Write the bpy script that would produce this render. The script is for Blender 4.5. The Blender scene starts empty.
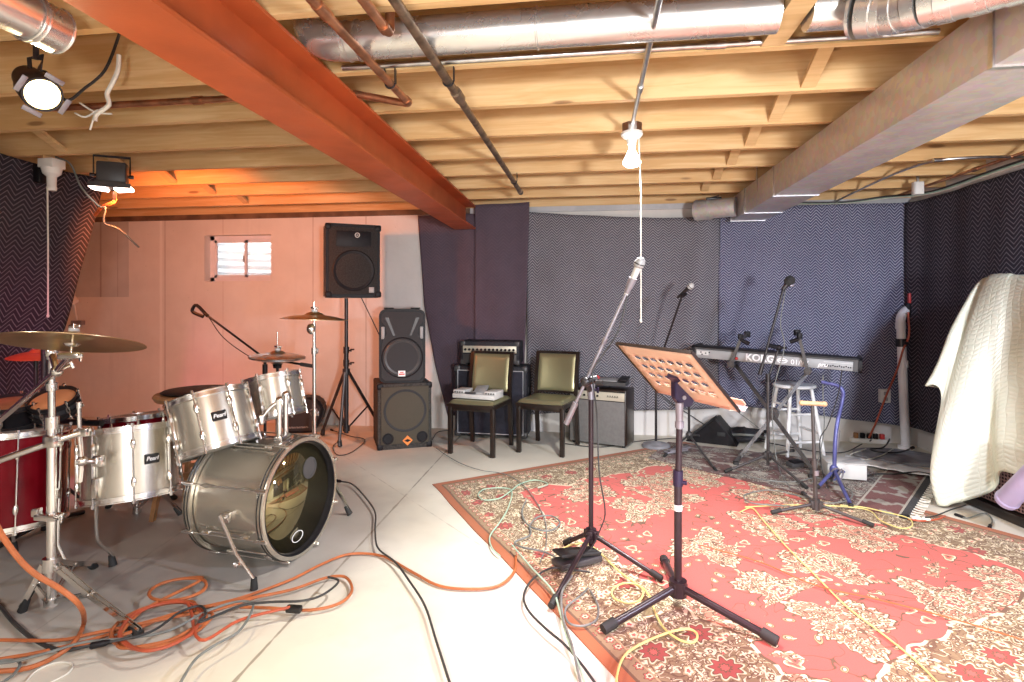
import bpy, bmesh, math, random
from mathutils import Vector, Matrix, noise
V = Vector
rnd = random.Random(7)
SC = bpy.context.scene
COL = SC.collection
PI = math.pi

# ------------------------------------------------------------------ survey of the room
# camera 1.3 m above the floor, level, yawed a little to the left of the joists' normal;
# the helpers turn measured sight lines into points of the room
FPX, CX, HY, CAMH = 570.0, 512.0, 302.0, 1.3
YAW = math.atan(82 / 570.0)
SA, CA = math.sin(YAW), math.cos(YAW)

def ray(px, py):
    u = (px - CX) / FPX
    v = (HY - py) / FPX
    return V((-SA + u * CA, CA + u * SA, v))

def at_depth(px, py, t):
    return V((0, 0, CAMH)) + ray(px, py) * t

def at_z(px, py, z):
    d = ray(px, py)
    return V((0, 0, CAMH)) + d * ((z - CAMH) / d.z)

def on_floor(px, py, z=0.0):
    return at_z(px, py, z)

def at_y(px, py, y):
    d = ray(px, py)
    return V((0, 0, CAMH)) + d * (y / d.y)

def at_x(px, py, x):
    d = ray(px, py)
    return V((0, 0, CAMH)) + d * (x / d.x)

def on_rug(px, py):
    return on_floor(px, py, 0.0065)

def on_rugs(px, py):
    return on_floor(px, py, 0.0118)

# ------------------------------------------------------------------ mesh building
def basis(z, hint=None):
    z = V(z).normalized()
    h = V(hint) if hint is not None else (V((0, 0, 1)) if abs(z.z) < 0.95 else V((1, 0, 0)))
    x = h - z * h.dot(z)
    if x.length < 1e-6:
        h = V((0, 1, 0)); x = h - z * h.dot(z)
    x.normalize()
    y = z.cross(x)
    return Matrix((x, y, z)).transposed()

def frame(o, z, hint=None):
    m = basis(z, hint).to_4x4()
    m.translation = V(o)
    return m

def rotz(a):
    return Matrix.Rotation(a, 4, 'Z')

def smooth_path(pts, n=6, closed=False):
    pts = [V(p) for p in pts]
    if len(pts) < 3:
        return pts
    out = []
    m = len(pts)
    rng = range(m) if closed else range(m - 1)
    for i in rng:
        if closed:
            p0, p1, p2, p3 = pts[(i - 1) % m], pts[i], pts[(i + 1) % m], pts[(i + 2) % m]
        else:
            p1, p2 = pts[i], pts[i + 1]
            p0 = pts[i - 1] if i > 0 else p1 * 2 - p2
            p3 = pts[i + 2] if i + 2 < m else p2 * 2 - p1
        for k in range(n):
            t = k / n
            out.append(0.5 * ((2 * p1) + (p2 - p0) * t + (2 * p0 - 5 * p1 + 4 * p2 - p3) * t * t + (3 * p1 - p0 - 3 * p2 + p3) * t ** 3))
    if not closed:
        out.append(pts[-1])
    return out

class MB:
    def __init__(self):
        self.bm = bmesh.new()
        self.uv = self.bm.loops.layers.uv.new('UVMap')

    def faces(self, verts, faces, uvs=None, M=None):
        vs = [self.bm.verts.new((M @ V(p)) if M is not None else V(p)) for p in verts]
        for f in faces:
            try:
                fc = self.bm.faces.new([vs[i] for i in f])
            except ValueError:
                continue
            if uvs is not None:
                for l, i in zip(fc.loops, f):
                    l[self.uv].uv = uvs[i]
        return vs

    def box(self, c, size, M=None, bevel=0.0, seg=2):
        c = V(c); hx, hy, hz = [s / 2 for s in size]
        b = bmesh.new()
        vs = [b.verts.new(c + V((x, y, z))) for x in (-hx, hx) for y in (-hy, hy) for z in (-hz, hz)]
        for f in ((0, 1, 3, 2), (4, 6, 7, 5), (0, 4, 5, 1), (2, 3, 7, 6), (0, 2, 6, 4), (1, 5, 7, 3)):
            b.faces.new([vs[i] for i in f])
        if bevel > 0:
            bmesh.ops.bevel(b, geom=b.edges[:], offset=bevel, segments=seg, affect='EDGES', profile=0.5)
        self._merge(b, M)
        return self

    def _merge(self, b, M=None):
        b.verts.index_update()
        vs = [self.bm.verts.new((M @ v.co) if M is not None else v.co) for v in b.verts]
        for f in b.faces:
            try:
                self.bm.faces.new([vs[v.index] for v in f.verts])
            except ValueError:
                pass
        b.free()

    def cyl(self, p0, p1, r0, r1=None, seg=12, caps=True):
        p0, p1 = V(p0), V(p1)
        r1 = r0 if r1 is None else r1
        B = basis(p1 - p0)
        a = [self.bm.verts.new(p0 + B @ V((r0 * math.cos(2 * PI * i / seg), r0 * math.sin(2 * PI * i / seg), 0))) for i in range(seg)]
        c = [self.bm.verts.new(p1 + B @ V((r1 * math.cos(2 * PI * i / seg), r1 * math.sin(2 * PI * i / seg), 0))) for i in range(seg)]
        for i in range(seg):
            j = (i + 1) % seg
            self.bm.faces.new((a[i], a[j], c[j], c[i]))
        if caps:
            self.bm.faces.new(a[::-1]); self.bm.faces.new(c)
        return self

    def tube(self, pts, r, seg=8, closed=False, smooth=0, taper=None, caps=True):
        if smooth:
            pts = smooth_path(pts, smooth, closed)
        pts = [V(p) for p in pts]
        n = len(pts)
        tang = []
        for i in range(n):
            if closed:
                d = pts[(i + 1) % n] - pts[i - 1]
            else:
                d = pts[min(i + 1, n - 1)] - pts[max(i - 1, 0)]
            tang.append(d.normalized() if d.length > 1e-9 else V((0, 0, 1)))
        B = basis(tang[0])
        x = B.col[0].copy()
        rings = []
        for i in range(n):
            t = tang[i]
            x = x - t * x.dot(t)
            if x.length < 1e-6:
                x = basis(t).col[0].copy()
            x.normalize()
            y = t.cross(x)
            rr = r if taper is None else r * taper(i / (n - 1))
            rings.append([self.bm.verts.new(pts[i] + (x * math.cos(2 * PI * k / seg) + y * math.sin(2 * PI * k / seg)) * rr) for k in range(seg)])
        for i in range(n if closed else n - 1):
            a, b = rings[i], rings[(i + 1) % n]
            for k in range(seg):
                m = (k + 1) % seg
                self.bm.faces.new((a[k], a[m], b[m], b[k]))
        if not closed and caps:
            self.bm.faces.new(rings[0][::-1]); self.bm.faces.new(rings[-1])
        return self

    def flatbar(self, pts, w, h, up=(0, 0, 1)):
        """a bar of rectangular section swept along a polyline"""
        pts = [V(p) for p in pts]
        n = len(pts); rings = []
        for i in range(n):
            t = (pts[min(i + 1, n - 1)] - pts[max(i - 1, 0)]).normalized()
            B = basis(t, up)
            u, s = B.col[0], B.col[1]
            rings.append([self.bm.verts.new(pts[i] + s * a * w / 2 + u * b * h / 2) for a, b in ((-1, -1), (1, -1), (1, 1), (-1, 1))])
        for i in range(n - 1):
            for k in range(4):
                m = (k + 1) % 4
                self.bm.faces.new((rings[i][k], rings[i][m], rings[i + 1][m], rings[i + 1][k]))
        self.bm.faces.new(rings[0][::-1]); self.bm.faces.new(rings[-1])
        return self

    def lathe(self, prof, M=None, seg=32, closed=False, wob=None):
        rings = []
        for (r, z) in prof:
            if r < 1e-6:
                p = V((0, 0, z))
                rings.append([self.bm.verts.new(M @ p if M is not None else p)])
            else:
                rg = []
                for k in range(seg):
                    a = 2 * PI * k / seg
                    p = V((r * math.cos(a), r * math.sin(a), z))
                    rg.append(self.bm.verts.new(M @ p if M is not None else p))
                rings.append(rg)
        n = len(rings)
        for i in range(n if closed else n - 1):
            a, b = rings[i], rings[(i + 1) % n]
            if len(a) == 1 and len(b) == 1:
                continue
            for k in range(seg):
                m = (k + 1) % seg
                if len(a) == 1:
                    self.bm.faces.new((a[0], b[m], b[k]))
                elif len(b) == 1:
                    self.bm.faces.new((a[k], a[m], b[0]))
                else:
                    self.bm.faces.new((a[k], a[m], b[m], b[k]))
        return self

    def ball(self, c, r, sc=(1, 1, 1), seg=16, M=None):
        c = V(c)
        prof = [(r * math.sin(PI * i / (seg // 2)), -r * math.cos(PI * i / (seg // 2))) for i in range(seg // 2 + 1)]
        prof[0] = (0, -r); prof[-1] = (0, r)
        S = Matrix.Translation(c) @ Matrix.Diagonal((sc[0], sc[1], sc[2], 1))
        if M is not None:
            S = M @ S
        return self.lathe(prof, S, seg)

    def prism(self, outline, z0, z1, M=None):
        n = len(outline)
        a = [self.bm.verts.new((M @ V((x, y, z0))) if M is not None else V((x, y, z0))) for x, y in outline]
        b = [self.bm.verts.new((M @ V((x, y, z1))) if M is not None else V((x, y, z1))) for x, y in outline]
        self.bm.faces.new(a[::-1]); self.bm.faces.new(b)
        for i in range(n):
            j = (i + 1) % n
            self.bm.faces.new((a[i], a[j], b[j], b[i]))
        return self

    def sheet(self, fn, nu, nv, uvfn=None):
        g = [[self.bm.verts.new(fn(i / nu, j / nv)) for j in range(nv + 1)] for i in range(nu + 1)]
        for i in range(nu):
            for j in range(nv):
                f = self.bm.faces.new((g[i][j], g[i + 1][j], g[i + 1][j + 1], g[i][j + 1]))
                if uvfn:
                    for l, (p, q) in zip(f.loops, ((i, j), (i + 1, j), (i + 1, j + 1), (i, j + 1))):
                        l[self.uv].uv = uvfn(p / nu, q / nv)
        return self

    def mesh(self, name, angle=32):
        me = bpy.data.meshes.new(name)
        bmesh.ops.recalc_face_normals(self.bm, faces=self.bm.faces[:])
        for f in self.bm.faces:
            f.smooth = True
        self.bm.to_mesh(me)
        self.bm.free()
        me.set_sharp_from_angle(angle=math.radians(angle))
        return me

def rounded(w, h, r, n=4, cx=0, cy=0):
    out = []
    for sx, sy, a0 in ((1, -1, -90), (1, 1, 0), (-1, 1, 90), (-1, -1, 180)):
        for k in range(n + 1):
            a = math.radians(a0 + 90 * k / n)
            out.append((cx + sx * (w / 2 - r) + r * math.cos(a), cy + sy * (h / 2 - r) + r * math.sin(a)))
    return out

# ------------------------------------------------------------------ objects
def tag(o, label=None, cat=None, group=None, kind=None):
    if label: o['label'] = label
    if cat: o['category'] = cat
    if group: o['group'] = group
    if kind: o['kind'] = kind
    return o

def thing(name, label, cat, loc=(0, 0, 0), rz=0.0, group=None):
    o = bpy.data.objects.new(name, None)
    o.empty_display_size = 0.1
    COL.objects.link(o)
    o.location = loc; o.rotation_euler = (0, 0, rz)
    return tag(o, label, cat, group)

def top_of(o):
    while o.parent is not None:
        o = o.parent
    return o

def part(name, mb, m, parent, world=False, label=None, solid=0.0, angle=32):
    me = mb.mesh(name, angle) if isinstance(mb, MB) else mb
    if world:
        me.transform(top_of(parent).matrix_basis.inverted())
    me.materials.append(m)
    o = bpy.data.objects.new(name, me)
    COL.objects.link(o)
    o.parent = parent
    if label: o['label'] = label
    if solid:
        md = o.modifiers.new('thickness', 'SOLIDIFY'); md.thickness = solid; md.offset = 0
    return o

def solo(name, mb, m, label, cat, group=None, kind=None, solid=0.0, origin=True, angle=32):
    me = mb.mesh(name, angle) if isinstance(mb, MB) else mb
    me.materials.append(m)
    o = bpy.data.objects.new(name, me)
    COL.objects.link(o)
    if origin:
        co = [v.co for v in me.vertices]
        c = V(((min(p.x for p in co) + max(p.x for p in co)) / 2, (min(p.y for p in co) + max(p.y for p in co)) / 2, min(p.z for p in co)))
        me.transform(Matrix.Translation(-c)); o.location = c
    if solid:
        md = o.modifiers.new('thickness', 'SOLIDIFY'); md.thickness = solid; md.offset = 0
    return tag(o, label, cat, group, kind)

def struct(name, mb, m, label):
    return solo(name, mb, m, label, None, None, 'structure', origin=False)

def text_mesh(body, size, depth, M, bold=0.0, shear=0.0, spacing=1.0):
    cu = bpy.data.curves.new('lettering', 'FONT')
    cu.body = body; cu.size = size; cu.extrude = depth; cu.align_x = 'CENTER'; cu.align_y = 'CENTER'
    cu.offset = bold; cu.shear = shear; cu.space_character = spacing
    o = bpy.data.objects.new('lettering', cu)
    COL.objects.link(o)
    dg = bpy.context.evaluated_depsgraph_get()
    me = bpy.data.meshes.new_from_object(o.evaluated_get(dg))
    bpy.data.objects.remove(o)
    bpy.data.curves.remove(cu)
    me.transform(M)
    me.materials.clear()
    return me
# ------------------------------------------------------------------ materials (all node based)
class NG:
    def __init__(self, name):
        self.m = bpy.data.materials.new(name)
        self.m.use_nodes = True
        self.t = self.m.node_tree
        self.bsdf = next(n for n in self.t.nodes if n.type == 'BSDF_PRINCIPLED')
    def node(self, typ, **kw):
        n = self.t.nodes.new(typ)
        for k, v in kw.items():
            setattr(n, k, v)
        return n
    def put(self, sock, v):
        if isinstance(v, bpy.types.NodeSocket):
            self.t.links.new(v, sock)
        elif v is not None:
            if sock.type == 'RGBA' and not hasattr(v, '__len__'):
                v = (v, v, v, 1)
            elif sock.type == 'RGBA' and len(v) == 3:
                v = (*v, 1)
            sock.default_value = v
    def math(self, op, a, b=None, c=None, clamp=False):
        n = self.node('ShaderNodeMath', operation=op); n.use_clamp = clamp
        self.put(n.inputs[0], a)
        if b is not None: self.put(n.inputs[1], b)
        if c is not None: self.put(n.inputs[2], c)
        return n.outputs[0]
    def vmath(self, op, a, b=None):
        n = self.node('ShaderNodeVectorMath', operation=op)
        self.put(n.inputs[0], a)
        if b is not None: self.put(n.inputs[1], b)
        return n.outputs['Value'] if op in ('LENGTH', 'DISTANCE', 'DOT_PRODUCT') else n.outputs[0]
    def mix(self, f, a, b, mode='MIX'):
        n = self.node('ShaderNodeMix', data_type='RGBA', blend_type=mode)
        self.put(n.inputs[0], f); self.put(n.inputs[6], a); self.put(n.inputs[7], b)
        return n.outputs[2]
    def coords(self, kind='Object'):
        return self.node('ShaderNodeTexCoord').outputs[kind]
    def mapping(self, v, scale=(1, 1, 1), loc=(0, 0, 0), rot=(0, 0, 0)):
        n = self.node('ShaderNodeMapping')
        self.put(n.inputs['Vector'], v); n.inputs['Scale'].default_value = scale
        n.inputs['Location'].default_value = loc; n.inputs['Rotation'].default_value = rot
        return n.outputs[0]
    def noise(self, v, scale, detail=3.0, rough=0.5, dist=0.0, color=False):
        n = self.node('ShaderNodeTexNoise')
        self.put(n.inputs['Vector'], v)
        n.inputs['Scale'].default_value = scale; n.inputs['Detail'].default_value = detail
        n.inputs['Roughness'].default_value = rough; n.inputs['Distortion'].default_value = dist
        return n.outputs['Color' if color else 'Fac']
    def voronoi(self, v, scale, rand=1.0, feature='F1'):
        n = self.node('ShaderNodeTexVoronoi', feature=feature)
        self.put(n.inputs['Vector'], v)
        n.inputs['Scale'].default_value = scale; n.inputs['Randomness'].default_value = rand
        return n
    def ramp(self, f, stops, interp='LINEAR'):
        n = self.node('ShaderNodeValToRGB')
        n.color_ramp.interpolation = interp
        self.put(n.inputs[0], f)
        e = n.color_ramp.elements
        while len(e) < len(stops): e.new(0.5)
        for el, (p, c) in zip(e, stops):
            el.position = p
            el.color = (c, c, c, 1) if not hasattr(c, '__len__') else (*c, 1)
        return n.outputs[0]
    def step(self, v, lo, hi):
        n = self.node('ShaderNodeMapRange'); n.interpolation_type = 'SMOOTHSTEP'
        self.put(n.inputs['Value'], v)
        n.inputs['From Min'].default_value = lo; n.inputs['From Max'].default_value = hi
        return n.outputs[0]
    def sep(self, v):
        n = self.node('ShaderNodeSeparateXYZ'); self.put(n.inputs[0], v)
        return n.outputs[0], n.outputs[1], n.outputs[2]
    def comb(self, x, y, z=0.0):
        n = self.node('ShaderNodeCombineXYZ')
        self.put(n.inputs[0], x); self.put(n.inputs[1], y); self.put(n.inputs[2], z)
        return n.outputs[0]
    def bump(self, h, strength=0.3, dist=0.01):
        n = self.node('ShaderNodeBump')
        n.inputs['Strength'].default_value = strength; n.inputs['Distance'].default_value = dist
        self.put(n.inputs['Height'], h)
        self.t.links.new(n.outputs[0], self.bsdf.inputs['Normal'])
    def out(self, color=None, rough=None, metal=None, **kw):
        b = self.bsdf
        if color is not None: self.put(b.inputs['Base Color'], color)
        if rough is not None: self.put(b.inputs['Roughness'], rough)
        if metal is not None: self.put(b.inputs['Metallic'], metal)
        for k, v in kw.items():
            self.put(b.inputs[k], v)
        return self.m

def pbr(name, col, rough=0.5, metal=0.0, var=0.12, vs=8.0, bump=0.0, bs=60.0, coat=0.0, spec=None):
    g = NG(name)
    o = g.coords()
    f = g.noise(o, vs, 4.0)
    lo = tuple(c * (1 - var) for c in col); hi = tuple(min(1, c * (1 + var)) for c in col)
    c = g.mix(g.step(f, 0.3, 0.7), lo, hi)
    r = g.math('MULTIPLY_ADD', g.noise(o, vs * 3.1, 3.0), rough * 0.3, rough * 0.85)
    if bump:
        g.bump(g.noise(o, bs, 2.0), bump, 0.004)
    kw = {}
    if coat: kw['Coat Weight'] = coat
    if spec is not None: kw['Specular IOR Level'] = spec
    return g.out(c, r, metal, **kw)

def emit(name, col, s):
    g = NG(name)
    return g.out((0.9, 0.9, 0.9), 0.3, 0.0, **{'Emission Color': col, 'Emission Strength': s})

M = {}
M['chrome'] = pbr('chrome', (0.80, 0.79, 0.77), 0.2, 1.0, 0.04)
M['steel_pipe'] = pbr('galvanised_steel', (0.62, 0.62, 0.62), 0.3, 1.0, 0.15, 20)
M['iron_pipe'] = pbr('bare_iron_pipe', (0.22, 0.16, 0.11), 0.42, 0.75, 0.45, 14, 0.2)
M['copper'] = pbr('copper_pipe', (0.50, 0.24, 0.13), 0.35, 0.85, 0.35, 12)
M['black_metal'] = pbr('black_metal', (0.025, 0.022, 0.024), 0.35, 0.2, 0.2)
M['stand_metal'] = pbr('stand_tube', (0.030, 0.017, 0.022), 0.30, 0.15, 0.2)
M['grey_metal'] = pbr('grey_metal', (0.075, 0.07, 0.07), 0.35, 0.3, 0.15)
M['pale_metal'] = pbr('pale_metal', (0.26, 0.245, 0.275), 0.32, 0.4, 0.1)
M['violet_metal'] = pbr('violet_painted_metal', (0.022, 0.013, 0.042), 0.35, 0.2, 0.2)
M['blue_metal'] = pbr('blue_painted_tube', (0.10, 0.11, 0.30), 0.35, 0.2, 0.2)
M['black_plastic'] = pbr('black_plastic', (0.009, 0.008, 0.010), 0.5, 0, 0.2, 30, 0.1, 300, spec=0.25)
M['grey_plastic'] = pbr('grey_plastic', (0.33, 0.33, 0.33), 0.45, 0, 0.1)
M['light_plastic'] = pbr('pale_grey_plastic', (0.58, 0.58, 0.56), 0.45, 0, 0.08)
M['dark_plastic'] = pbr('dark_grey_plastic', (0.055, 0.054, 0.056), 0.42, 0, 0.15)
M['white_plastic'] = pbr('white_plastic', (0.80, 0.80, 0.78), 0.4, 0, 0.04)
M['rubber'] = pbr('black_rubber', (0.02, 0.02, 0.02), 0.7, 0, 0.2)
M['white_paint'] = pbr('white_painted_wood', (0.86, 0.86, 0.85), 0.4, 0, 0.08, 14)
M['pvc'] = pbr('white_pvc', (0.88, 0.88, 0.90), 0.3, 0, 0.03)
M['vinyl'] = pbr('white_vinyl', (0.78, 0.77, 0.82), 0.35, 0, 0.04)
M['porcelain'] = pbr('porcelain', (0.85, 0.84, 0.80), 0.25, 0, 0.03)
M['tolex'] = pbr('black_tolex', (0.028, 0.028, 0.034), 0.6, 0, 0.25, 60, 0.4, 400, spec=0.25)
M['carpet_box'] = pbr('black_carpet_covering', (0.05, 0.046, 0.042), 0.9, 0, 0.4, 80, 0.5, 500)
M['piping'] = pbr('pale_cabinet_piping', (0.48, 0.48, 0.50), 0.45, 0, 0.08)
M['panel_cream'] = pbr('cream_control_panel', (0.55, 0.52, 0.42), 0.35, 0.3, 0.1)
M['dark_wood'] = pbr('dark_brown_wood', (0.014, 0.008, 0.006), 0.32, 0, 0.35, 12, coat=0.1)
M['bench_wood'] = pbr('orange_brown_wood', (0.38, 0.19, 0.08), 0.5, 0, 0.25, 10)
M['pale_wood'] = pbr('pale_turned_wood', (0.62, 0.40, 0.22), 0.45, 0, 0.15, 20)
M['orange_cable'] = pbr('orange_cable_jacket', (0.42, 0.12, 0.038), 0.5, 0, 0.12, 20)
M['red_cable'] = pbr('red_cable_jacket', (0.40, 0.075, 0.032), 0.45, 0, 0.12, 20)
M['black_cable'] = pbr('black_cable_jacket', (0.03, 0.03, 0.03), 0.5, 0, 0.2, 20)
M['grey_cable'] = pbr('grey_cable_jacket', (0.16, 0.17, 0.16), 0.5, 0, 0.2, 20)
M['green_cable'] = pbr('pale_green_cable_jacket', (0.36, 0.52, 0.40), 0.45, 0, 0.1, 20)
M['yellow_cable'] = pbr('yellow_cable_jacket', (0.68, 0.60, 0.22), 0.45, 0, 0.1, 20)
M['white_cable'] = pbr('white_cable_jacket', (0.70, 0.68, 0.60), 0.45, 0, 0.1, 20)
M['brass'] = pbr('bronze_cymbal', (0.58, 0.46, 0.26), 0.3, 1.0, 0.15, 6)
M['drumhead_white'] = pbr('coated_drumhead', (0.72, 0.70, 0.66), 0.55, 0, 0.05)
M['drumhead_orange'] = pbr('orange_drumhead', (0.85, 0.36, 0.16), 0.5, 0, 0.05)
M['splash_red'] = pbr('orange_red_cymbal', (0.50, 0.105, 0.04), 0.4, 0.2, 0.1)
M['drumhead_dark'] = pbr('dark_mirror_drumhead', (0.27, 0.23, 0.12), 0.045, 0.92, 0.05, 3)
M['red_lacquer'] = pbr('red_drum_lacquer', (0.17, 0.003, 0.009), 0.14, 0.0, 0.15, 4, spec=0.15)
M['lettering_white'] = pbr('white_lettering', (0.85, 0.85, 0.85), 0.5, 0, 0.02)
M['badge_black'] = pbr('black_badge', (0.02, 0.02, 0.02), 0.25, 0.3, 0.1)
M['badge_orange'] = pbr('orange_badge', (0.80, 0.25, 0.05), 0.35, 0, 0.05)
M['badge_red'] = pbr('red_badge', (0.65, 0.04, 0.04), 0.35, 0, 0.05)
M['leather'] = pbr('olive_grey_leatherette', (0.36, 0.345, 0.20), 0.30, 0.6, 0.04, 4, 0.0, 260)
M['red_plastic'] = pbr('red_plastic', (0.6, 0.05, 0.05), 0.4, 0, 0.05)
M['lilac_plastic'] = pbr('lilac_plastic_tube', (0.47, 0.42, 0.66), 0.35, 0, 0.06)
M['concrete_grey'] = pbr('grey_concrete_cover', (0.24, 0.24, 0.26), 0.8, 0, 0.2, 12, 0.4, 80)
M['sill_dark'] = pbr('weathered_sill_plate', (0.15, 0.085, 0.05), 0.7, 0, 0.35, 6)
M['foam'] = pbr('black_foam_windscreen', (0.03, 0.03, 0.03), 0.95, 0, 0.3, 90, 0.6, 500)
M['red_iron'] = pbr('orange_red_primer_steel', (0.47, 0.098, 0.028), 0.45, 0, 0.14, 3.0, 0.08, 120)
M['lens_warm'] = emit('warm_lamp_lens', (1.0, 0.74, 0.30, 1), 7)
M['lens_flood'] = emit('floodlight_lens', (1.0, 0.78, 0.66, 1), 10)
M['bulb_white'] = emit('white_bulb_glass', (1.0, 0.97, 0.92, 1), 14)

def mk_wood(name, a, b, axis='X', knots=True):
    g = NG(name)
    o = g.coords()
    sc = (0.6, 9, 9) if axis == 'X' else (9, 0.6, 9)
    p = g.mapping(o, sc)
    w = g.noise(p, 3.0, 5.0, 0.6, 1.2)
    big = g.noise(g.mapping(o, (0.7, 2.2, 2.2)), 1.6, 2.0)
    f = g.math('ADD', g.math('MULTIPLY', w, 0.6), g.math('MULTIPLY', big, 0.4))
    c = g.mix(g.step(f, 0.36, 0.66), a, b)
    if knots:
        vn = g.voronoi(g.mapping(o, (1.5, 3.2, 6.5)), 1.0, 1.0)
        k = g.math('SUBTRACT', 1.0, g.step(vn.outputs['Distance'], 0.05, 0.11))
        c = g.mix(g.math('MULTIPLY', k, 0.75), c, (0.20, 0.085, 0.03))
    g.bump(w, 0.12, 0.003)
    return g.out(c, 0.62)
M['pine'] = mk_wood('pine_joist', (0.66, 0.40, 0.165), (0.79, 0.55, 0.28))
M['pine_brace'] = mk_wood('pine_brace', (0.62, 0.40, 0.18), (0.74, 0.51, 0.26), knots=False)
M['subfloor'] = mk_wood('subfloor_board', (0.30, 0.13, 0.035), (0.42, 0.20, 0.06), 'Y', False)

def mk_sheetmetal():
    g = NG('sheet_metal_duct')
    o = g.coords()
    v = g.voronoi(o, 38, 1.0)
    f = g.noise(o, 5, 4)
    c = g.mix(g.step(f, 0.3, 0.7), (0.60, 0.57, 0.55), (0.70, 0.67, 0.65))
    c = g.mix(0.14, c, v.outputs['Color'], 'OVERLAY')
    r = g.math('MULTIPLY_ADD', f, 0.2, 0.38)
    g.bump(g.noise(o, 2.2, 2), 0.25, 0.02)
    return g.out(c, r, 0.55)
M['duct'] = mk_sheetmetal()
def mk_shinyduct():
    g = NG('bright_round_duct')
    o = g.coords()
    f = g.noise(o, 9, 4)
    c = g.mix(f, (0.66, 0.65, 0.63), (0.80, 0.79, 0.77))
    g.bump(g.noise(o, 7, 2), 0.18, 0.01)
    return g.out(c, g.math('MULTIPLY_ADD', f, 0.15, 0.20), 0.85)
M['round_duct'] = mk_shinyduct()

def mk_shell():
    g = NG('champagne_silver_wrap')
    o = g.coords()
    f = g.noise(o, 260, 2.0)
    c = g.mix(f, (0.54, 0.50, 0.42), (0.64, 0.60, 0.51))
    return g.out(c, 0.27, 0.85, **{'Coat Weight': 0.15})
M['shell'] = mk_shell()

def line_mask(g, o, p, q, half):
    """1 on the straight line through p and q, seen from above"""
    p, q = V(p), V(q)
    d = (q - p); d.z = 0; d.normalize()
    n = V((-d.y, d.x, 0))
    x, y, z = g.sep(o)
    s = g.math('ADD', g.math('MULTIPLY', x, n.x), g.math('MULTIPLY', y, n.y))
    s = g.math('ABSOLUTE', g.math('SUBTRACT', s, n.dot(p)))
    wob = g.math('MULTIPLY', g.math('SUBTRACT', g.noise(o, 9, 3), 0.5), 0.02)
    s = g.math('ABSOLUTE', g.math('ADD', s, wob))
    return g.math('SUBTRACT', 1.0, g.step(s, half * 0.4, half))

def mk_floor():
    g = NG('painted_concrete_floor')
    o = g.coords()
    big = g.noise(o, 0.9, 5, 0.6)
    fine = g.noise(o, 7.0, 6, 0.65)
    c = g.mix(g.step(big, 0.35, 0.65), (0.60, 0.565, 0.48), (0.71, 0.675, 0.575))
    c = g.mix(g.math('MULTIPLY', g.step(fine, 0.55, 0.75), 0.30), c, (0.50, 0.47, 0.42))
    sp = g.voronoi(o, 4.5, 1.0)
    spot = g.math('SUBTRACT', 1.0, g.step(sp.outputs['Distance'], 0.03, 0.06))
    c = g.mix(g.math('MULTIPLY', spot, 0.35), c, (0.30, 0.27, 0.22))
    # shade around the drum kit, painted into the floor colour
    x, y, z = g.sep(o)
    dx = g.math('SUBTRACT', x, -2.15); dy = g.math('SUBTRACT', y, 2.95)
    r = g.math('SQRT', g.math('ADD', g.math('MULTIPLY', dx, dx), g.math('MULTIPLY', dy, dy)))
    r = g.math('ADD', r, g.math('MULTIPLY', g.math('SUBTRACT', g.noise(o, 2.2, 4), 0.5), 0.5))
    worn = g.math('SUBTRACT', 1.0, g.step(r, 0.85, 1.25))  # mask of the painted shade, not wear: full by the kit, fading outwards
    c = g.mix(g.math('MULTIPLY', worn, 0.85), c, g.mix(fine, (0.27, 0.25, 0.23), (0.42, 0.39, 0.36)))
    l1 = line_mask(g, o, on_floor(240, 675), on_floor(438, 460), 0.008)
    l2 = line_mask(g, o, on_floor(405, 496), on_floor(330, 447), 0.004)
    l3 = line_mask(g, o, on_floor(0, 655), on_floor(140, 560), 0.005)
    seam = g.math('MAXIMUM', l1, g.math('MULTIPLY', g.math('MAXIMUM', l2, l3), 0.5))
    brk = g.step(g.noise(o, 5, 3), 0.30, 0.5)
    c = g.mix(g.math('MULTIPLY', g.math('MULTIPLY', seam, brk), 0.75), c, (0.20, 0.17, 0.13))
    g.bump(fine, 0.15, 0.006)
    return g.out(c, g.math('MULTIPLY_ADD', fine, 0.25, 0.38))
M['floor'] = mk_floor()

def mk_wall(name, a, b, seams=()):
    g = NG(name)
    o = g.coords()
    f = g.noise(o, 1.4, 5, 0.6)
    c = g.mix(g.step(f, 0.3, 0.7), a, b)
    streak = g.noise(g.mapping(o, (5, 5, 0.35)), 2.0, 4)
    c = g.mix(g.math('MULTIPLY', g.step(streak, 0.55, 0.8), 0.22), c, tuple(q * 0.7 for q in a))
    pit = g.voronoi(o, 7.0, 1.0)
    c = g.mix(g.math('MULTIPLY', g.math('SUBTRACT', 1.0, g.step(pit.outputs['Distance'], 0.02, 0.05)), 0.4), c, (0.32, 0.28, 0.25))
    x, y, z = g.sep(o)
    for sx, w, dark in seams:
        d = g.math('ABSOLUTE', g.math('SUBTRACT', x, sx))
        d = g.math('ADD', d, g.math('MULTIPLY', g.math('SUBTRACT', g.noise(o, 6, 3), 0.5), 0.012))
        mk = g.math('SUBTRACT', 1.0, g.step(d, w * 0.5, w))
        c = g.mix(g.math('MULTIPLY', mk, 0.6), c, dark)
    g.bump(g.noise(o, 22, 4), 0.25, 0.006)
    return g.out(c, 0.72)
def wx(px): return at_y(px, 300, 5.7).x
M['wall_back'] = mk_wall('painted_concrete_wall_back', (0.66, 0.63, 0.60), (0.75, 0.72, 0.69),
    ((wx(161), 0.022, (0.86, 0.84, 0.82)), (wx(165), 0.010, (0.42, 0.36, 0.34)), (wx(313), 0.010, (0.45, 0.38, 0.35)),
     (wx(366), 0.010, (0.45, 0.40, 0.36)), (wx(223), 0.006, (0.5, 0.42, 0.4))))
M['wall'] = mk_wall('painted_concrete_wall', (0.64, 0.62, 0.60), (0.73, 0.71, 0.69))
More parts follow.
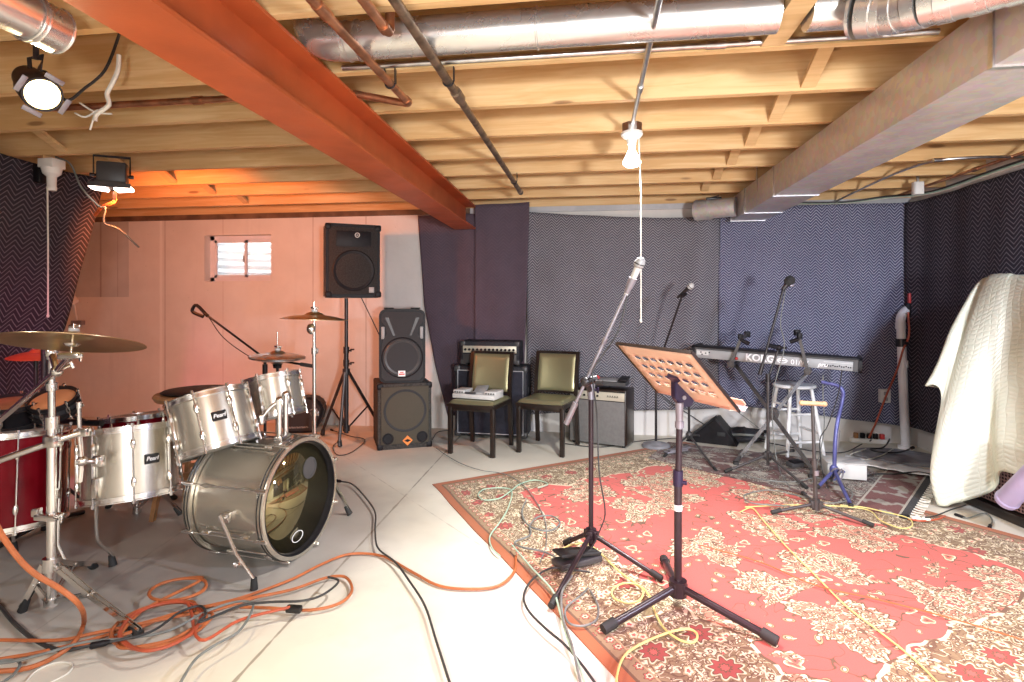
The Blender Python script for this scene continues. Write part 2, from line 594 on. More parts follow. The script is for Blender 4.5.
M['wall_patch'] = mk_wall('unpainted_wall_patch', (0.46, 0.46, 0.46), (0.60, 0.59, 0.58),
    ((wx(101), 0.014, (0.25, 0.2, 0.2)), (wx(118), 0.006, (0.3, 0.25, 0.25))))

def mk_blanket(name, ground, thread, row=0.034, per=0.118, width=0.30, amp=0.95):
    """quilted moving blanket: rows of zigzag stitching"""
    g = NG(name)
    uv = g.coords('UV')
    u, v, _ = g.sep(uv)
    wob = g.math('MULTIPLY', g.math('SUBTRACT', g.noise(uv, 3.0, 2), 0.5), 0.03)
    u2 = g.math('ADD', u, wob)
    fr = g.math('FRACT', g.math('DIVIDE', u2, per))
    zig = g.math('MULTIPLY', g.math('ABSOLUTE', g.math('SUBTRACT', fr, 0.5)), per * amp)
    q = g.math('FRACT', g.math('DIVIDE', g.math('ADD', g.math('ADD', v, zig), wob), row))
    d = g.math('ABSOLUTE', g.math('SUBTRACT', q, 0.5))
    line = g.math('SUBTRACT', 1.0, g.step(d, width * 0.35, width * 0.62))
    fade = g.math('MULTIPLY_ADD', g.noise(uv, 2.5, 4), 0.5, 0.6)
    gr = g.mix(g.noise(uv, 6, 4), tuple(q * 0.8 for q in ground), tuple(q * 1.2 for q in ground))
    c = g.mix(g.math('MULTIPLY', line, fade, clamp=True), gr, thread)
    g.bump(d, 0.55, 0.008)
    return g.out(c, 0.88)
M['blanket_navy'] = mk_blanket('navy_moving_blanket', (0.060, 0.064, 0.125), (0.46, 0.47, 0.58), row=0.027, per=0.104)
M['blanket_grey'] = mk_blanket('charcoal_moving_blanket', (0.090, 0.085, 0.108), (0.42, 0.41, 0.43), row=0.027, per=0.104)
M['blanket_black'] = mk_blanket('black_moving_blanket', (0.022, 0.018, 0.030), (0.20, 0.17, 0.20), width=0.22)
M['blanket_plain'] = mk_blanket('plum_moving_blanket_back', (0.088, 0.062, 0.086), (0.105, 0.078, 0.10))
M['blanket_hem'] = pbr('blanket_hem_binding', (0.05, 0.05, 0.08), 0.85, 0, 0.2)

def mk_quilt():
    g = NG('pale_green_quilt')
    uv = g.coords('UV')
    u, v, _ = g.sep(uv)
    w = g.math('MULTIPLY', g.math('SUBTRACT', g.noise(uv, 5.0, 2), 0.5), 0.09)
    q = g.math('ABSOLUTE', g.math('SUBTRACT', g.math('FRACT', g.math('DIVIDE', g.math('ADD', v, w), 0.034)), 0.5))
    r = g.math('ABSOLUTE', g.math('SUBTRACT', g.math('FRACT', g.math('DIVIDE', g.math('ADD', u, w), 0.085)), 0.5))
    h = g.math('MINIMUM', g.math('MULTIPLY', q, 2.0), g.math('MULTIPLY', r, 4.0))
    h = g.math('POWER', h, 0.5)
    f = g.noise(uv, 2.0, 4)
    c = g.mix(g.step(f, 0.3, 0.7), (0.66, 0.70, 0.57), (0.73, 0.76, 0.65))
    c = g.mix(g.math('SUBTRACT', 1.0, g.step(h, 0.0, 0.35)), c, (0.62, 0.67, 0.55))
    g.bump(h, 0.32, 0.008)
    return g.out(c, 0.85)
M['quilt'] = mk_quilt()

def flower(g, uv, scale, petals, R, seed, base, pal, keep=0.0, jitter=0.8):
    """scatter rosettes with petals: returns base painted over with them"""
    p = g.mapping(uv, (scale, scale, scale), (seed, seed * 1.7, 0))
    vn = g.voronoi(p, 1.0, jitter)
    loc = g.vmath('SUBTRACT', p, vn.outputs['Position'])
    x, y, _ = g.sep(loc)
    rr = g.math('SQRT', g.math('ADD', g.math('MULTIPLY', x, x), g.math('MULTIPLY', y, y)))
    cr, cg, cb = g.sep(vn.outputs['Color'])
    ang = g.math('ADD', g.math('ARCTAN2', y, x), g.math('MULTIPLY', cr, 6.0))
    pet = g.math('MULTIPLY_ADD', g.math('COSINE', g.math('MULTIPLY', ang, float(petals))), 0.16, 0.84)
    wob = g.math('MULTIPLY', g.math('SUBTRACT', g.noise(p, 5.0, 2), 0.5), 0.10)
    q = g.math('DIVIDE', g.math('ADD', rr, wob), g.math('MULTIPLY', pet, R))
    inside = g.math('LESS_THAN', q, 1.0)
    if keep > 0:
        inside = g.math('MULTIPLY', inside, g.math('GREATER_THAN', cg, keep))
    col = g.ramp(q, pal, 'CONSTANT')
    return g.mix(inside, base, col)

def mk_rug(name, field, W, L, dark=False):
    g = NG(name)
    uv = g.coords('UV')
    u, v, _ = g.sep(uv)
    cream = (0.68, 0.60, 0.42) if not dark else (0.42, 0.39, 0.33)
    tan = (0.40, 0.29, 0.16) if not dark else (0.17, 0.12, 0.09)
    brown = (0.135, 0.070, 0.038) if not dark else (0.040, 0.028, 0.025)
    olive = (0.26, 0.20, 0.10) if not dark else (0.10, 0.085, 0.065)
    red = field
    wpos = g.vmath('ADD', uv, g.vmath('MULTIPLY', g.vmath('SUBTRACT', g.noise(uv, 4.0, 2, color=True), (0.5, 0.5, 0.5)), (0.12, 0.12, 0.0)))
    dens = g.noise(g.mapping(uv, (1, 1, 1), (3.1, 1.7, 0)), 3.0, 1.5)
    c = g.mix(g.noise(uv, 1.2, 3), tuple(q * 0.88 for q in red), tuple(min(1, q * 1.12) for q in red))
    def tendrils(base, scale, wid, col, mask):
        n = g.noise(wpos, scale, 1.5, 0.5, 0.6)
        l = g.math('SUBTRACT', 1.0, g.step(g.math('ABSOLUTE', g.math('SUBTRACT', n, 0.5)), wid * 0.6, wid))
        return g.mix(g.math('MULTIPLY', l, mask), base, col)
    pal_s = [(0, cream), (0.35, brown), (0.5, tan), (0.85, brown)]
    # dense filling of leaves and scrolls used in clusters and in the border
    def filling(base, seed):
        q = tendrils(base, 11 + seed, 0.030, brown, 1.0)
        q = flower(g, wpos, 15, 3, 0.42, 3.1 + seed, q, [(0, brown), (0.25, cream), (0.48, olive), (0.80, brown), (0.90, cream)], 0.25)
        q = tendrils(q, 18, 0.026, cream, 1.0)
        q = flower(g, wpos, 31, 2, 0.36, 8.3 + seed, q, [(0, cream), (0.45, brown)], 0.35)
        return tendrils(q, 26, 0.020, brown, 0.8)
    thick = g.step(dens, 0.525, 0.54)
    edge_of = g.math('SUBTRACT', 1.0, g.step(g.math('ABSOLUTE', g.math('SUBTRACT', dens, 0.53)), 0.006, 0.014))
    scal = g.noise(wpos, 13, 1.0)
    edge_of = g.math('MULTIPLY', edge_of, g.step(scal, 0.35, 0.5))
    sparse = g.step(dens, 0.40, 0.47)
    c2 = tendrils(c, 7.0, 0.011, brown, sparse)
    c2 = flower(g, wpos, 13, 2, 0.30, 6.6, c2, [(0, cream), (0.4, brown), (0.6, tan), (0.85, brown)], 0.70)
    c2 = flower(g, wpos, 9, 3, 0.34, 2.9, c2, [(0, brown), (0.2, red), (0.5, tan), (0.72, cream), (0.9, brown)], 0.74)
    # big lobed motifs: palmette clusters with a fringe of small petals
    p = g.mapping(uv, (2.15, 2.15, 2.15), (0.37, 0.81, 0))
    vn = g.voronoi(p, 1.0, 0.62)
    lx_, ly_, _z = g.sep(g.vmath('SUBTRACT', p, vn.outputs['Position']))
    rr = g.math('SQRT', g.math('ADD', g.math('MULTIPLY', lx_, lx_), g.math('MULTIPLY', ly_, ly_)))
    cr, cg, cb = g.sep(vn.outputs['Color'])
    an = g.math('ADD', g.math('ARCTAN2', ly_, lx_), g.math('MULTIPLY', cr, 6.28))
    lobe = g.math('MULTIPLY_ADD', g.math('COSINE', g.math('MULTIPLY', an, 3.0)), 0.20, 0.74)
    lobe = g.math('ADD', lobe, g.math('MULTIPLY', g.math('COSINE', g.math('ADD', g.math('MULTIPLY', an, 5.0), g.math('MULTIPLY', cg, 6.0))), 0.14))
    lobe = g.math('ADD', lobe, g.math('MULTIPLY', g.math('COSINE', g.math('MULTIPLY', an, 26.0)), 0.045))
    q = g.math('DIVIDE', g.math('ADD', rr, g.math('MULTIPLY', g.math('SUBTRACT', g.noise(wpos, 9, 2), 0.5), 0.16)), g.math('MULTIPLY', lobe, 0.50))
    inside = g.math('LESS_THAN', q, 1.0)
    f = g.mix(inside, c2, filling(g.mix(0.40, c, tan), 0.0))
    rim = g.math('MULTIPLY', g.math('GREATER_THAN', q, 0.90), g.math('LESS_THAN', q, 0.98))
    rim = g.math('MULTIPLY', rim, g.math('GREATER_THAN', g.math('COSINE', g.math('MULTIPLY', an, 40.0)), -0.2))
    f = g.mix(rim, f, cream)
    rim2 = g.math('MULTIPLY', g.math('GREATER_THAN', q, 0.98), g.math('LESS_THAN', q, 1.03))
    f = g.mix(rim2, f, brown)
    core = g.math('LESS_THAN', q, 0.42)
    ray_ = g.math('COSINE', g.math('MULTIPLY', an, 14.0))
    corec = g.ramp(g.math('MULTIPLY_ADD', ray_, 0.06, g.math('DIVIDE', q, 0.42)), [(0, brown), (0.12, cream), (0.26, brown), (0.34, red), (0.52, cream), (0.64, olive), (0.78, brown), (0.84, cream), (0.95, brown)], 'CONSTANT')
    f = g.mix(g.math('MULTIPLY', core, g.math('GREATER_THAN', cb, 0.45)), f, corec)
    pal_l = [(0, brown), (0.09, cream), (0.22, brown), (0.28, tan), (0.50, brown), (0.56, olive), (0.74, cream), (0.82, olive), (0.93, brown)]
        # border with a scalloped inner outline
    d0 = g.math('MINIMUM', g.math('MINIMUM', u, g.math('SUBTRACT', W, u)), g.math('MINIMUM', v, g.math('SUBTRACT', L, v)))
    d = d0
    b = filling(g.mix(g.noise(uv, 9, 2), brown, tuple(0.6 * p + 0.4 * q for p, q in zip(olive, tan))), 1.0)
    b = flower(g, uv, 4.6, 9, 0.40, 9.4, b, [(0, red), (0.2, brown), (0.30, tuple(0.6 * q for q in red)), (0.62, brown), (0.70, cream), (0.80, olive), (0.92, brown)], 0.35, 0.35)
    b = flower(g, wpos, 12, 5, 0.40, 7.7, b, [(0, red), (0.3, cream), (0.6, tan), (0.85, brown)], 0.5)
    guard = flower(g, uv, 17, 6, 0.42, 4.4, g.mix(0.5, tan, brown), [(0, brown), (0.3, cream), (0.55, red), (0.8, brown)], 0, 0.2)
    edge = (0.34, 0.105, 0.04)
    wave = g.math('MULTIPLY', g.math('SUBTRACT', g.noise(uv, 3.2, 2), 0.5), 0.30)
    dd = g.math('ADD', d, wave)
    def band(base, lo, hi, col, q=None):
        q = d if q is None else q
        mk = g.math('MULTIPLY', g.math('GREATER_THAN', q, lo), g.math('LESS_THAN', q, hi))
        return g.mix(mk, base, col)
    if dark:
        e = g.math('SUBTRACT', W, u)
        cloud = g.step(g.noise(uv, 7.0, 3), 0.54, 0.60)
        r = g.mix(g.math('MULTIPLY', cloud, 0.8), f, tuple(0.9 * q for q in cream))
        r = band(r, 0.07, 0.33, g.mix(cloud, (0.15, 0.045, 0.04), tuple(0.75 * q for q in cream)), e)
        r = band(r, 0.33, 0.345, cream, e); r = band(r, 0.055, 0.07, cream, e); r = band(r, -1, 0.055, (0.02, 0.02, 0.022), e)
    else:
        r = f
        r = band(r, -9, 0.47, b, dd)
        r = band(r, 0.455, 0.47, g.mix(g.step(scal, 0.45, 0.5), brown, cream), dd)
        r = band(r, 0.060, 0.115, guard); r = band(r, 0.115, 0.122, tan); r = band(r, 0.048, 0.060, brown)
        r = band(r, -1, 0.048, edge)
    pile = g.noise(uv, 420, 1.0)
    g.bump(pile, 0.35, 0.003)
    return g.out(r, 0.95, 0.0, **{'Sheen Weight': 0.1})

def mk_mesh_grille(name, dark, light, s):
    g = NG(name)
    o = g.coords()
    v = g.voronoi(o, s, 0.25)
    k = g.step(v.outputs['Distance'], 0.28, 0.42)
    c = g.mix(k, dark, light)
    g.bump(k, 0.5, 0.003)
    return g.out(c, 0.7, 0.0, **{'Specular IOR Level': 0.15})
M['grille'] = mk_mesh_grille('speaker_grille_mesh', (0.006, 0.006, 0.006), (0.050, 0.050, 0.053), 170)
M['grille_brown'] = mk_mesh_grille('bronze_grille_mesh', (0.010, 0.009, 0.008), (0.085, 0.074, 0.056), 150)
M['grille_red'] = mk_mesh_grille('perforated_steel_grille', (0.02, 0.01, 0.012), (0.22, 0.13, 0.12), 46)
M['grille_cloth'] = pbr('grey_grille_cloth', (0.15, 0.145, 0.14), 0.75, 0, 0.08, 40, 0.1, 500)
M['cab_cloth'] = pbr('black_blue_grille_cloth', (0.018, 0.018, 0.030), 0.85, 0, 0.2, 40, 0.3, 500)
M['desk_lit'] = pbr('salmon_lit_steel', (0.70, 0.44, 0.32), 0.4, 0.1, 0.05)  # warm pink stage light on the desk, put into its colour

def mk_glass():
    g = NG('window_glass')
    t = g.node('ShaderNodeBsdfTransparent'); t.inputs[0].default_value = (0.96, 0.97, 0.98, 1)
    gl = g.node('ShaderNodeBsdfGlossy'); gl.inputs['Roughness'].default_value = 0.02
    mx = g.node('ShaderNodeMixShader')
    fr = g.node('ShaderNodeFresnel'); fr.inputs[0].default_value = 1.45
    g.t.links.new(fr.outputs[0], mx.inputs[0]); g.t.links.new(t.outputs[0], mx.inputs[1]); g.t.links.new(gl.outputs[0], mx.inputs[2])
    out = next(n for n in g.t.nodes if n.type == 'OUTPUT_MATERIAL')
    g.t.links.new(mx.outputs[0], out.inputs[0])
    return g.m
M['glass'] = mk_glass()
M['well'] = pbr('corrugated_well_steel', (0.86, 0.86, 0.86), 0.55, 0.0, 0.06)
# ------------------------------------------------------------------ the room
XL, XR, YF, YB = -6.2, 2.88, -3.0, 5.7
JZ, JH = 2.255, 0.235                     # underside and height of the joists
TOP = JZ + JH

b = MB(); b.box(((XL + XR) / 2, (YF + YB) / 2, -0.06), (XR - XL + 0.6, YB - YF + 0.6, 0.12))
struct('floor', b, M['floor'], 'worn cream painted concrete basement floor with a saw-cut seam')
b = MB(); b.box(((XL + XR) / 2, (YF + YB) / 2, TOP + 0.012), (XR - XL + 0.6, YB - YF + 0.6, 0.024))
struct('ceiling', b, M['subfloor'], 'brown subfloor boards above the open joists')

# back wall with the window opening
w0 = at_y(204.5, 235.5, YB); w1 = at_y(271, 281, YB)
WX0, WX1, WZ0, WZ1 = w0.x, w1.x, w1.z, w0.z
WT = 0.22
b = MB()
def wbox(x0, x1, z0, z1):
    b.box(((x0 + x1) / 2, YB + WT / 2, (z0 + z1) / 2), (x1 - x0, WT, z1 - z0))
wbox(XL - 0.2, WX0, 0, 2.2); wbox(WX1, XR + 0.2, 0, 2.2); wbox(WX0, WX1, 0, WZ0); wbox(WX0, WX1, WZ1, 2.2)
struct('wall_back', b, M['wall_back'], 'pale painted concrete wall behind the drums and blankets')
b = MB(); b.box(((XL + XR) / 2, YB + 0.11, JZ + JH / 2), (XR - XL + 0.4, 0.22, JH))
struct('trim_1', b, M['pine'], 'pine rim joist on top of the back wall')
b = MB(); b.box(((XL - 1.25) / 2, YB + 0.075, 2.228), (abs(XL) - 1.25, 0.19, 0.054))
struct('trim_2', b, M['sill_dark'], 'dark weathered sill plate on top of the concrete wall')
b = MB(); b.box(((-1.25 + XR) / 2, YB + 0.085, 2.228), (XR + 1.25, 0.19, 0.054))
struct('trim_3', b, M['piping'], 'pale grey foam sill strip above the blankets')
b = MB(); b.box((XR + 0.1, (YF + YB) / 2, TOP / 2), (0.2, YB - YF + 0.8, TOP))
struct('wall_right', b, M['wall'], 'painted concrete wall behind the black herringbone blanket')
b = MB(); b.box((XL - 0.1, (YF + YB) / 2, TOP / 2), (0.2, YB - YF + 0.8, TOP))
struct('wall_left', b, M['wall'], 'painted concrete wall beyond the hanging blanket')
b = MB(); b.box(((XL + XR) / 2, YF - 0.1, TOP / 2), (XR - XL + 0.4, 0.2, TOP))
struct('wall_front', b, M['wall'], 'painted concrete wall facing the drum kit')
# bare patch on the back wall
p0 = at_y(76, 222, YB); p1 = at_y(129, 297, YB)
b = MB(); b.box(((p0.x + p1.x) / 2, YB - 0.002, (p0.z + p1.z) / 2), (p1.x - p0.x, 0.004, p0.z - p1.z))
struct('trim_4', b, M['wall_patch'], 'grey unpainted cracked patch high on the pink-lit concrete wall')

# window
win = thing('window_1', 'small white sliding basement window with corrugated metal outside', None, ((WX0 + WX1) / 2, YB, WZ0))
win['kind'] = 'structure'
fy = YB + 0.13
def fbar(bm, x0, x1, z0, z1, y=fy, d=0.06):
    bm.box(((x0 + x1) / 2, y, (z0 + z1) / 2), (x1 - x0, d, z1 - z0))
fb = MB(); t = 0.045
fbar(fb, WX0, WX0 + t, WZ0, WZ1); fbar(fb, WX1 - t, WX1, WZ0, WZ1); fbar(fb, WX0, WX1, WZ0, WZ0 + t); fbar(fb, WX0, WX1, WZ1 - t, WZ1)
part('window_frame', fb, M['vinyl'], win, True)
mx = (WX0 + WX1) / 2 + 0.02
for nm, x0, x1, yy in (('sash', WX0 + t, mx + 0.02, fy - 0.012), ('sash', mx - 0.02, WX1 - t, fy + 0.012)):
    sb = MB(); s = 0.028
    fbar(sb, x0, x0 + s, WZ0 + t, WZ1 - t, yy, 0.022); fbar(sb, x1 - s, x1, WZ0 + t, WZ1 - t, yy, 0.022)
    fbar(sb, x0, x1, WZ0 + t, WZ0 + t + s, yy, 0.022); fbar(sb, x0, x1, WZ1 - t - s, WZ1 - t, yy, 0.022)
    so = part(nm, sb, M['vinyl'], win, True)
    gb = MB(); gb.box(((x0 + x1) / 2, yy, (WZ0 + WZ1) / 2), (x1 - x0 - 2 * s + 0.004, 0.004, WZ1 - WZ0 - 2 * t - 2 * s + 0.004))
    part('pane', gb, M['glass'], so, True)
lb = MB(); lb.box((mx - 0.012, fy - 0.03, (WZ0 + WZ1) / 2), (0.016, 0.014, 0.07), bevel=0.004)
part('latch', lb, M['grey_plastic'], win, True)
# corrugated window well outside
b = MB()
wc = (WX0 + WX1) / 2; wr = 0.62
def wellf(i, j):
    a = PI * i; z = 0.85 + 1.6 * j
    r = wr + 0.018 * math.cos(2 * PI * z / 0.085)
    return V((wc - r * math.cos(a), YB + WT + 0.02 + r * 0.85 * math.sin(a), z))
b.sheet(wellf, 40, 150)
solo('window_well', b, M['well'], 'pale corrugated metal window well outside the small basement window', 'window well', kind='structure', origin=False, solid=0.004)
b = MB(); b.box((wc, YB + WT + 0.4, 0.8), (1.6, 0.78, 0.1))
struct('ground_outside', b, M['concrete_grey'], 'gravel bottom of the window well outside')

# joists with their bridging strips
JY = [2.25 + 0.488 * k for k in range(-11, 7)]
joists = []
for y in JY:
    b = MB(); b.box(((XL + XR) / 2, y + 0.019, JZ + JH / 2), (XR - XL, 0.038, JH))
    o = solo('ceiling_joist', b, M['pine'], 'bare pine ceiling joist running parallel to the blanket wall', 'joist', 'pine ceiling joists', 'structure', origin=False)
    joists.append(o)
for k, y in enumerate(JY[:-1]):
    if y < 0.7: continue
    for x in (0.99, -3.35):
        for s in (0, 1):
            za, zb = (JZ + 0.02, TOP - 0.02) if s else (TOP - 0.02, JZ + 0.02)
            if x > 0 and abs(y - 1.762) < 0.05: continue
            b = MB(); xx = x + (0.035 if s else -0.035)
            b.flatbar([(xx, y + 0.039, za), (xx, y + 0.487, zb)], 0.062, 0.019)
            part('bridging_strip', b, M['pine_brace'], joists[k])
# solid block beside the round duct
b = MB(); b.flatbar([(0.66, 1.80, JZ + 0.032), (0.66, 2.25, JZ + 0.032)], 0.082, 0.062)
part('bridging_strip', b, M['pine_brace'], joists[JY.index(min(JY, key=lambda q: abs(q - 1.762)))])

# steel beam
bm_ = thing('steel_beam', 'orange-red primed steel I-beam crossing under the pine joists', 'beam', (-1.22, 3.55, 2.02)); bm_['kind'] = 'structure'
def bx(y): return -1.165 - 0.026 * (y - 1.74)
def beam_bar(x0, x1, z0, z1, y0=-2.98, y1=5.52):
    b = MB()
    co = []
    for y in (y0, y1):
        for dx, z in ((x0, z0), (x1, z0), (x1, z1), (x0, z1)):
            co.append((bx(y) + dx, y, z))
    b.faces(co, [(0, 1, 2, 3), (7, 6, 5, 4), (0, 4, 5, 1), (1, 5, 6, 2), (2, 6, 7, 3), (3, 7, 4, 0)])
    return b
part('flange', beam_bar(-0.105, 0.105, 2.02, 2.034), M['red_iron'], bm_, True)
part('flange', beam_bar(-0.105, 0.105, 2.238, 2.252), M['red_iron'], bm_, True)
part('web', beam_bar(-0.006, 0.006, 2.034, 2.238), M['red_iron'], bm_, True)

# rectangular trunk duct
tk = thing('trunk_duct', 'long rectangular sheet metal duct under the joists beside the right blankets'.replace('right ', 'navy '), 'duct', (1.385, 3.0, 2.04))
TX0, TX1, TZ0, TZ1 = 1.24, 1.53, 2.04, 2.246
b = MB(); b.box(((TX0 + TX1) / 2, 1.3, (TZ0 + TZ1) / 2), (TX1 - TX0, 8.3, TZ1 - TZ0), bevel=0.003)
part('duct_casing', b, M['duct'], tk, True)
for y in (-0.4, 1.99, 4.2, 4.97, 5.44):
    b = MB()
    for (x0, x1, z0, z1) in ((TX0 - 0.006, TX0, TZ0, TZ1), (TX1, TX1 + 0.006, TZ0, TZ1), (TX0 - 0.006, TX1 + 0.006, TZ0 - 0.006, TZ0)):
        b.box(((x0 + x1) / 2, y, (z0 + z1) / 2), (x1 - x0, 0.022, z1 - z0))
    part('cleat', b, M['steel_pipe'], tk, True)
for y in (0.9, 4.6):
    for x in (TX0 - 0.004, TX1 + 0.004):
        b = MB(); b.box((x, y, 2.25), (0.004, 0.025, 0.22)); part('hanger_strap', b, M['steel_pipe'], tk, True)
# round branch at the far end of the trunk
br = thing('branch_duct', 'short round galvanised branch duct leaving the end of the rectangular trunk duct', 'duct', (1.05, 5.25, 2.03))
c0 = V((1.235, 5.22, 2.135)); c1 = V((0.92, 5.40, 2.135)); r = 0.085
b = MB(); b.cyl(c0, c0 + (c1 - c0) * 0.62, r, seg=28)
part('collar', b, M['duct'], br, True)
b = MB(); b.cyl(c0 + (c1 - c0) * 0.6, c1, r + 0.006, seg=28)
for q in (0.64, 0.94): b.cyl(c0 + (c1 - c0) * q, c0 + (c1 - c0) * (q + 0.03), r + 0.011, seg=28)
part('end_cap', b, M['duct'], br, True)
b = MB(); b.box((1.06, 5.31, 2.226), (0.13, 0.05, 0.02), bevel=0.004); b.tube([(1.0, 5.33, 2.23), (1.1, 5.28, 2.245)], 0.006)
part('damper_handle', b, M['black_metal'], br, True)

# round duct in the joist bay
rd = thing('round_duct', 'bright round duct lying crosswise between two pine joists near the lamp conduit', 'duct', (-0.1, 2.03, 2.2))
ry, rz_, rr = 2.03, 2.278, 0.069
xa, xb = -0.93, 0.90
for q0, q1 in ((xa, 0.612), (0.708, xb)):
    b = MB(); b.cyl((q0, ry, rz_), (q1, ry, rz_), rr, seg=32)
    part('duct_pipe', b, M['round_duct'], rd, True)
for x in (xa + 0.02, xa + 0.06, -0.2, xb - 0.02):
    b = MB(); b.tube([(x, ry + (rr + 0.001) * math.cos(a * PI / 16), rz_ + (rr + 0.001) * math.sin(a * PI / 16)) for a in range(32)], 0.004, 6, True)
    part('bead', b, M['round_duct'], rd, True)
b = MB(); b.tube(smooth_path([(xa + 0.01, ry, rz_), (xa - 0.07, ry, rz_ + 0.01), (xa - 0.12, ry, rz_ + 0.05), (xa - 0.13, ry, rz_ + 0.12)], 5), rr * 1.02, 28)
part('elbow', b, M['round_duct'], rd, True)
# adjustable elbow joining the trunk
el = thing('elbow_duct', 'shiny adjustable round elbow duct joining the trunk near the ceiling', 'duct', (1.0, 1.68, 2.1))
path = smooth_path([at_depth(874, 10, 1.80), at_depth(893, 8, 1.76), at_depth(925, 0, 1.68), at_depth(970, -12, 1.60), at_depth(1030, -30, 1.50)], 3)
for i, p in enumerate(path[:-1]):
    q = path[i + 1]
    b = MB(); b.cyl(p, q + (q - p) * 0.12, 0.076 + (0.003 if i % 2 else 0), seg=28)
    part('gore', b, M['round_duct'], el, True)
b = MB(); d = (path[0] - path[1]).normalized()
b.cyl(path[0] + d * 0.03, path[0] - d * 0.01, 0.083, seg=28); b.cyl(path[0] + d * 0.055, path[0] + d * 0.045, 0.083, seg=28)
part('collar_ring', b, M['round_duct'], el, True)
p = path[3]; b = MB(); b.flatbar([p + V((0, 0, 0.07)), V((p.x, p.y, 2.38))], 0.025, 0.004, (0, 1, 0)); part('hanger_strap', b, M['steel_pipe'], el, True)
# round duct left of the beam
ld = thing('capped_duct', 'shiny round duct with an end ring hanging beside the steel beam', 'duct', (-1.68, 1.3, 2.1))
c1 = V((-1.70, 1.60, 2.165)); c0 = V((-1.72, 0.2, 2.165))
b = MB(); b.cyl(c0, c1 - V((0, 0.09, 0)), 0.066, seg=30); part('duct_pipe', b, M['round_duct'], ld, True)
b = MB(); b.cyl(c1 - V((0, 0.10, 0)), c1, 0.070, seg=30)
for y in (0.10, 0.085, 0.006):
    b.tube([(c1.x + 0.071 * math.cos(a * PI / 15), c1.y - y, c1.z + 0.071 * math.sin(a * PI / 15)) for a in range(30)], 0.0035, 6, True)
part('end_cap', b, M['round_duct'], ld, True)
b = MB(); b.flatbar([(c1.x - 0.069, 1.28, 2.16), (c1.x - 0.069, 1.28, 2.38)], 0.025, 0.003, (0, 1, 0)); part('hanger_strap', b, M['steel_pipe'], ld, True)
sc_ = thing('metal_channel', 'flat shiny metal channel running along the top of the steel beam', 'channel', (-1.45, 1.2, 2.2))
b = MB(); b.box((-1.45, 0.9, 2.235), (0.11, 1.66, 0.03), bevel=0.004); part('channel_body', b, M['round_duct'], sc_, True)
for y in (0.4, 1.05, 1.62):
    b = MB(); b.box((-1.45, y, 2.217), (0.13, 0.03, 0.008)); b.box((-1.512, y, 2.29), (0.004, 0.03, 0.15)); part('strap', b, M['steel_pipe'], sc_, True)

# pipes
def pipe_run(name, label, pts, r, mat, fits=(), hangers=(), n=0):
    t = thing(name, label, 'pipe', pts[0])
    b = MB(); b.tube(pts, r, 14); part('pipe_run', b, mat, t, True)
    for a, c, rr in fits:
        b = MB(); b.cyl(a, c, rr, seg=14)
        part('fitting', b, mat, t, True)
    for h in hangers:
        h = V(h)
        b = MB(); b.tube([h + V(((r + 0.004) * math.cos(a), 0, (r + 0.004) * math.sin(a))) for a in [PI * k / 8 for k in range(8, 17)]], 0.004, 6)
        b.box(h + V((r + 0.006, 0, 0.03)), (0.004, 0.018, 0.06)); b.box(h + V((-r - 0.006, 0, 0.03)), (0.004, 0.018, 0.06))
        part('hanger', b, M['black_metal'], t, True)
    return t
def bend(a, c, d, r=0.04):
    """polyline a-c-d with a rounded corner at c"""
    a, c, d = V(a), V(c), V(d)
    p, q = c + (a - c).normalized() * r, c + (d - c).normalized() * r
    return [a] + [(1 - s) ** 2 * p + 2 * s * (1 - s) * c + s * s * q for s in [k / 6 for k in range(7)]] + [d]
z1 = 2.2
pipe_run('copper_pipe', 'long copper pipe ending in an elbow toward the steel beam', bend((-0.83, -1.5, z1), (-0.83, 2.50, z1), (-1.10, 2.50, 2.262), 0.03), 0.0165, M['copper'],
         [((-0.83, 2.44, z1), (-0.83, 2.475, z1), 0.021), ((-0.83, 1.62, z1), (-0.83, 1.70, z1), 0.020)], [(-0.83, 2.25, z1), (-0.83, 1.3, z1)])
pipe_run('copper_pipe', 'short copper pipe turning up into the joists beside the round duct', bend((-0.68, -1.5, z1), (-0.68, 1.84, z1), (-0.68, 1.84, 2.44), 0.03), 0.0165, M['copper'],
         [((-0.68, 1.77, z1), (-0.68, 1.805, z1), 0.021)])
pipe_run('copper_pipe', 'brown copper pipe passing through the joist bay beyond the steel beam', [(-1.36, 2.55, 2.29), (-2.75, 2.55, 2.29)], 0.016, M['copper'], [((-1.9, 2.55, 2.29), (-1.95, 2.55, 2.29), 0.021)])
pipe_run('iron_pipe', 'rusty iron pipe with a capped end pointing at the plum blanket', [(-0.58, -1.5, z1), (-0.595, 4.62, z1)], 0.0175, M['iron_pipe'],
         [((-0.587, 2.38, z1), (-0.587, 2.47, z1), 0.024), ((-0.595, 4.57, z1), (-0.595, 4.64, z1), 0.023)], [(-0.587, 2.26, z1), (-0.59, 4.2, z1)])
pipe_run('conduit', 'long galvanised conduit clipped along a joist below the round duct', [(-1.03, 2.234, 2.268), (1.22, 2.234, 2.268)], 0.011, M['steel_pipe'],
         [((0.42, 2.234, 2.268), (0.49, 2.234, 2.268), 0.015)])
pts = [at_z(1030, 157, 2.235), at_z(985, 157, 2.235), at_z(940, 160, 2.235), at_z(915, 166, 2.235), at_z(880, 180, 2.235), at_z(832, 203, 2.235)]
pipe_run('conduit', 'thin bent conduit under the joists between the trunk duct and the black blanket', smooth_path(pts, 5), 0.009, M['steel_pipe'],
         [(at_z(940, 160, 2.235) + V((0.02, 0, 0)), at_z(940, 160, 2.235) - V((0.04, 0, 0)), 0.014)])
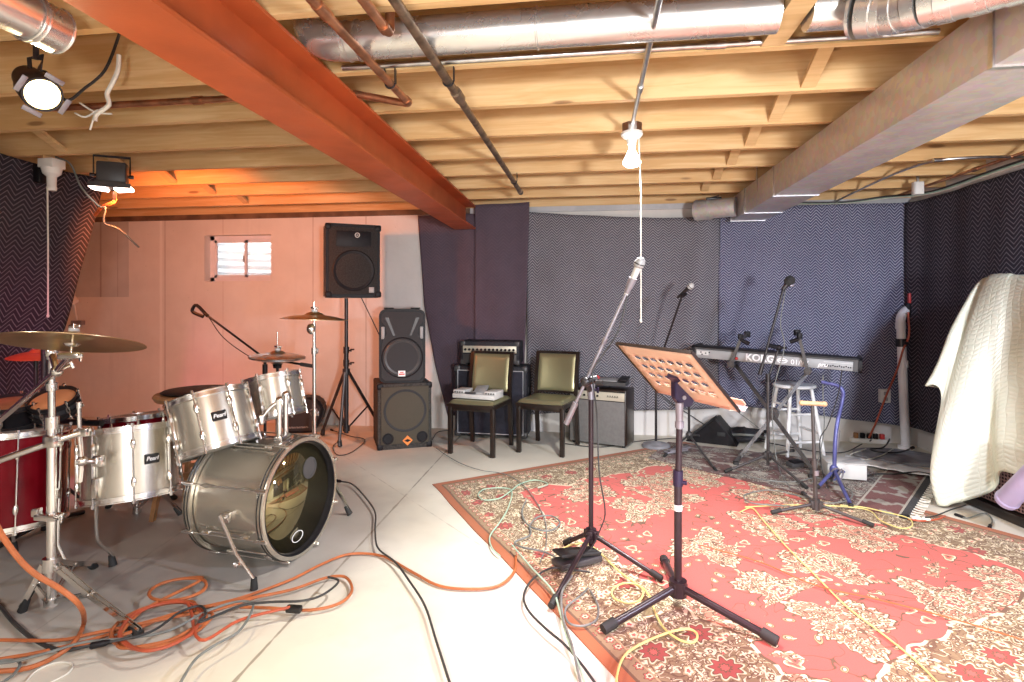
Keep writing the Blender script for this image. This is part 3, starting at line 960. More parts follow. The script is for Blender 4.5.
pipe_run('pipe', 'brown pipe running just above the top of the black herringbone blanket', [V((2.70, 1.9, 2.235)), V((2.64, 5.5, 2.235))], 0.011, M['copper'],
         [((2.66, 4.4, 2.235), (2.66, 4.47, 2.235), 0.016)])
# white rail along the top of the right wall with a junction box
b = MB(); b.box((XR - 0.02, 2.2, 2.205), (0.035, 6.9, 0.045), bevel=0.006)
solo('blanket_rail', b, M['white_paint'], 'white wooden rail along the top of the black herringbone blanket', 'rail')
t = thing('junction_box', 'small white junction box above the corner of the two blankets', 'junction box', (2.55, 4.95, 2.16))
b = MB(); b.box((2.55, 4.95, 2.205), (0.07, 0.05, 0.10), bevel=0.004); part('box_body', b, M['white_plastic'], t, True)
b = MB(); b.cyl((2.55, 4.95, 2.25), (2.55, 4.95, 2.37), 0.011); part('conduit_stub', b, M['steel_pipe'], t, True)
b = MB(); b.box((2.55, 4.92, 2.205), (0.06, 0.008, 0.09), bevel=0.002); part('cover_plate', b, M['white_plastic'], t, True)
for i, (m, dz) in enumerate((('white_cable', 0), ('green_cable', 0.02), ('black_cable', 0.012))):
    q = 0.03 * i; dz = 0.0
    b = MB(); b.tube([(1.7, 5.58 - q, 2.212), (2.2, 5.53 - q, 2.195), (2.55 - q, 5.4 - q, 2.212), (2.76 - q, 5.1 - q, 2.195), (2.79 - q, 4.3, 2.212), (2.79 - q, 3.0, 2.212)], 0.008, 6, smooth=4)
    solo('overhead_cable', b, M[m], ('white', 'green', 'black')[i] + ' cable tucked above the corner of the navy and black blankets', 'cable')

# hung lamp on conduit
LX, LY = 0.20, 3.10
lamp = thing('bulb_lampholder', 'bare white bulb on a conduit box with a long pull cord, hanging mid-room', 'ceiling lamp', (LX, LY, 2.0))
b = MB(); b.cyl((LX, -2.0, 2.236), (LX, LY - 0.02, 2.236), 0.0105, seg=10); b.cyl((LX, 2.52, 2.236), (LX, 2.58, 2.236), 0.015, seg=10)
part('conduit', b, M['steel_pipe'], lamp, True)
b = MB(); b.prism([(0.055 * math.cos(PI / 8 + k * PI / 4), 0.055 * math.sin(PI / 8 + k * PI / 4)) for k in range(8)], 0, 0.045, Matrix.Translation((LX, LY, 2.205)))
part('junction_box', b, M['steel_pipe'], lamp, True)
b = MB(); b.lathe([(0, 2.205), (0.056, 2.205), (0.058, 2.19), (0.045, 2.175), (0.028, 2.165), (0.024, 2.14), (0, 2.14)], Matrix.Translation((LX, LY, 0)), 24)
part('lamp_socket', b, M['porcelain'], lamp, True)
b = MB(); b.lathe([(0, 2.14), (0.014, 2.14), (0.018, 2.11), (0.032, 2.08), (0.047, 2.05), (0.047, 2.035), (0.03, 2.022), (0, 2.018)], Matrix.Translation((LX, LY, 0)), 24)
bulb = part('bulb', b, M['bulb_white'], lamp, True)
b = MB(); b.tube([(LX + 0.035, LY - 0.03, 2.165), (LX + 0.045, LY - 0.03, 1.9), (LX + 0.045, LY - 0.03, 1.21)], 0.0035, 6); b.ball((LX + 0.045, LY - 0.03, 1.2), 0.007, (1, 1, 1.5), 8)
part('pull_cord', b, M['white_cable'], lamp, True)

# second lampholder with outlet by the hanging blanket
SX, SY = -3.52, 3.27
sock = thing('pull_cord_lampholder', 'white socket box with a pull cord in front of the maroon-lit hanging blanket', 'lampholder', (SX, SY, 2.0))
b = MB(); b.box((SX, SY, 2.205), (0.11, 0.10, 0.06), bevel=0.006); part('box_body', b, M['porcelain'], sock, True)
b = MB(); b.lathe([(0, 2.18), (0.06, 2.18), (0.05, 2.14), (0.028, 2.12), (0.026, 2.06), (0.03, 2.05), (0.026, 2.03), (0, 2.03)], Matrix.Translation((SX, SY, 0)), 20); part('lamp_socket', b, M['porcelain'], sock, True)
b = MB(); b.box((SX - 0.07, SY - 0.02, 2.14), (0.05, 0.05, 0.12), bevel=0.006); part('plug_adapter', b, M['black_plastic'], sock, True)
b = MB(); b.tube([(SX, SY - 0.03, 2.05), (SX + 0.005, SY - 0.03, 1.7), (SX + 0.005, SY - 0.03, 1.215)], 0.005, 6); b.ball((SX + 0.005, SY - 0.03, 1.21), 0.009, (1, 1, 1.4), 8); part('pull_cord', b, M['white_cable'], sock, True)
b = MB(); b.flatbar([(SX - 0.02, SY, 2.235), (SX + 0.02, SY - 0.02, 2.42)], 0.07, 0.02)
solo('cleat_board', b, M['pine_brace'], 'short wooden cleat above the white pull cord socket', 'wood block')
b = MB(); b.tube([(SX + 0.03, SY, 2.25), (SX + 0.14, SY, 2.20), (SX + 0.20, SY + 0.02, 2.05), (SX + 0.30, SY + 0.05, 1.93), (SX + 0.34, SY + 0.06, 1.92), (SX + 0.33, SY + 0.06, 1.82), (SX + 0.42, SY + 0.08, 1.78), (SX + 0.55, SY + 0.10, 1.66)], 0.006, 6, smooth=4)
solo('lamp_wire', b, M['grey_cable'], 'thin wire drooping from the socket box toward the floodlight', 'wire')

# par can spotlight
pc = at_depth(43, 95, 2.1); pd = (at_depth(13, 62, 2.32) - pc).normalized()
PS = Matrix.Scale(0.84, 4)
par = thing('par_can', 'black par can stage lamp glowing yellow under the joists', 'stage lamp', pc)
Mx = frame(pc, pd) @ PS
b = MB(); b.lathe([(0.066, 0.0), (0.074, 0.0), (0.078, 0.02), (0.076, 0.13), (0.06, 0.17), (0.06, 0.24), (0.045, 0.27), (0, 0.275)], Mx, 28)
part('can_body', b, M['black_metal'], par, True)
b = MB(); b.lathe([(0, 0.004), (0.03, 0.0), (0.066, 0.010)], Mx, 28)
part('lens', b, M['lens_warm'], par, True)
for a in (20, 110, 200, 290):
    c = math.radians(a)
    b = MB(); b.box((0.086, 0, -0.004), (0.022, 0.075, 0.006), Mx @ Matrix.Rotation(c, 4, 'Z'), bevel=0.002)
    part('filter_clip', b, M['pale_metal'], par, True)
b = MB(); hp = Mx @ V((0, 0, 0.11)); top = V((hp.x, hp.y, 2.25))
b.flatbar([Mx @ V((0.08, 0, 0.1)), Mx @ V((0.10, 0, 0.1)), top + V((0.03, 0, -0.03)), top + V((-0.03, 0, -0.03)), Mx @ V((-0.10, 0, 0.1)), Mx @ V((-0.08, 0, 0.1))], 0.025, 0.004, (0.3, 1, 0.1))
b.cyl(top + V((0, 0, 0.128)), top - V((0, 0, 0.035)), 0.010)
part('yoke', b, M['black_metal'], par, True)
pcable = [Mx @ V((0, 0, 0.27)), Mx @ V((0.05, 0.06, 0.24)), at_depth(65, 100, 2.2), at_depth(85, 88, 2.25), at_depth(105, 70, 2.3), at_depth(118, 38, 2.35), at_depth(121, 25, 2.3)]
b = MB(); b.tube(pcable, 0.006, 6, smooth=5)
solo('lamp_cable', b, M['black_cable'], 'black cable rising from the par can to the steel beam', 'cable')
b = MB(); b.tube([at_depth(119, 55, 2.33), at_depth(118, 70, 2.33), at_depth(112, 84, 2.33), at_depth(107, 94, 2.33), at_depth(109, 105, 2.33), at_depth(97, 114, 2.33), at_depth(95, 121, 2.33)], 0.009, 6, smooth=3)
solo('hanging_wire', b, M['white_cable'], 'loose pale wire dangling from the joists beside the glowing par can', 'wire')
b = MB()
for q in ([(75, 113), (85, 117), (98, 110)], [(80, 103), (95, 112), (112, 114)], [(94, 117), (90, 130)]):
    b.tube([at_depth(x, y, 2.33) for x, y in q], 0.004, 5, smooth=3)
solo('hanging_wire', b, M['white_cable'], 'frayed ends of thin wire below the dangling pale wire', 'wire')

# floodlight
fl = at_depth(112, 176, 3.72)
fx = Matrix.Translation(fl) @ rotz(0.55)
flood = thing('floodlight', 'dark grey work floodlight with lit lens hanging under the joists by the window wall', 'floodlight', fl)
b = MB(); b.box((0, 0.02, 0.02), (0.165, 0.10, 0.14), fx, bevel=0.012)
for k in range(7): b.box((-0.06 + 0.02 * k, 0.075, 0.02), (0.006, 0.03, 0.12), fx)
part('housing', b, M['dark_plastic'], flood, True)
b = MB(); b.prism([(-0.115, -0.075), (0.115, -0.075), (0.10, 0.075), (-0.10, 0.075)], -0.085, -0.055, fx); b.prism([(-0.085, -0.05), (0.085, -0.05), (0.08, 0.06), (-0.08, 0.06)], -0.055, -0.04, fx)
part('hood', b, M['grey_metal'], flood, True)
for s in (-1, 1):
    b = MB(); b.box((s * 0.058, -0.01, -0.092), (0.095, 0.12, 0.022), fx @ Matrix.Rotation(s * -0.12, 4, 'Y'), bevel=0.008)
    part('lens', b, M['lens_flood'], flood, True)
b = MB(); b.flatbar([fx @ V((-0.085, 0, 0)), fx @ V((-0.1, 0, 0)), fx @ V((-0.1, 0, 0.125)), fx @ V((0.1, 0, 0.125)), fx @ V((0.1, 0, 0)), fx @ V((0.085, 0, 0))], 0.02, 0.004, (0.5, 1, 0)); b.cyl(fx @ V((-0.12, 0, 0)), fx @ V((-0.095, 0, 0)), 0.012); b.cyl(fx @ V((0.12, 0, 0)), fx @ V((0.095, 0, 0)), 0.012)
part('bracket', b, M['black_metal'], flood, True)
b = MB(); b.tube([fx @ V((0.02, 0.03, -0.09)), at_depth(115, 193, 3.74), at_depth(114, 202, 3.74), at_depth(104, 206, 3.78), at_depth(95, 215, 3.85)], 0.011, 6, smooth=3)
solo('floodlight_cable', b, M['orange_cable'], 'bright orange cable hanging from the floodlight to the blanket edge', 'cable')

# ------------------------------------------------------------------ hanging blankets
def blanket(name_label, fn, nu, nv, uw, vh, mat, group='moving blankets hung on the walls', uoff=0.0):
    b = MB(); b.sheet(fn, nu, nv, lambda u, v: (uoff + u * uw, v * vh))
    return solo('hanging_blanket', b, mat, name_label, 'blanket', group, solid=0.008, origin=False, angle=60)
def lerp(a, b, t): return a + (b - a) * t
def curve(pts, t):
    """piecewise linear lookup"""
    for (a, x), (c, y) in zip(pts, pts[1:]):
        if t <= c: return x + (y - x) * (t - a) / (c - a)
    return pts[-1][1]
yb = 5.655
def fold(x, z, s, amp): return amp * (0.5 * math.sin(x * 7.3 + s) + 0.35 * math.sin(x * 15.1 + 2 * s + z * 1.3) + 0.4 * noise.noise(V((x * 3, z * 2.0, s))))
# plum blanket, two overlapping lengths
lx = [(0, wx(419)), (0.45, wx(425)), (0.75, wx(436)), (1, wx(449))]
def fA(u, v):
    x = lerp(curve(lx, 1 - v), wx(500), u)
    z = lerp(0.12 + 0.03 * (1 - u), 2.19, v)
    return V((x, yb + 0.002 + fold(x, z, 1.0, 0.028), z))
blanket('dark plum blanket with a curved hem between the black speakers and the amplifier stack', fA, 40, 50, 0.85, 2.1, M['blanket_plain'])
def fA2(u, v):
    x = lerp(wx(477), wx(lerp(524, 531, v)), u)
    z = lerp(0.18, 2.27 + 0.012 * u, v)
    zz = z
    y = yb - 0.06 + fold(x, z, 2.3, 0.026) - 0.02 * max(0, v - 0.9) * 10
    return V((x, y, zz))
blanket('narrow dark plum blanket hung up to the joists behind the amplifier head', fA2, 30, 50, 0.55, 2.1, M['blanket_plain'])
def fB(u, v):
    x = lerp(wx(528), wx(718), u)
    ztop = 2.198 - 0.098 * u - 0.02 * math.sin(PI * u)
    z = lerp(at_y(lerp(530, 715, u), lerp(414, 408, u), yb).z, ztop, v)
    dr = math.exp(-((x - wx(706) + (1 - v) * 0.25) / 0.12) ** 2)
    return V((x, yb - 0.012 + fold(x, z, 4.0, 0.022) - 0.06 * dr * (0.4 + v), z))
blanket('charcoal herringbone quilted blanket behind the mic stands and music stand', fB, 70, 50, 1.95, 1.9, M['blanket_grey'])
def fC(u, v):
    x = lerp(wx(717), wx(915), u)
    z = lerp(at_y(lerp(717, 913, u), lerp(402, 427, u), yb).z, 2.20, v)
    return V((x, yb - 0.03 + fold(x, z, 7.0, 0.020) - 0.03 * math.exp(-((x - 2.8) / 0.08) ** 2), z))
blanket('navy herringbone quilted blanket hanging behind the keyboard', fC, 70, 50, 2.0, 1.9, M['blanket_navy'])
def fD(u, v):
    y = lerp(5.62, 1.0, u)
    z = lerp(0.22 + 0.03 * math.sin(y * 2), 2.185, v)
    return V((XR - 0.055 + fold(y, z, 9.0, 0.014) - 0.05 * math.exp(-((y - 5.55) / 0.1) ** 2), y, z))
blanket('black herringbone blanket on the wall behind the pale quilt', fD, 90, 50, 4.6, 1.95, M['blanket_black'])
def fE(u, v):
    z = lerp(0.25, 2.23, v)
    yend = 3.80 - 0.30 * (2.22 - z) / 1.15 * (1.0 if z > 0.9 else 1.0)
    y = lerp(1.2, yend, u)
    sag = 0.05 * (1 - u) * math.sin(v * PI)
    return V((-3.66 - 0.06 * math.exp(-((v - 0.55 + 0.5 * (u - 0.5)) / 0.12) ** 2) + fold(y, z, 12.0, 0.02), y, z - sag - 0.03 * math.sin(u * 9) * v * 0.5))
blanket('black herringbone blanket hung as a divider beside the drum kit', fE, 80, 60, 2.6, 2.0, M['blanket_black'])
# blanket D and E are on the same mesh material but catch different lamps

# small clip lamp on the wall behind the drums
cl = thing('wall_lamp', 'small white clip-on lamp showing between the blanket edge and the concrete wall', 'lamp', at_y(73, 310, 5.6))
c = at_y(74, 304, 5.62)
b = MB(); b.lathe([(0, 0.0), (0.05, 0.0), (0.065, 0.03), (0.05, 0.10), (0.03, 0.12), (0, 0.12)], frame(c, (-0.3, -0.4, 0.9)), 20); part('lamp_shade', b, M['white_plastic'], cl, True)
b = MB(); b.cyl(c + V((-0.03, -0.03, 0.10)), c + V((-0.05, -0.05, 0.22)), 0.022); b.tube([c, c + V((0, 0.02, -0.1)), c + V((0, 0.04, -0.18))], 0.008); part('neck', b, M['white_plastic'], cl, True)
b = MB(); b.box(c + V((0.02, 0.03, -0.21)), (0.14, 0.05, 0.05), bevel=0.006); part('clip', b, M['pale_metal'], cl, True)

# ------------------------------------------------------------------ rugs
def quad_rug(name, A, B, D, C, W, L, mat, label, z0, th, wr, nu=60, nv=60, bump=0.003):
    def f(u, v):
        p = (A * (1 - u) + B * u) * (1 - v) + (D * (1 - u) + C * u) * v
        e = 0.012 * noise.noise(V((p.x * 2.2, p.y * 2.2, wr)))
        edge = min(u, 1 - u, v, 1 - v)
        p = p + V((e, e * 0.6, 0))
        return V((p.x, p.y, z0 + th + bump * (1 + noise.noise(V((p.x * 3, p.y * 3, wr + 3))))))
    b = MB(); b.sheet(f, nu, nv, lambda u, v: (u * W, v * L))
    bm = b.bm
    ext = bmesh.ops.extrude_face_region(bm, geom=bm.faces[:])
    for e in ext['geom']:
        if isinstance(e, bmesh.types.BMVert): e.co.z = z0
    return solo('rug', b, mat, label, 'rug', origin=False)
RA, RB = V((-1.14, 3.93, 0)), V((0.83, 5.46, 0))
RD, RC = RA + V((0.533, -0.846, 0)) * 3.2, RB + V((0.61, -0.79, 0)) * 3.2
M['rug'] = mk_rug('persian_rug', (0.52, 0.100, 0.082), 2.5, 3.2)
quad_rug('rug', RA, RB, RD, RC, 2.5, 3.2, M['rug'], 'large red Persian rug with cream floral pattern under the mic and music stands', 0.0, 0.005, 1.0, bump=0.0005)
DA, DB, DC, DD = on_floor(648, 459), on_floor(908, 521), on_floor(938, 474), on_floor(668, 443)
M['rug_dark'] = mk_rug('dark_rug', (0.12, 0.05, 0.045), 2.2, 1.3, True)
quad_rug('rug', DD, DC, DA, DB, 2.2, 1.3, M['rug_dark'], 'dark brown worn rug under the keyboard stand', 0.0066, 0.004, 5.0, bump=0.0004)
# ------------------------------------------------------------------ drums and stands
def drum(root, Mx, R, depth, shell, nlug=8, badge=None, top='drumhead_white', bottom='drumhead_white', phase=0.0, hoop='chrome'):
    """Mx: local frame, z from the lower rim to the batter head"""
    b = MB(); b.lathe([(R - 0.006, 0.004), (R, 0.004), (R, depth - 0.004), (R - 0.006, depth - 0.004)], Mx, 48)
    sh = part('shell', b, shell, root, True)
    b = MB(); b.lathe([(0, depth + 0.002), (R - 0.012, depth + 0.002), (R + 0.003, depth - 0.004), (R + 0.003, depth - 0.012)], Mx, 48)
    part('batter_head', b, M[top], root, True)
    b = MB(); b.lathe([(0, -0.002), (R - 0.012, -0.002), (R + 0.003, 0.004), (R + 0.003, 0.012)], Mx, 48)
    part('lower_head', b, M[bottom], root, True)
    for z0, s in ((depth, 1), (0, -1)):
        b = MB()
        b.lathe([(R + 0.004, z0 - s * 0.014), (R + 0.016, z0 - s * 0.014), (R + 0.016, z0 - s * 0.010), (R + 0.007, z0 - s * 0.008), (R + 0.007, z0 + s * 0.007), (R + 0.014, z0 + s * 0.009), (R + 0.014, z0 + s * 0.013), (R + 0.004, z0 + s * 0.011)], Mx, 48, closed=True)
        part('hoop', b, M[hoop], root, True)
    for k in range(nlug):
        a = phase + 2 * PI * k / nlug
        L = Mx @ Matrix.Rotation(a, 4, 'Z')
        b = MB()
        x = R + 0.013
        b.cyl(L @ V((x, 0, -0.02)), L @ V((x, 0, depth + 0.022)), 0.0035, seg=8)
        for z in (-0.02, depth + 0.012): b.cyl(L @ V((x, 0, z - 0.004)), L @ V((x, 0, z + 0.012)), 0.007, seg=8)
        z1, z2 = depth * 0.16, depth * 0.84
        for zc in (z1 + 0.02, z2 - 0.02):
            b.ball((x - 0.004, 0, zc), 0.014, (0.75, 0.8, 1.9), 10, L)
        b.box((x - 0.006, 0, (z1 + z2) / 2), (0.012, 0.008, z2 - z1 - 0.03), L, bevel=0.003)
        part('lug', b, M['chrome'], root, True)
    if badge is not None:
        L = Mx @ Matrix.Rotation(badge, 4, 'Z') @ Matrix.Translation((R + 0.002, 0, depth * 0.52)) @ Matrix(((0, 0, 1, 0), (1, 0, 0, 0), (0, 1, 0, 0), (0, 0, 0, 1)))
        b = MB(); b.prism(rounded(0.064, 0.044, 0.004), -0.004, 0.0015, L)
        bd = part('badge', b, M['badge_black'], root, True, 'black rectangular badge')
        part('lettering', text_mesh('Pearl', 0.026, 0.0004, L @ Matrix.Translation((0, 0, 0.0022)), 0.0004, 0.25), M['lettering_white'], bd, True)
    return sh

def cymbal(name, label, c, n, R, mat='brass', group='cymbals of the drum kit', bell=0.06, bow=0.030, felt=True, cat='cymbal'):
    t = thing(name, label, cat, c, group=group)
    Mx = frame(c, n)
    prof = [(0.005, bow + 0.022), (bell * 0.35, bow + 0.021), (bell * 0.75, bow + 0.013), (bell, bow + 0.002)]
    for k in range(1, 9):
        q = k / 8
        prof.append((bell + (R - bell) * q, (bow) * (1 - q ** 1.7)))
    low = [(r, z - 0.0018) for r, z in prof]
    b = MB(); b.lathe(prof + low[::-1], Mx, 72, closed=True)
    part('cymbal_plate', b, M[mat], t, True, angle=60)
    if felt:
        b = MB(); z = bow + 0.022
        b.lathe([(0, z), (0.018, z), (0.018, z + 0.012), (0, z + 0.012)], Mx, 16); part('felt_washer', b, M['drumhead_white'], t, True)
        b = MB(); b.box((0, 0, z + 0.022), (0.05, 0.007, 0.012), Mx, bevel=0.002); b.cyl(Mx @ V((0, 0, z + 0.01)), Mx @ V((0, 0, z + 0.03)), 0.007)
        part('wing_nut', b, M['chrome'], t, True)
    return t

def foot(b, p, d, r=0.018):
    """tapered rubber foot at floor point p with leg direction d (upward)"""
    d = V(d).normalized()
    b.cyl(V(p) + V((0, 0, 0.004)), V(p) + d * 0.055 + V((0, 0, 0.006)), r, r * 0.7, 12)

def hw_tripod(root, base, zc, feet, rp=0.0125, mat='chrome', zlow=0.05, strap=0.013, pole_top=None):
    """double-braced tripod: sliding collar at zc, straps down to the feet, lower braces from the pole"""
    base = V(base)
    for f in feet:
        f = V(f)
        top = base + V((0, 0, zc)); h = V((f.x - base.x, f.y - base.y, 0)).normalized()
        s = V((-h.y, h.x, 0)) * 0.011
        k = top + h * 0.03
        b = MB()
        knee = k.lerp(f, 0.42)
        for q in (1, -1):
            b.flatbar([k + s * q, knee + s * q * 0.9, f + s * q * 0.5 + V((0, 0, 0.02))], 0.004, strap, (0, 0, 1))
        low = base + V((0, 0, zlow)) + h * 0.02
        for q in (1, -1):
            b.flatbar([low + s * q * 0.6, knee + s * q * 0.6], 0.003, strap * 0.8)
        b.cyl(knee - s * 1.3, knee + s * 1.3, 0.006, seg=8)
        lg = part('leg', b, M[mat], root, True)
        b = MB(); foot(b, f, k - f); part('rubber_foot', b, M['rubber'], lg, True)
    b = MB(); b.cyl(base + V((0, 0, zc - 0.025)), base + V((0, 0, zc + 0.03)), rp * 1.75, seg=14)
    b.cyl(base + V((0, 0, zc)), base + V((rp * 3.2, -rp * 1.5, zc)), 0.006); b.box(base + V((rp * 3.4, -rp * 1.6, zc)), (0.008, 0.03, 0.012), bevel=0.002)
    part('collar', b, M[mat], root, True)
    b = MB(); b.cyl(base + V((0, 0, zlow - 0.02)), base + V((0, 0, zlow + 0.012)), rp * 1.5, seg=14)
    part('collar', b, M[mat], root, True)

def wing(b, p, d, L=0.03):
    p, d = V(p), V(d).normalized()
    b.cyl(p, p + d * L, 0.005, seg=8)
    B = frame(p + d * L, d)
    b.box((0, 0, 0.004), (0.03, 0.006, 0.012), B, bevel=0.002)

# bass drum -----------------------------------------------------------
n = V((0.990, -0.14, 0)).normalized()
Cf = V((-1.475, 2.735, 0.302))
BD = 0.46
t = thing('bass_drum', 'big silver bass drum lying on its side with a dark mirror-like front head', 'bass drum', (Cf.x, Cf.y, 0), group='silver drum kit')
Mx = frame(Cf - n * BD, n, (0, 0, 1))       # local x = up, z = toward the front head
R = 0.278
b = MB(); b.lathe([(R - 0.008, 0.02), (R, 0.02), (R, BD - 0.02), (R - 0.008, BD - 0.02)], Mx, 72); part('shell', b, M['shell'], t, True)
for z0, z1 in ((0.0, 0.042), (BD - 0.042, BD)):
    b = MB(); b.lathe([(R + 0.004, z0), (R + 0.022, z0), (R + 0.024, z0 + 0.004), (R + 0.024, z1 - 0.004), (R + 0.022, z1), (R + 0.004, z1)], Mx, 72, closed=True)
    h = part('hoop', b, M['shell'], t, True)
    b = MB(); zz = z0 if z0 < 0.1 else z1
    b.lathe([(R + 0.0245, z0 + 0.010), (R + 0.0262, z0 + 0.011), (R + 0.0262, z0 + 0.015), (R + 0.0245, z0 + 0.016)], Mx, 72)
    b.lathe([(R + 0.0245, z1 - 0.014), (R + 0.0262, z1 - 0.013), (R + 0.0262, z1 - 0.009), (R + 0.0245, z1 - 0.008)], Mx, 72)
    part('inlay', b, M['badge_black'], h, True, 'thin black stripe')
b = MB(); b.lathe([(R - 0.010, BD - 0.040), (R + 0.005, BD - 0.040), (R + 0.005, BD - 0.001), (R + 0.002, BD + 0.001), (R - 0.003, BD - 0.001)], Mx, 72, closed=True); part('head_collar', b, M['black_plastic'], t, True, 'black head rim')
b = MB(); b.lathe([(0, BD - 0.034), (R - 0.004, BD - 0.034)], Mx, 72); hd = part('front_head', b, M['drumhead_dark'], t, True, solid=0.002)
b = MB(); b.lathe([(0, 0.012), (R, 0.012)], Mx, 72); part('batter_head', b, M['drumhead_white'], t, True, solid=0.002)
L = Mx @ Matrix.Translation((0.12, -0.10, BD - 0.0325))
b = MB(); b.lathe([(0.048, 0.0), (0.056, 0.0), (0.056, 0.004), (0.048, 0.004)], L, 32, closed=True); b.lathe([(0, 0.0007), (0.05, 0.0007)], L, 32); part('port_ring', b, M['dark_plastic'], hd, True, 'grey round port patch')
side = Matrix(((0, 1, 0, 0), (1, 0, 0, 0), (0, 0, -1, 0), (0, 0, 0, 1)))
L = Mx @ Matrix.Translation((-0.205, 0.0, BD - 0.0325))
b = MB()
prof = [(0.040, 0.0), (0.045, 0.0), (0.045, 0.0014), (0.040, 0.0014)]
b.lathe(prof, L @ Matrix.Diagonal((0.62, 1, 1, 1)), 32, closed=True)
lg = part('oval_logo', b, M['lettering_white'], hd, True, 'white oval logo')
for k in range(8):
    a = PI / 8 + 2 * PI * k / 8
    Lk = Mx @ Matrix.Rotation(a, 4, 'Z')
    x = R + 0.030
    b = MB()
    b.cyl(Lk @ V((x, 0, -0.006)), Lk @ V((x, 0, BD + 0.006)), 0.0036, seg=8)
    for z in (0.016, BD - 0.016):
        b.box((x - 0.001, 0, z), (0.012, 0.022, 0.046), Lk, bevel=0.004)
        b.cyl(Lk @ V((x + 0.003, 0, z - 0.03)), Lk @ V((x + 0.003, 0, z + 0.03)), 0.008, seg=8)
    for z in (0.115, BD - 0.115):
        b.ball((R + 0.018, 0, z), 0.014, (1.1, 0.8, 2.0), 10, Lk)
    b.box((R + 0.008, 0, BD / 2), (0.012, 0.008, 0.20), Lk, bevel=0.003)
    part('lug', b, M['chrome'], t, True)
for s, kk in ((-1, 0), (1, 1)):
    ft = on_floor(254, 590) if s < 0 else V((-1.62, 3.20, 0))
    br_ = Cf - n * 0.20 + V((n.y, -n.x, 0)) * (-s) * 0.0
    sidev = V((-n.y, n.x, 0)) * s
    br_ = Cf - n * 0.21 + sidev * (R + 0.012) + V((0, 0, -0.02))
    b = MB()
    b.box((0, 0, 0), (0.05, 0.05, 0.03), frame(br_, sidev), bevel=0.01); b.cyl(br_, br_ + sidev * 0.03, 0.018)
    wing(b, br_ + sidev * 0.025, (n * 0.9 + V((0, 0, 0.1))), 0.035)
    mid = br_ + sidev * 0.04
    b.tube([mid + V((0, 0, 0.02)), mid.lerp(ft, 0.5), ft + V((0, 0, 0.05))], 0.0085, 10)
    b.ball(mid.lerp(ft, 0.62), 0.014, (1, 1, 1.1), 10); wing(b, mid.lerp(ft, 0.62), (-0.7, -0.7, -0.3), 0.02)
    sp = part('spur', b, M['chrome'], t, True)
    b = MB(); b.cyl(ft + V((0, 0, 0.003)), ft + V((0, 0, 0.055)), 0.017, 0.013); part('rubber_foot', b, M['rubber'], sp, True)
# tom holder on top of the shell
hb = V((-1.60, 2.76, 0.59))
b = MB(); b.box(hb, (0.05, 0.10, 0.045), bevel=0.01); b.box(hb + V((0, 0, -0.015)), (0.075, 0.13, 0.012), bevel=0.004)
part('holder_base', b, M['chrome'], t, True)
T1c, T1a = V((-1.855, 2.57, 0.705)), V((-0.36, 0.13, 1)).normalized()
T2c, T2a = V((-1.755, 2.95, 0.775)), V((-0.26, 0.13, 1)).normalized()
for dy, tc, ta, RR in ((-0.03, T1c, T1a, 0.185), (0.03, T2c, T2a, 0.145)):
    b = MB()
    p = hb + V((0, dy, 0)); q = p + V((0, 0, 0.19 if dy < 0 else 0.21))
    b.cyl(p, q, 0.013, seg=14)
    b.cyl(q - V((0, 0, 0.03)), q + V((0, 0, 0.012)), 0.02, seg=14); b.ball(q + V((0, 0, 0.015)), 0.02, seg=12)
    d = tc - q; d.z = 0; e = tc - d.normalized() * (RR + 0.03)
    b.tube([q + V((0, 0, 0.01)), q.lerp(e, 0.5) + V((0, 0, 0.02)), e], 0.009, 10, smooth=3)
    wing(b, q, (0.8, -0.6, 0.1), 0.03)
    b.box((0, 0, 0), (0.05, 0.05, 0.026), frame(e, d), bevel=0.008)
    part('tom_arm', b, M['chrome'], t, True)

def facing(axis, c):
    """angle about the drum axis, in frame(c, axis), that faces the camera"""
    m = frame(c, axis).to_3x3().transposed() @ (V((0, 0, 1.3)) - V(c))
    return math.atan2(m.y, m.x)
t = thing('rack_tom', 'larger silver rack tom tilted above the bass drum, black badge facing out', 'tom drum', T1c, group='silver drum kit')
D = 0.25; Mx = frame(T1c - T1a * D / 2, T1a); fa = facing(T1a, T1c)
drum(t, Mx, 0.180, D, M['shell'], 8, fa + 0.16, phase=fa - 0.30)
t = thing('rack_tom', 'smaller silver rack tom beside the thin upright cymbal stand', 'tom drum', T2c, group='silver drum kit')
D = 0.205; Mx = frame(T2c - T2a * D / 2, T2a); fa = facing(T2a, T2c)
drum(t, Mx, 0.138, D, M['shell'], 6, None, phase=fa + 0.55)
F1c, F1a = V((-2.225, 2.475, 0.53)), V((-0.13, 0.12, 1)).normalized()
t = thing('floor_tom', 'silver floor tom held up between the red drum and the bass drum', 'tom drum', (F1c.x, F1c.y, 0), group='silver drum kit')
D = 0.31; Mx = frame(F1c - F1a * D / 2, F1a); fa = facing(F1a, F1c)
drum(t, Mx, 0.200, D, M['shell'], 8, fa + 0.42, phase=fa + 0.04)
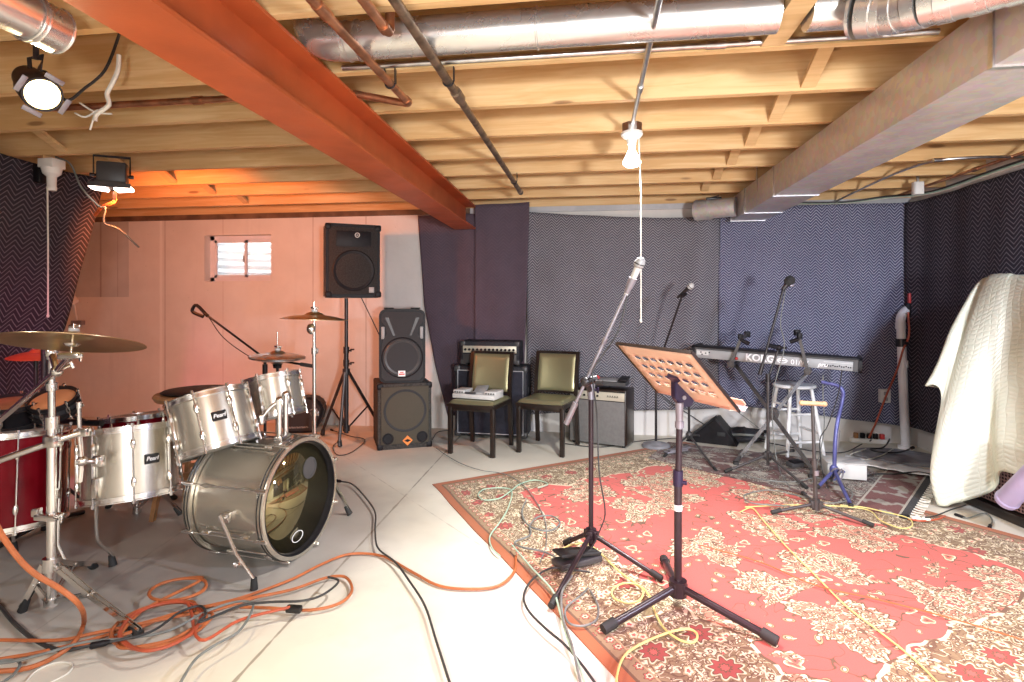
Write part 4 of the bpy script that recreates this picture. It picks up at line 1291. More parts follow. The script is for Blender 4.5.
# its bent leg and its bracket
a0 = at_depth(96, 497, 2.55); a1 = at_depth(97, 540, 2.60); ft = on_floor(113, 566)
b = MB(); b.tube(bend(a0, a1, ft + V((0, 0, 0.05)), 0.03), 0.008, 10); b.box(a0 + V((0, 0, 0.04)), (0.03, 0.03, 0.09), bevel=0.008)
lg = part('leg', b, M['chrome'], t, True); b = MB(); b.cyl(ft + V((0, 0, 0.002)), ft + V((-0.01, 0.0, 0.055)), 0.02, 0.013); part('rubber_foot', b, M['rubber'], lg, True)
b = MB(); k0 = at_depth(99, 461, 2.5); k1 = at_depth(82, 461, 2.45)
b.box(k0, (0.05, 0.03, 0.05), bevel=0.01); b.cyl(k0, k1, 0.012); b.ball(k1, 0.022, seg=12)
b.tube([at_depth(79, 408, 2.45), at_depth(80, 440, 2.45), k1, at_depth(80, 482, 2.45)], 0.0085, 10); wing(b, k1, (0.3, -1, 0.1), 0.04); wing(b, k0, (0.6, -1, 0.3), 0.03)
b.cyl(at_depth(79, 402, 2.45), at_depth(79, 408, 2.45), 0.011)
part('bracket', b, M['chrome'], t, True)

# red drum ----------------------------------------------------------------
Rc = V((-2.80, 2.36, 0.245)); Ra = V((-0.06, 0.09, 1)).normalized()
t = thing('floor_tom', 'glossy red floor tom partly hidden behind the chrome boom stand', 'tom drum', (Rc.x, Rc.y, 0))
Mx = frame(Rc, Ra); fa = facing(Ra, Rc)
drum(t, Mx, 0.235, 0.42, M['red_lacquer'], 8, None, phase=fa + 0.15)
for a in (fa + 0.9, fa - 0.5, fa + 3.0):
    Lk = Mx @ Matrix.Rotation(a, 4, 'Z')
    p = Lk @ V((0.25, 0, 0.18)); q = Lk @ V((0.25, 0, -0.12)); f = Lk @ V((0.29, 0, -0.16)); f.z = 0
    b = MB(); b.tube([p, q, f + V((0, 0, 0.05))], 0.008, 10); b.box((0.243, 0, 0.12), (0.025, 0.03, 0.05), Lk, bevel=0.006)
    lg = part('leg', b, M['chrome'], t, True); b = MB(); b.cyl(f + V((0, 0, 0.002)), f + V((0, 0, 0.055)), 0.019, 0.013); part('rubber_foot', b, M['rubber'], lg, True)

# big cymbal on the chrome boom stand --------------------------------------
cc = at_depth(72, 343, 2.2)
cn = V((-0.06, 0.23, 1)).normalized()
cymbal('crash_cymbal', 'wide bronze crash cymbal hovering over the red drum', cc, cn, 0.245, bow=0.022)
pb = V((-2.25, 2.09, 0)); ptop = at_depth(57, 346, 2.39); ptop.x, ptop.y = pb.x, pb.y
t = thing('boom_cymbal_stand', 'heavy chrome boom cymbal stand with braced tripod and long slanting arm', 'cymbal stand', pb)
b = MB(); b.cyl(pb + V((0, 0, 0.03)), pb + V((0, 0, 0.80)), 0.0185, seg=18); part('lower_tube', b, M['chrome'], t, True)
b = MB(); b.cyl(pb + V((0, 0, 0.78)), V((pb.x, pb.y, 1.11)), 0.0135, seg=16); b.cyl(pb + V((0, 0, 0.77)), pb + V((0, 0, 0.82)), 0.026, seg=16); b.cyl(pb + V((0, 0, 0.93)), pb + V((0, 0, 0.96)), 0.022, seg=16)
wing(b, pb + V((0, 0, 0.795)), (0.8, -0.7, 0), 0.045); wing(b, pb + V((0, 0, 0.945)), (0.8, -0.7, 0), 0.04)
part('upper_tube', b, M['chrome'], t, True)
b = MB(); tip = cc - cn * 0.05; cl_ = at_depth(57, 371, 2.33); far = at_depth(-24, 441, 2.80)
b.tube([far, cl_, tip], 0.0125, 14); part('boom_arm', b, M['chrome'], t, True)
b = MB(); b.cyl(V((pb.x, pb.y, 1.06)), V((pb.x, pb.y, 1.13)), 0.021); b.ball((pb.x, pb.y, 1.09), 0.028, seg=12); b.cyl((pb.x, pb.y, 1.09), cl_, 0.014); b.ball(cl_, 0.024, seg=12); wing(b, cl_, (0.5, 0.8, 0.4), 0.05)
part('clamp', b, M['chrome'], t, True)
b = MB(); b.box((0, 0, 0), (0.09, 0.03, 0.025), frame(tip, cn, (1, 0, 0)), bevel=0.006); b.cyl(tip, cc + cn * 0.075, 0.0045); b.lathe([(0.02, 0), (0.028, 0.008), (0, 0.008)], frame(cc - cn * 0.012, cn), 16); wing(b, tip + V((0.03, 0, 0)), (1, -0.3, -0.2), 0.02)
part('tilter', b, M['chrome'], t, True)
b = MB(); b.tube([at_depth(-8, 463, 2.33), at_depth(50, 443, 2.36), at_depth(92, 429, 2.42)], 0.0135, 14); b.cyl(pb + V((0, 0, 0.695)), pb + V((0, 0, 0.745)), 0.028, seg=16); b.box(at_depth(53, 441, 2.365), (0.06, 0.05, 0.05), bevel=0.01); b.box(at_depth(84, 432, 2.41), (0.05, 0.035, 0.035), bevel=0.006)
part('side_arm', b, M['chrome'], t, True)
b = MB(); b.box(pb + V((0.0, -0.012, 0.405)), (0.10, 0.05, 0.025), bevel=0.006); wing(b, pb + V((0.04, -0.03, 0.41)), (1, -0.3, 0), 0.05); b.box(pb + V((-0.06, -0.01, 0.42)), (0.03, 0.03, 0.035), bevel=0.005)
part('memory_clamp', b, M['chrome'], t, True)
hw_tripod(t, pb, 0.20, [V((-1.75, 1.99, 0)), on_floor(22, 612), V((-2.42, 2.47, 0))], 0.0185, zlow=0.05, strap=0.022)

# thin straight cymbal stand -------------------------------------------------
cc = V((-1.705, 3.30, 1.205)); 
cymbal('crash_cymbal', 'bronze crash cymbal level on the thin upright stand before the pink wall', cc - V((0, 0, 0.012)), V((0.03, 0.035, 1)).normalized(), 0.20, bow=0.026)
pb = V((cc.x, cc.y, 0))
t = thing('cymbal_stand', 'thin upright chrome cymbal stand rising behind the bass drum', 'cymbal stand', pb)
b = MB(); b.cyl(pb + V((0, 0, 0.05)), pb + V((0, 0, 0.62)), 0.0125, seg=14); part('lower_tube', b, M['chrome'], t, True)
b = MB(); b.cyl(pb + V((0, 0, 0.60)), pb + V((0, 0, 1.0)), 0.0105, seg=14); b.cyl(pb + V((0, 0, 0.60)), pb + V((0, 0, 0.64)), 0.019, seg=14); wing(b, pb + V((0, 0, 0.62)), (0.9, -0.5, 0), 0.035); wing(b, pb + V((0, 0, 0.62)), (-0.9, 0.4, 0), 0.03); part('middle_tube', b, M['chrome'], t, True)
b = MB(); b.cyl(pb + V((0, 0, 0.98)), pb + V((0, 0, 1.17)), 0.0085, seg=14); b.cyl(pb + V((0, 0, 0.98)), pb + V((0, 0, 1.02)), 0.017, seg=14); wing(b, pb + V((0, 0, 1.0)), (0.9, -0.5, 0), 0.03); b.ball(pb + V((-0.012, -0.02, 1.135)), 0.03, (0.9, 0.7, 1.1), 14); b.cyl(pb + V((0, 0, 1.15)), pb + V((0, 0, 1.30)), 0.004, seg=8); part('upper_tube', b, M['chrome'], t, True)
hw_tripod(t, pb, 0.36, [on_floor(350, 515), V((-1.90, 3.09, 0)), V((-1.80, 3.58, 0))], 0.0125, zlow=0.09)

# hi-hat ------------------------------------------------------------------------
hc = V((-2.09, 3.54, 0.93)); hn = V((0.05, -0.02, 1)).normalized()
cymbal('hi_hat_cymbal', 'upper of the two closed hi-hat cymbals behind the rack toms', hc + hn * 0.006, hn, 0.178, 'steel_pipe', 'hi-hat pair', 0.05, 0.022, True, 'hi-hat')
cymbal('hi_hat_cymbal', 'lower of the two closed hi-hat cymbals behind the rack toms', hc - hn * 0.004, -hn, 0.178, 'steel_pipe', 'hi-hat pair', 0.05, 0.022, False, 'hi-hat')
pb = V((hc.x, hc.y, 0))
t = thing('hi_hat_stand', 'black-cupped hi-hat stand hidden behind the smaller rack tom', 'hi-hat stand', pb)
b = MB(); b.cyl(pb + V((0, 0, 0.03)), pb + V((0, 0, 0.80)), 0.0125); part('lower_tube', b, M['chrome'], t, True)
b = MB(); b.cyl(pb + V((0, 0, 0.80)), pb + V((0, 0, 0.90)), 0.009); b.lathe([(0, 0.86), (0.026, 0.86), (0.03, 0.885), (0, 0.885)], Matrix.Translation(pb), 18); part('seat_cup', b, M['black_plastic'], t, True)
b = MB(); b.cyl(pb + V((0, 0, 0.9)), pb + V((0, 0, 1.10)), 0.0035); part('pull_rod', b, M['chrome'], t, True)
hw_tripod(t, pb, 0.30, [pb + V((0.25, -0.12, 0)), pb + V((-0.25, -0.1, 0)), pb + V((0, 0.27, 0))], 0.0125)

# hardware stand behind the silver floor tom
pb = on_floor(137, 513)
t = thing('snare_stand', 'chrome snare stand whose foot shows under the silver floor tom', 'snare stand', pb)
b = MB(); b.cyl(pb + V((0, 0, 0.004)), pb + V((0, 0, 0.42)), 0.014, seg=14); b.cyl(pb + V((0, 0, 0)), pb + V((0, 0, 0.03)), 0.024, seg=14); part('center_tube', b, M['chrome'], t, True)
hw_tripod(t, pb, 0.26, [on_floor(181, 515), pb + V((-0.25, 0.05, 0)), pb + V((0.05, 0.26, 0))], 0.014, zlow=0.04)
b = MB()
for a in range(3):
    q = pb + V((0.14 * math.cos(a * 2.1 + 0.4), 0.14 * math.sin(a * 2.1 + 0.4), 0.47)); b.tube([pb + V((0, 0, 0.40)), pb.lerp(q, 0.6) + V((0, 0, 0.18)), q], 0.007, 8)
part('basket_arm', b, M['chrome'], t, True)
sc0 = pb + V((0, 0, 0.475)); sa = V((-0.10, 0.05, 1)).normalized()
t = thing('snare_drum', 'shallow snare drum on the chrome stand behind the silver floor tom', 'snare drum', sc0, group='silver drum kit')
drum(t, frame(sc0, sa), 0.175, 0.12, M['red_lacquer'], 8)

# electronic pads far left, behind the big cymbal
def pad(name, label, c, ax, R, D, shell, head, group='small drums behind the red drum'):
    t = thing(name, label, 'drum pad', c, group=group)
    drum(t, frame(c, ax), R, D, shell, 6, None, top=head, hoop='black_metal')
    return t
pc_ = at_depth(56, 409, 3.0)
pad('drum_pad', 'small drum pad with a bright orange head and dark rim', pc_, V((0.12, -0.42, 0.9)).normalized(), 0.098, 0.06, M['dark_plastic'], 'drumhead_orange')
pq = at_depth(12, 422, 2.95)
pad('drum_pad', 'small dark drum pad with a tan head at the photo edge', pq, V((0.1, -0.15, 1)).normalized(), 0.12, 0.10, M['black_plastic'], 'bench_wood')
rb = V((pc_.x + 0.02, pc_.y + 0.16, 0))
t = thing('pad_rack', 'black tubular rack carrying the small drum pads and the orange cymbal', 'drum rack', rb)
b = MB(); b.cyl(rb + V((-0.32, 0.05, 0)), rb + V((-0.32, 0.05, 1.10)), 0.017)
part('post', b, M['black_metal'], t, True)
b = MB(); b.cyl(rb + V((-0.50, 0.05, 0.62)), rb + V((0.05, 0.05, 0.62)), 0.018); part('crossbar', b, M['black_metal'], t, True)
for x in (-0.32,):
    b = MB(); b.tube([rb + V((x, -0.22, 0.012)), rb + V((x, 0.05, 0.05)), rb + V((x, 0.30, 0.012))], 0.014, 8); part('foot_bar', b, M['black_metal'], t, True)
b = MB(); b.tube([rb + V((-0.12, 0.05, 0.62)), rb + V((-0.04, 0.04, 0.63)), pc_ - V((0, -0.05, 0.03))], 0.010, 8); b.ball(rb + V((-0.32, 0.05, 0.62)), 0.035, seg=12); part('pad_clamp', b, M['black_metal'], t, True)
oc = at_depth(36, 357, 3.5)
cymbal('splash_cymbal', 'small orange-lit cymbal just below the wide crash cymbal', oc, V((0.05, -0.05, 1)).normalized(), 0.145, 'splash_red', 'cymbals of the drum kit', 0.035, 0.03)
b = MB(); b.cyl(V((oc.x, oc.y, 0.0)), oc + V((0, 0, 0.04)), 0.012)
t = thing('splash_stand', 'dark pole holding the small orange-lit cymbal', 'cymbal stand', (oc.x, oc.y, 0)); part('pole', b, M['black_metal'], t, True)
hw_tripod(t, (oc.x, oc.y, 0), 0.3, [(oc.x + 0.2, oc.y + 0.15, 0), (oc.x - 0.22, oc.y + 0.1, 0), (oc.x, oc.y - 0.22, 0)], 0.012, 'black_metal')

# wooden stool behind the rack toms
sb = at_depth(200, 396, 3.55); sb.z = 0
t = thing('drum_stool', 'orange-lit wooden folding stool with a black round cushion behind the rack toms', 'stool', sb)
hz = 0.745
b = MB(); b.lathe([(0, hz + 0.016), (0.14, hz + 0.016), (0.20, hz + 0.012), (0.215, hz + 0.004), (0.20, hz - 0.005), (0, hz - 0.005)], Matrix.Translation(sb), 32); part('cushion', b, M['black_plastic'], t, True)
b = MB(); b.lathe([(0, hz - 0.006), (0.245, hz - 0.006), (0.255, hz - 0.02), (0.24, hz - 0.045), (0, hz - 0.045)], Matrix.Translation(sb), 32); part('seat', b, M['bench_wood'], t, True)
ri = V((CA, SA, 0)); dp = V((-SA, CA, 0))
for sx, sy in ((1, 1), (1, -1), (-1, 1), (-1, -1)):
    b = MB(); b.flatbar([sb + ri * (0.10 * sx) + dp * (0.10 * sy) + V((0, 0, hz - 0.04)), sb + ri * (0.19 * sx) + dp * (0.17 * sy) + V((0, 0, 0.0))], 0.035, 0.024, (1, 0.2, 0)); part('leg', b, M['bench_wood'], t, True)
for sy in (-1, 1):
    b = MB(); b.flatbar([sb + ri * -0.15 + dp * (0.145 * sy) + V((0, 0, 0.24)), sb + ri * 0.15 + dp * (0.145 * sy) + V((0, 0, 0.30))], 0.02, 0.024)
    part('crossbar', b, M['bench_wood'], t, True)
# angled wooden A-frame lit from behind
ab = on_floor(196, 480)
t = thing('folding_trestle', 'small orange-brown wooden trestle standing between the rack tom and the floor tom', 'trestle', ab)
for sx in (-1, 1):
    b = MB(); b.flatbar([ab + ri * 0.01 * sx + V((0, 0, 0.40)), ab + ri * 0.17 * sx], 0.035, 0.022, (0, 1, 0)); part('leg', b, M['bench_wood'], t, True)
    b = MB(); b.flatbar([ab + ri * 0.01 * sx + dp * 0.05 + V((0, 0, 0.40)), ab + ri * 0.12 * sx + dp * 0.28], 0.035, 0.022, (0, 1, 0)); part('leg', b, M['bench_wood'], t, True)
b = MB(); b.flatbar([ab - ri * 0.11 + V((0, -0.012, 0.11)), ab + ri * 0.06 + V((0, -0.012, 0.20))], 0.028, 0.016, (0, 0, 1)); part('crossbar', b, M['bench_wood'], t, True)
b = MB(); b.box(ab + dp * 0.03 + V((0, 0, 0.41)), (0.10, 0.14, 0.025), bevel=0.004); part('top_block', b, M['bench_wood'], t, True)
# ------------------------------------------------------------------ stands, speakers, amplifiers
def stand_tripod(t, base, zc, feet, mat, r=0.0105, hubmat=None, hub=True, rub=True):
    """plain microphone-stand tripod: hub block with three tubes"""
    base = V(base)
    for f in feet:
        f = V(f); h = V((f.x - base.x, f.y - base.y, 0)).normalized()
        k = base + V((0, 0, zc)) + h * 0.02
        b = MB(); b.cyl(k, f + V((0, 0, r + 0.002)), r, seg=12); lg = part('leg', b, M[mat], t, True)
        d = (k - f).normalized()
        b = MB(); b.cyl(f + V((0, 0, r + 0.003)) - d * 0.01, f + V((0, 0, r + 0.003)) + d * 0.05, r * 1.35, seg=12); part('rubber_foot', b, M['rubber'], lg, True)
    b = MB(); b.cyl(base + V((0, 0, zc - 0.035)), base + V((0, 0, zc + 0.03)), r * 2.4, seg=18)
    for f in feet:
        h = V((f[0] - base.x, f[1] - base.y, 0)).normalized()
        b.box((0, 0, 0), (0.02, 0.035, 0.045), frame(base + V((0, 0, zc)) + h * 0.028, (0, 0, 1), h), bevel=0.005)
    part('hub', b, M[hubmat or mat], t, True)

def microphone(name, label, tipp, back, mat='black_metal', grille='pale_metal', L=0.17, cat='microphone'):
    tipp, back = V(tipp), V(back); d = (tipp - back).normalized()
    t = thing(name, label, cat, back, group='vocal microphones')
    F_ = frame(tipp - d * L, d)
    b = MB(); b.lathe([(0, 0), (0.0095, 0), (0.011, 0.01), (0.0175, L - 0.055), (0.0185, L - 0.05)], F_, 18); part('microphone_body', b, M[mat], t, True)
    b = MB(); b.lathe([(0.018, L - 0.051), (0.026, L - 0.040), (0.0265, L - 0.030), (0.0255, L - 0.022), (0.020, L - 0.006), (0.010, L + 0.002), (0, L + 0.003)], F_, 22); part('grille', b, M[grille], t, True)
    b = MB(); b.lathe([(0.0268, L - 0.033), (0.0278, L - 0.030), (0.0268, L - 0.026)], F_, 22); part('band', b, M['grey_metal'], t, True)
    return t

# boom arm with an empty clip, behind the drums
pb = at_depth(265, 360, 3.95); zt = pb.z; pb.z = 0
tip = at_depth(208, 316, 4.1); tail = at_depth(312, 366, 3.75)
t = thing('boom_stand', 'black boom microphone stand behind the drums with an empty clip raised against the pink wall', 'microphone stand', pb)
b = MB(); b.cyl(pb + V((0, 0, 0.05)), pb + V((0, 0, zt)), 0.010); b.cyl(pb + V((0, 0, zt - 0.1)), pb + V((0, 0, zt - 0.03)), 0.017); part('pole', b, M['black_metal'], t, True)
piv = V((pb.x, pb.y, zt + 0.01))
b = MB(); b.cyl(piv.lerp(tail, 1.0), piv, 0.0075); b.cyl(piv, tip, 0.0075); part('boom_arm', b, M['black_metal'], t, True)
b = MB(); b.cyl(tail, tail + (tail - piv).normalized() * -0.10, 0.013); part('counterweight', b, M['grey_metal'], t, True)
b = MB(); b.ball(piv, 0.028, seg=12); b.cyl(piv + V((0, -0.03, 0)), piv + V((0, 0.03, 0)), 0.02); part('clutch', b, M['black_metal'], t, True)
ce = at_depth(193, 308, 4.12)
b = MB(); d = (tip - piv).normalized(); b.cyl(tip, tip + d * 0.035, 0.012); b.tube([tip + d * 0.03, tip + d * 0.06 + V((0.02, 0, -0.01)), ce + V((0.03, 0, 0.02)), ce, ce + V((0.0, 0, -0.03)), tip + d * 0.05 + V((0, 0, -0.03))], 0.012, 8, smooth=3)
part('mic_clip', b, M['black_plastic'], t, True)
b = MB(); b.tube([tip, tip.lerp(piv, .3) + V((0, -.02, -.06)), tip.lerp(piv, .7) + V((0, -.02, -.06)), piv + V((0, -.03, -.02))], 0.0035, 6, smooth=5); part('boom_cord', b, M['black_cable'], t, True)
stand_tripod(t, pb, 0.10, [pb + V((0.28, -0.08, 0)), pb + V((-0.26, -0.12, 0)), pb + V((0.0, 0.30, 0))], 'black_metal')

# PA speaker on its tripod
pb = V((-2.245, 4.95, 0))
t = thing('speaker_stand', 'black tripod speaker stand in front of the pink wall holding a big black loudspeaker', 'speaker stand', pb)
zs = 1.335
b = MB(); b.cyl(pb + V((0, 0, 0.10)), pb + V((0, 0, 0.86)), 0.0205, seg=16); part('lower_tube', b, M['black_metal'], t, True)
b = MB(); b.cyl(pb + V((0, 0, 0.80)), pb + V((0, 0, zs)), 0.0165, seg=16); part('upper_tube', b, M['grey_metal'] if False else M['black_metal'], t, True)
for z in (0.74, 0.86):
    b = MB(); b.cyl(pb + V((0, 0, z - 0.03)), pb + V((0, 0, z + 0.03)), 0.027, seg=16); b.cyl(pb + V((0.02, -0.01, z)), pb + V((0.06, -0.03, z - 0.005)), 0.007); b.box(pb + V((0.075, -0.04, z + 0.01)), (0.04, 0.012, 0.014), bevel=0.003)
    part('collar', b, M['black_metal'], t, True)
b = MB(); b.cyl(pb + V((0, 0, 0.64)), pb + V((0, 0, 0.69)), 0.034, seg=16); b.cyl(pb + V((0, 0, 0.12)), pb + V((0, 0, 0.17)), 0.032, seg=16); part('hub', b, M['black_metal'], t, True)
for f, mt in ((on_floor(339, 448), 'grey_metal'), (V((-2.10, 5.47, 0)), 'black_metal'), (V((-2.62, 5.22, 0)), 'black_metal')):
    k = pb + V((0, 0, 0.66)); h = V((f.x - pb.x, f.y - pb.y, 0)).normalized(); k = k + h * 0.03
    b = MB(); b.cyl(k, f + V((0, 0, 0.018)), 0.0145); lg = part('leg', b, M[mt], t, True)
    b = MB(); b.cyl(f + V((0, 0, 0.018)) - h * 0.02 + V((0, 0, -0.006)), k.lerp(f, 0.93) + V((0, 0, 0.018)), 0.02); part('rubber_foot', b, M['rubber'], lg, True)
    b = MB(); b.cyl(pb + V((0, 0, 0.145)) + h * 0.025, k.lerp(f, 0.55), 0.008); part('brace', b, M['black_metal'], lg, True)

def Fm(x, y, z):     # frame whose local z points out of a cabinet front (-y), local x to the right
    return Matrix(((1, 0, 0, x), (0, 0, -1, y), (0, 1, 0, z), (0, 0, 0, 1)))

def cone_ring(b, cx, cz, y, r, depth=0.02):
    L = Fm(cx, y, cz)
    b.lathe([(r, 0.0), (r * 0.94, 0.006), (r * 0.86, 0.003), (r * 0.80, -depth * 0.2), (r * 0.35, -depth), (r * 0.28, -depth * 0.6), (0, -depth * 0.35)], L, 40)

W_, D_, H_ = 0.47, 0.40, 0.655
t = thing('loudspeaker', 'big black loudspeaker raised on the tripod against the pink wall', 'loudspeaker', (-2.215, 4.97, zs + 0.003), 0.56)
b = MB(); b.prism([(-W_ / 2, -D_ / 2), (W_ / 2, -D_ / 2), (W_ / 2, 0.02), (W_ / 2 - 0.11, D_ / 2), (-W_ / 2 + 0.11, D_ / 2), (-W_ / 2, 0.02)], 0.0, H_)
bmesh.ops.bevel(b.bm, geom=b.bm.edges[:], offset=0.014, segments=2, affect='EDGES')
part('cabinet', b, M['black_plastic'], t)
b = MB(); b.box((0, -D_ / 2 - 0.004, H_ / 2), (W_ - 0.05, 0.012, H_ - 0.06), bevel=0.005); part('grille', b, M['foam'], t)
b = MB(); cone_ring(b, 0, 0.24, -D_ / 2 - 0.009, 0.185, 0.006); part('woofer', b, M['black_plastic'], t)
b = MB(); b.box((0, -D_ / 2 - 0.011, 0.52), (0.30, 0.004, 0.14), bevel=0.002); part('horn', b, M['black_plastic'], t)
b = MB(); b.lathe([(0.016, 0), (0.022, 0), (0.022, 0.003), (0.016, 0.003)], Fm(0.03, -D_ / 2 - 0.013, 0.555), 24, closed=True); b.box((0.03, -D_ / 2 - 0.0145, 0.555), (0.02, 0.003, 0.006)); part('round_logo', b, M['light_plastic'], t, label='small pale ring logo')
for sx in (-1, 1):
    for z in (0.03, H_ - 0.03):
        b = MB(); b.box((sx * (W_ / 2 - 0.02), -D_ / 2 + 0.01, z), (0.055, 0.05, 0.055), bevel=0.012); part('corner_guard', b, M['black_plastic'], t)
b = MB(); b.box((0.155, -D_ / 2 - 0.0115, 0.07), (0.045, 0.003, 0.05), bevel=0.001); part('badge', b, M['grey_plastic'], t, label='small grey badge')

# subwoofer and the moulded speaker on top of it
rzs = 0.46
sc_c = V((-1.655, 4.86, 0)) + V((-math.sin(rzs), math.cos(rzs), 0)) * 0.235
W_, D_, H_ = 0.475, 0.46, 0.580
t = thing('subwoofer', 'square black carpeted subwoofer on the floor with an orange diamond badge', 'subwoofer', sc_c, rzs)
b = MB(); b.box((0, 0, H_ / 2), (W_, D_, H_), bevel=0.012); part('cabinet', b, M['carpet_box'], t)
b = MB(); b.box((0, -D_ / 2 - 0.005, H_ / 2 + 0.01), (W_ - 0.055, 0.014, H_ - 0.075), bevel=0.005); part('grille', b, M['grille_brown'], t)
b = MB(); cone_ring(b, 0, 0.34, -D_ / 2 - 0.009, 0.195, 0.006); part('woofer', b, M['grille'], t)
for sx in (-1, 1):
    b = MB(); b.lathe([(0.050, 0), (0.05, 0.005), (0.041, 0.005), (0.036, 0.0)], Fm(sx * 0.15, -D_ / 2 - 0.012, 0.10), 28); b.lathe([(0, 0.001), (0.036, 0.001)], Fm(sx * 0.15, -D_ / 2 - 0.012, 0.10), 28); part('bass_port', b, M['black_plastic'], t)
L = Fm(0.02, -D_ / 2 - 0.0125, 0.075)
b = MB(); b.prism([(-0.045, 0), (0, -0.045), (0.045, 0), (0, 0.045)], 0, 0.004, L); bd = part('badge', b, M['badge_orange'], t, label='orange diamond badge')
b = MB(); b.prism([(-0.030, 0), (0, -0.014), (0.030, 0), (0, 0.014)], 0.004, 0.006, L); part('emblem', b, M['badge_black'], bd)
for sx in (-1, 1):
    for z in (0.025, H_ - 0.025):
        b = MB(); b.box((sx * (W_ / 2 - 0.022), -D_ / 2 + 0.022, z), (0.055, 0.055, 0.055), bevel=0.012); part('corner_guard', b, M['black_plastic'], t)
t = thing('loudspeaker', 'grey-fronted moulded loudspeaker with waisted sides standing on the square subwoofer', 'loudspeaker', sc_c + V((0.015, -0.03, H_ + 0.002)), rzs - 0.12)
W_, D_, H_ = 0.405, 0.36, 0.655
prof = rounded(W_, H_, 0.06, 5, 0, H_ / 2)
b = MB(); b.prism(prof, 0.0, D_, Fm(0, D_ / 2, 0)); bmesh.ops.bevel(b.bm, geom=[e for e in b.bm.edges if len(e.link_faces) == 2 and e.calc_face_angle(0) > 1.2], offset=0.012, segments=2, affect='EDGES')
part('cabinet', b, M['black_plastic'], t)
out = []
hw, hh = W_ / 2 - 0.022, H_ / 2 - 0.024
def waist(s):
    # waisted outline of the grille: wide round bottom, pinched at the middle, flared top
    pts = [(0.10, -hh), (hw - 0.03, -hh), (hw, -hh + 0.03), (hw, -0.02), (hw - 0.012, 0.05), (hw - 0.045, 0.11), (hw - 0.035, 0.17), (hw, 0.22), (hw, hh - 0.03), (hw - 0.03, hh), (0.10, hh)]
    return pts if s > 0 else [(-x, y) for x, y in reversed(pts)]
o = waist(1) + waist(-1)
b = MB(); b.prism(o, 0.0, 0.014, Fm(0, -D_ / 2 + 0.004, H_ / 2)); part('grille', b, M['grille'], t)
b = MB(); cone_ring(b, 0, 0.225, -D_ / 2 - 0.009, 0.165, 0.005); part('woofer', b, M['dark_plastic'], t)
b = MB(); b.lathe([(0.17, 0.0), (0.176, 0.003), (0.182, 0.0)], Fm(0, -D_ / 2 - 0.010, 0.225), 48); part('woofer_ring', b, M['black_plastic'], t)
b = MB()
b.sheet(lambda u, v: V(((u - 0.5) * lerp(0.16, 0.30, v), -D_ / 2 - 0.0115 + 0.004 * (1 - (2 * u - 1) ** 2), 0.42 + 0.16 * v)), 12, 8); part('horn', b, M['dark_plastic'], t)
for sx in (-1, 1):
    b = MB(); b.box((sx * (hw - 0.012), -D_ / 2 - 0.002, 0.445), (0.03, 0.012, 0.11), bevel=0.006); part('side_trim', b, M['grey_plastic'], t)
L = Fm(-0.005, -D_ / 2 - 0.0135, 0.085)
b = MB(); b.prism(rounded(0.062, 0.05, 0.003), 0, 0.004, L); bd = part('badge', b, M['lettering_white'], t, label='white badge with a red stripe')
b = MB(); b.prism(rounded(0.05, 0.012, 0.002, 2, 0, -0.006), 0.004, 0.0048, L); b.prism(rounded(0.03, 0.008, 0.002, 2, 0, 0.010), 0.004, 0.0048, L); part('emblem', b, M['badge_red'], bd)
b = MB()
for sx in (-1, 1): b.box((sx * 0.12, 0, H_ + 0.006), (0.09, 0.04, 0.012), bevel=0.004)
part('handle', b, M['black_plastic'], t)

# rounded black practice cabinet on the floor by the wall
ab = on_floor(303, 431)
t = thing('monitor_cabinet', 'low rounded black speaker cabinet on the floor below the bronze cymbal', 'speaker cabinet', ab, 0.30)
ol = [(-0.20, 0.09), (-0.14, 0.0), (0.12, 0.0), (0.20, 0.14), (0.22, 0.25), (0.17, 0.33), (0.06, 0.36), (-0.08, 0.33), (-0.20, 0.24)]
b = MB(); b.prism(ol, 0.0, 0.22, Fm(0, 0.11, 0)); bmesh.ops.bevel(b.bm, geom=b.bm.edges[:], offset=0.02, segments=3, affect='EDGES'); part('cabinet', b, M['black_plastic'], t)
b = MB(); b.prism([(x * 0.86, 0.028 + z * 0.86) for x, z in ol], 0.0, 0.006, Fm(0, -0.108, 0)); part('grille', b, M['grille'], t)
b = MB()
for k in range(8):
    x = -0.11 + k * 0.023
    b.tube([(x, -0.117, 0.055 + 0.012 * (k % 2)), (x + 0.008, -0.117, 0.072), (x + 0.014, -0.117, 0.052), (x + 0.02, -0.117, 0.064)], 0.003, 5)
part('script_logo', b, M['light_plastic'], t, label='small pale script logo')

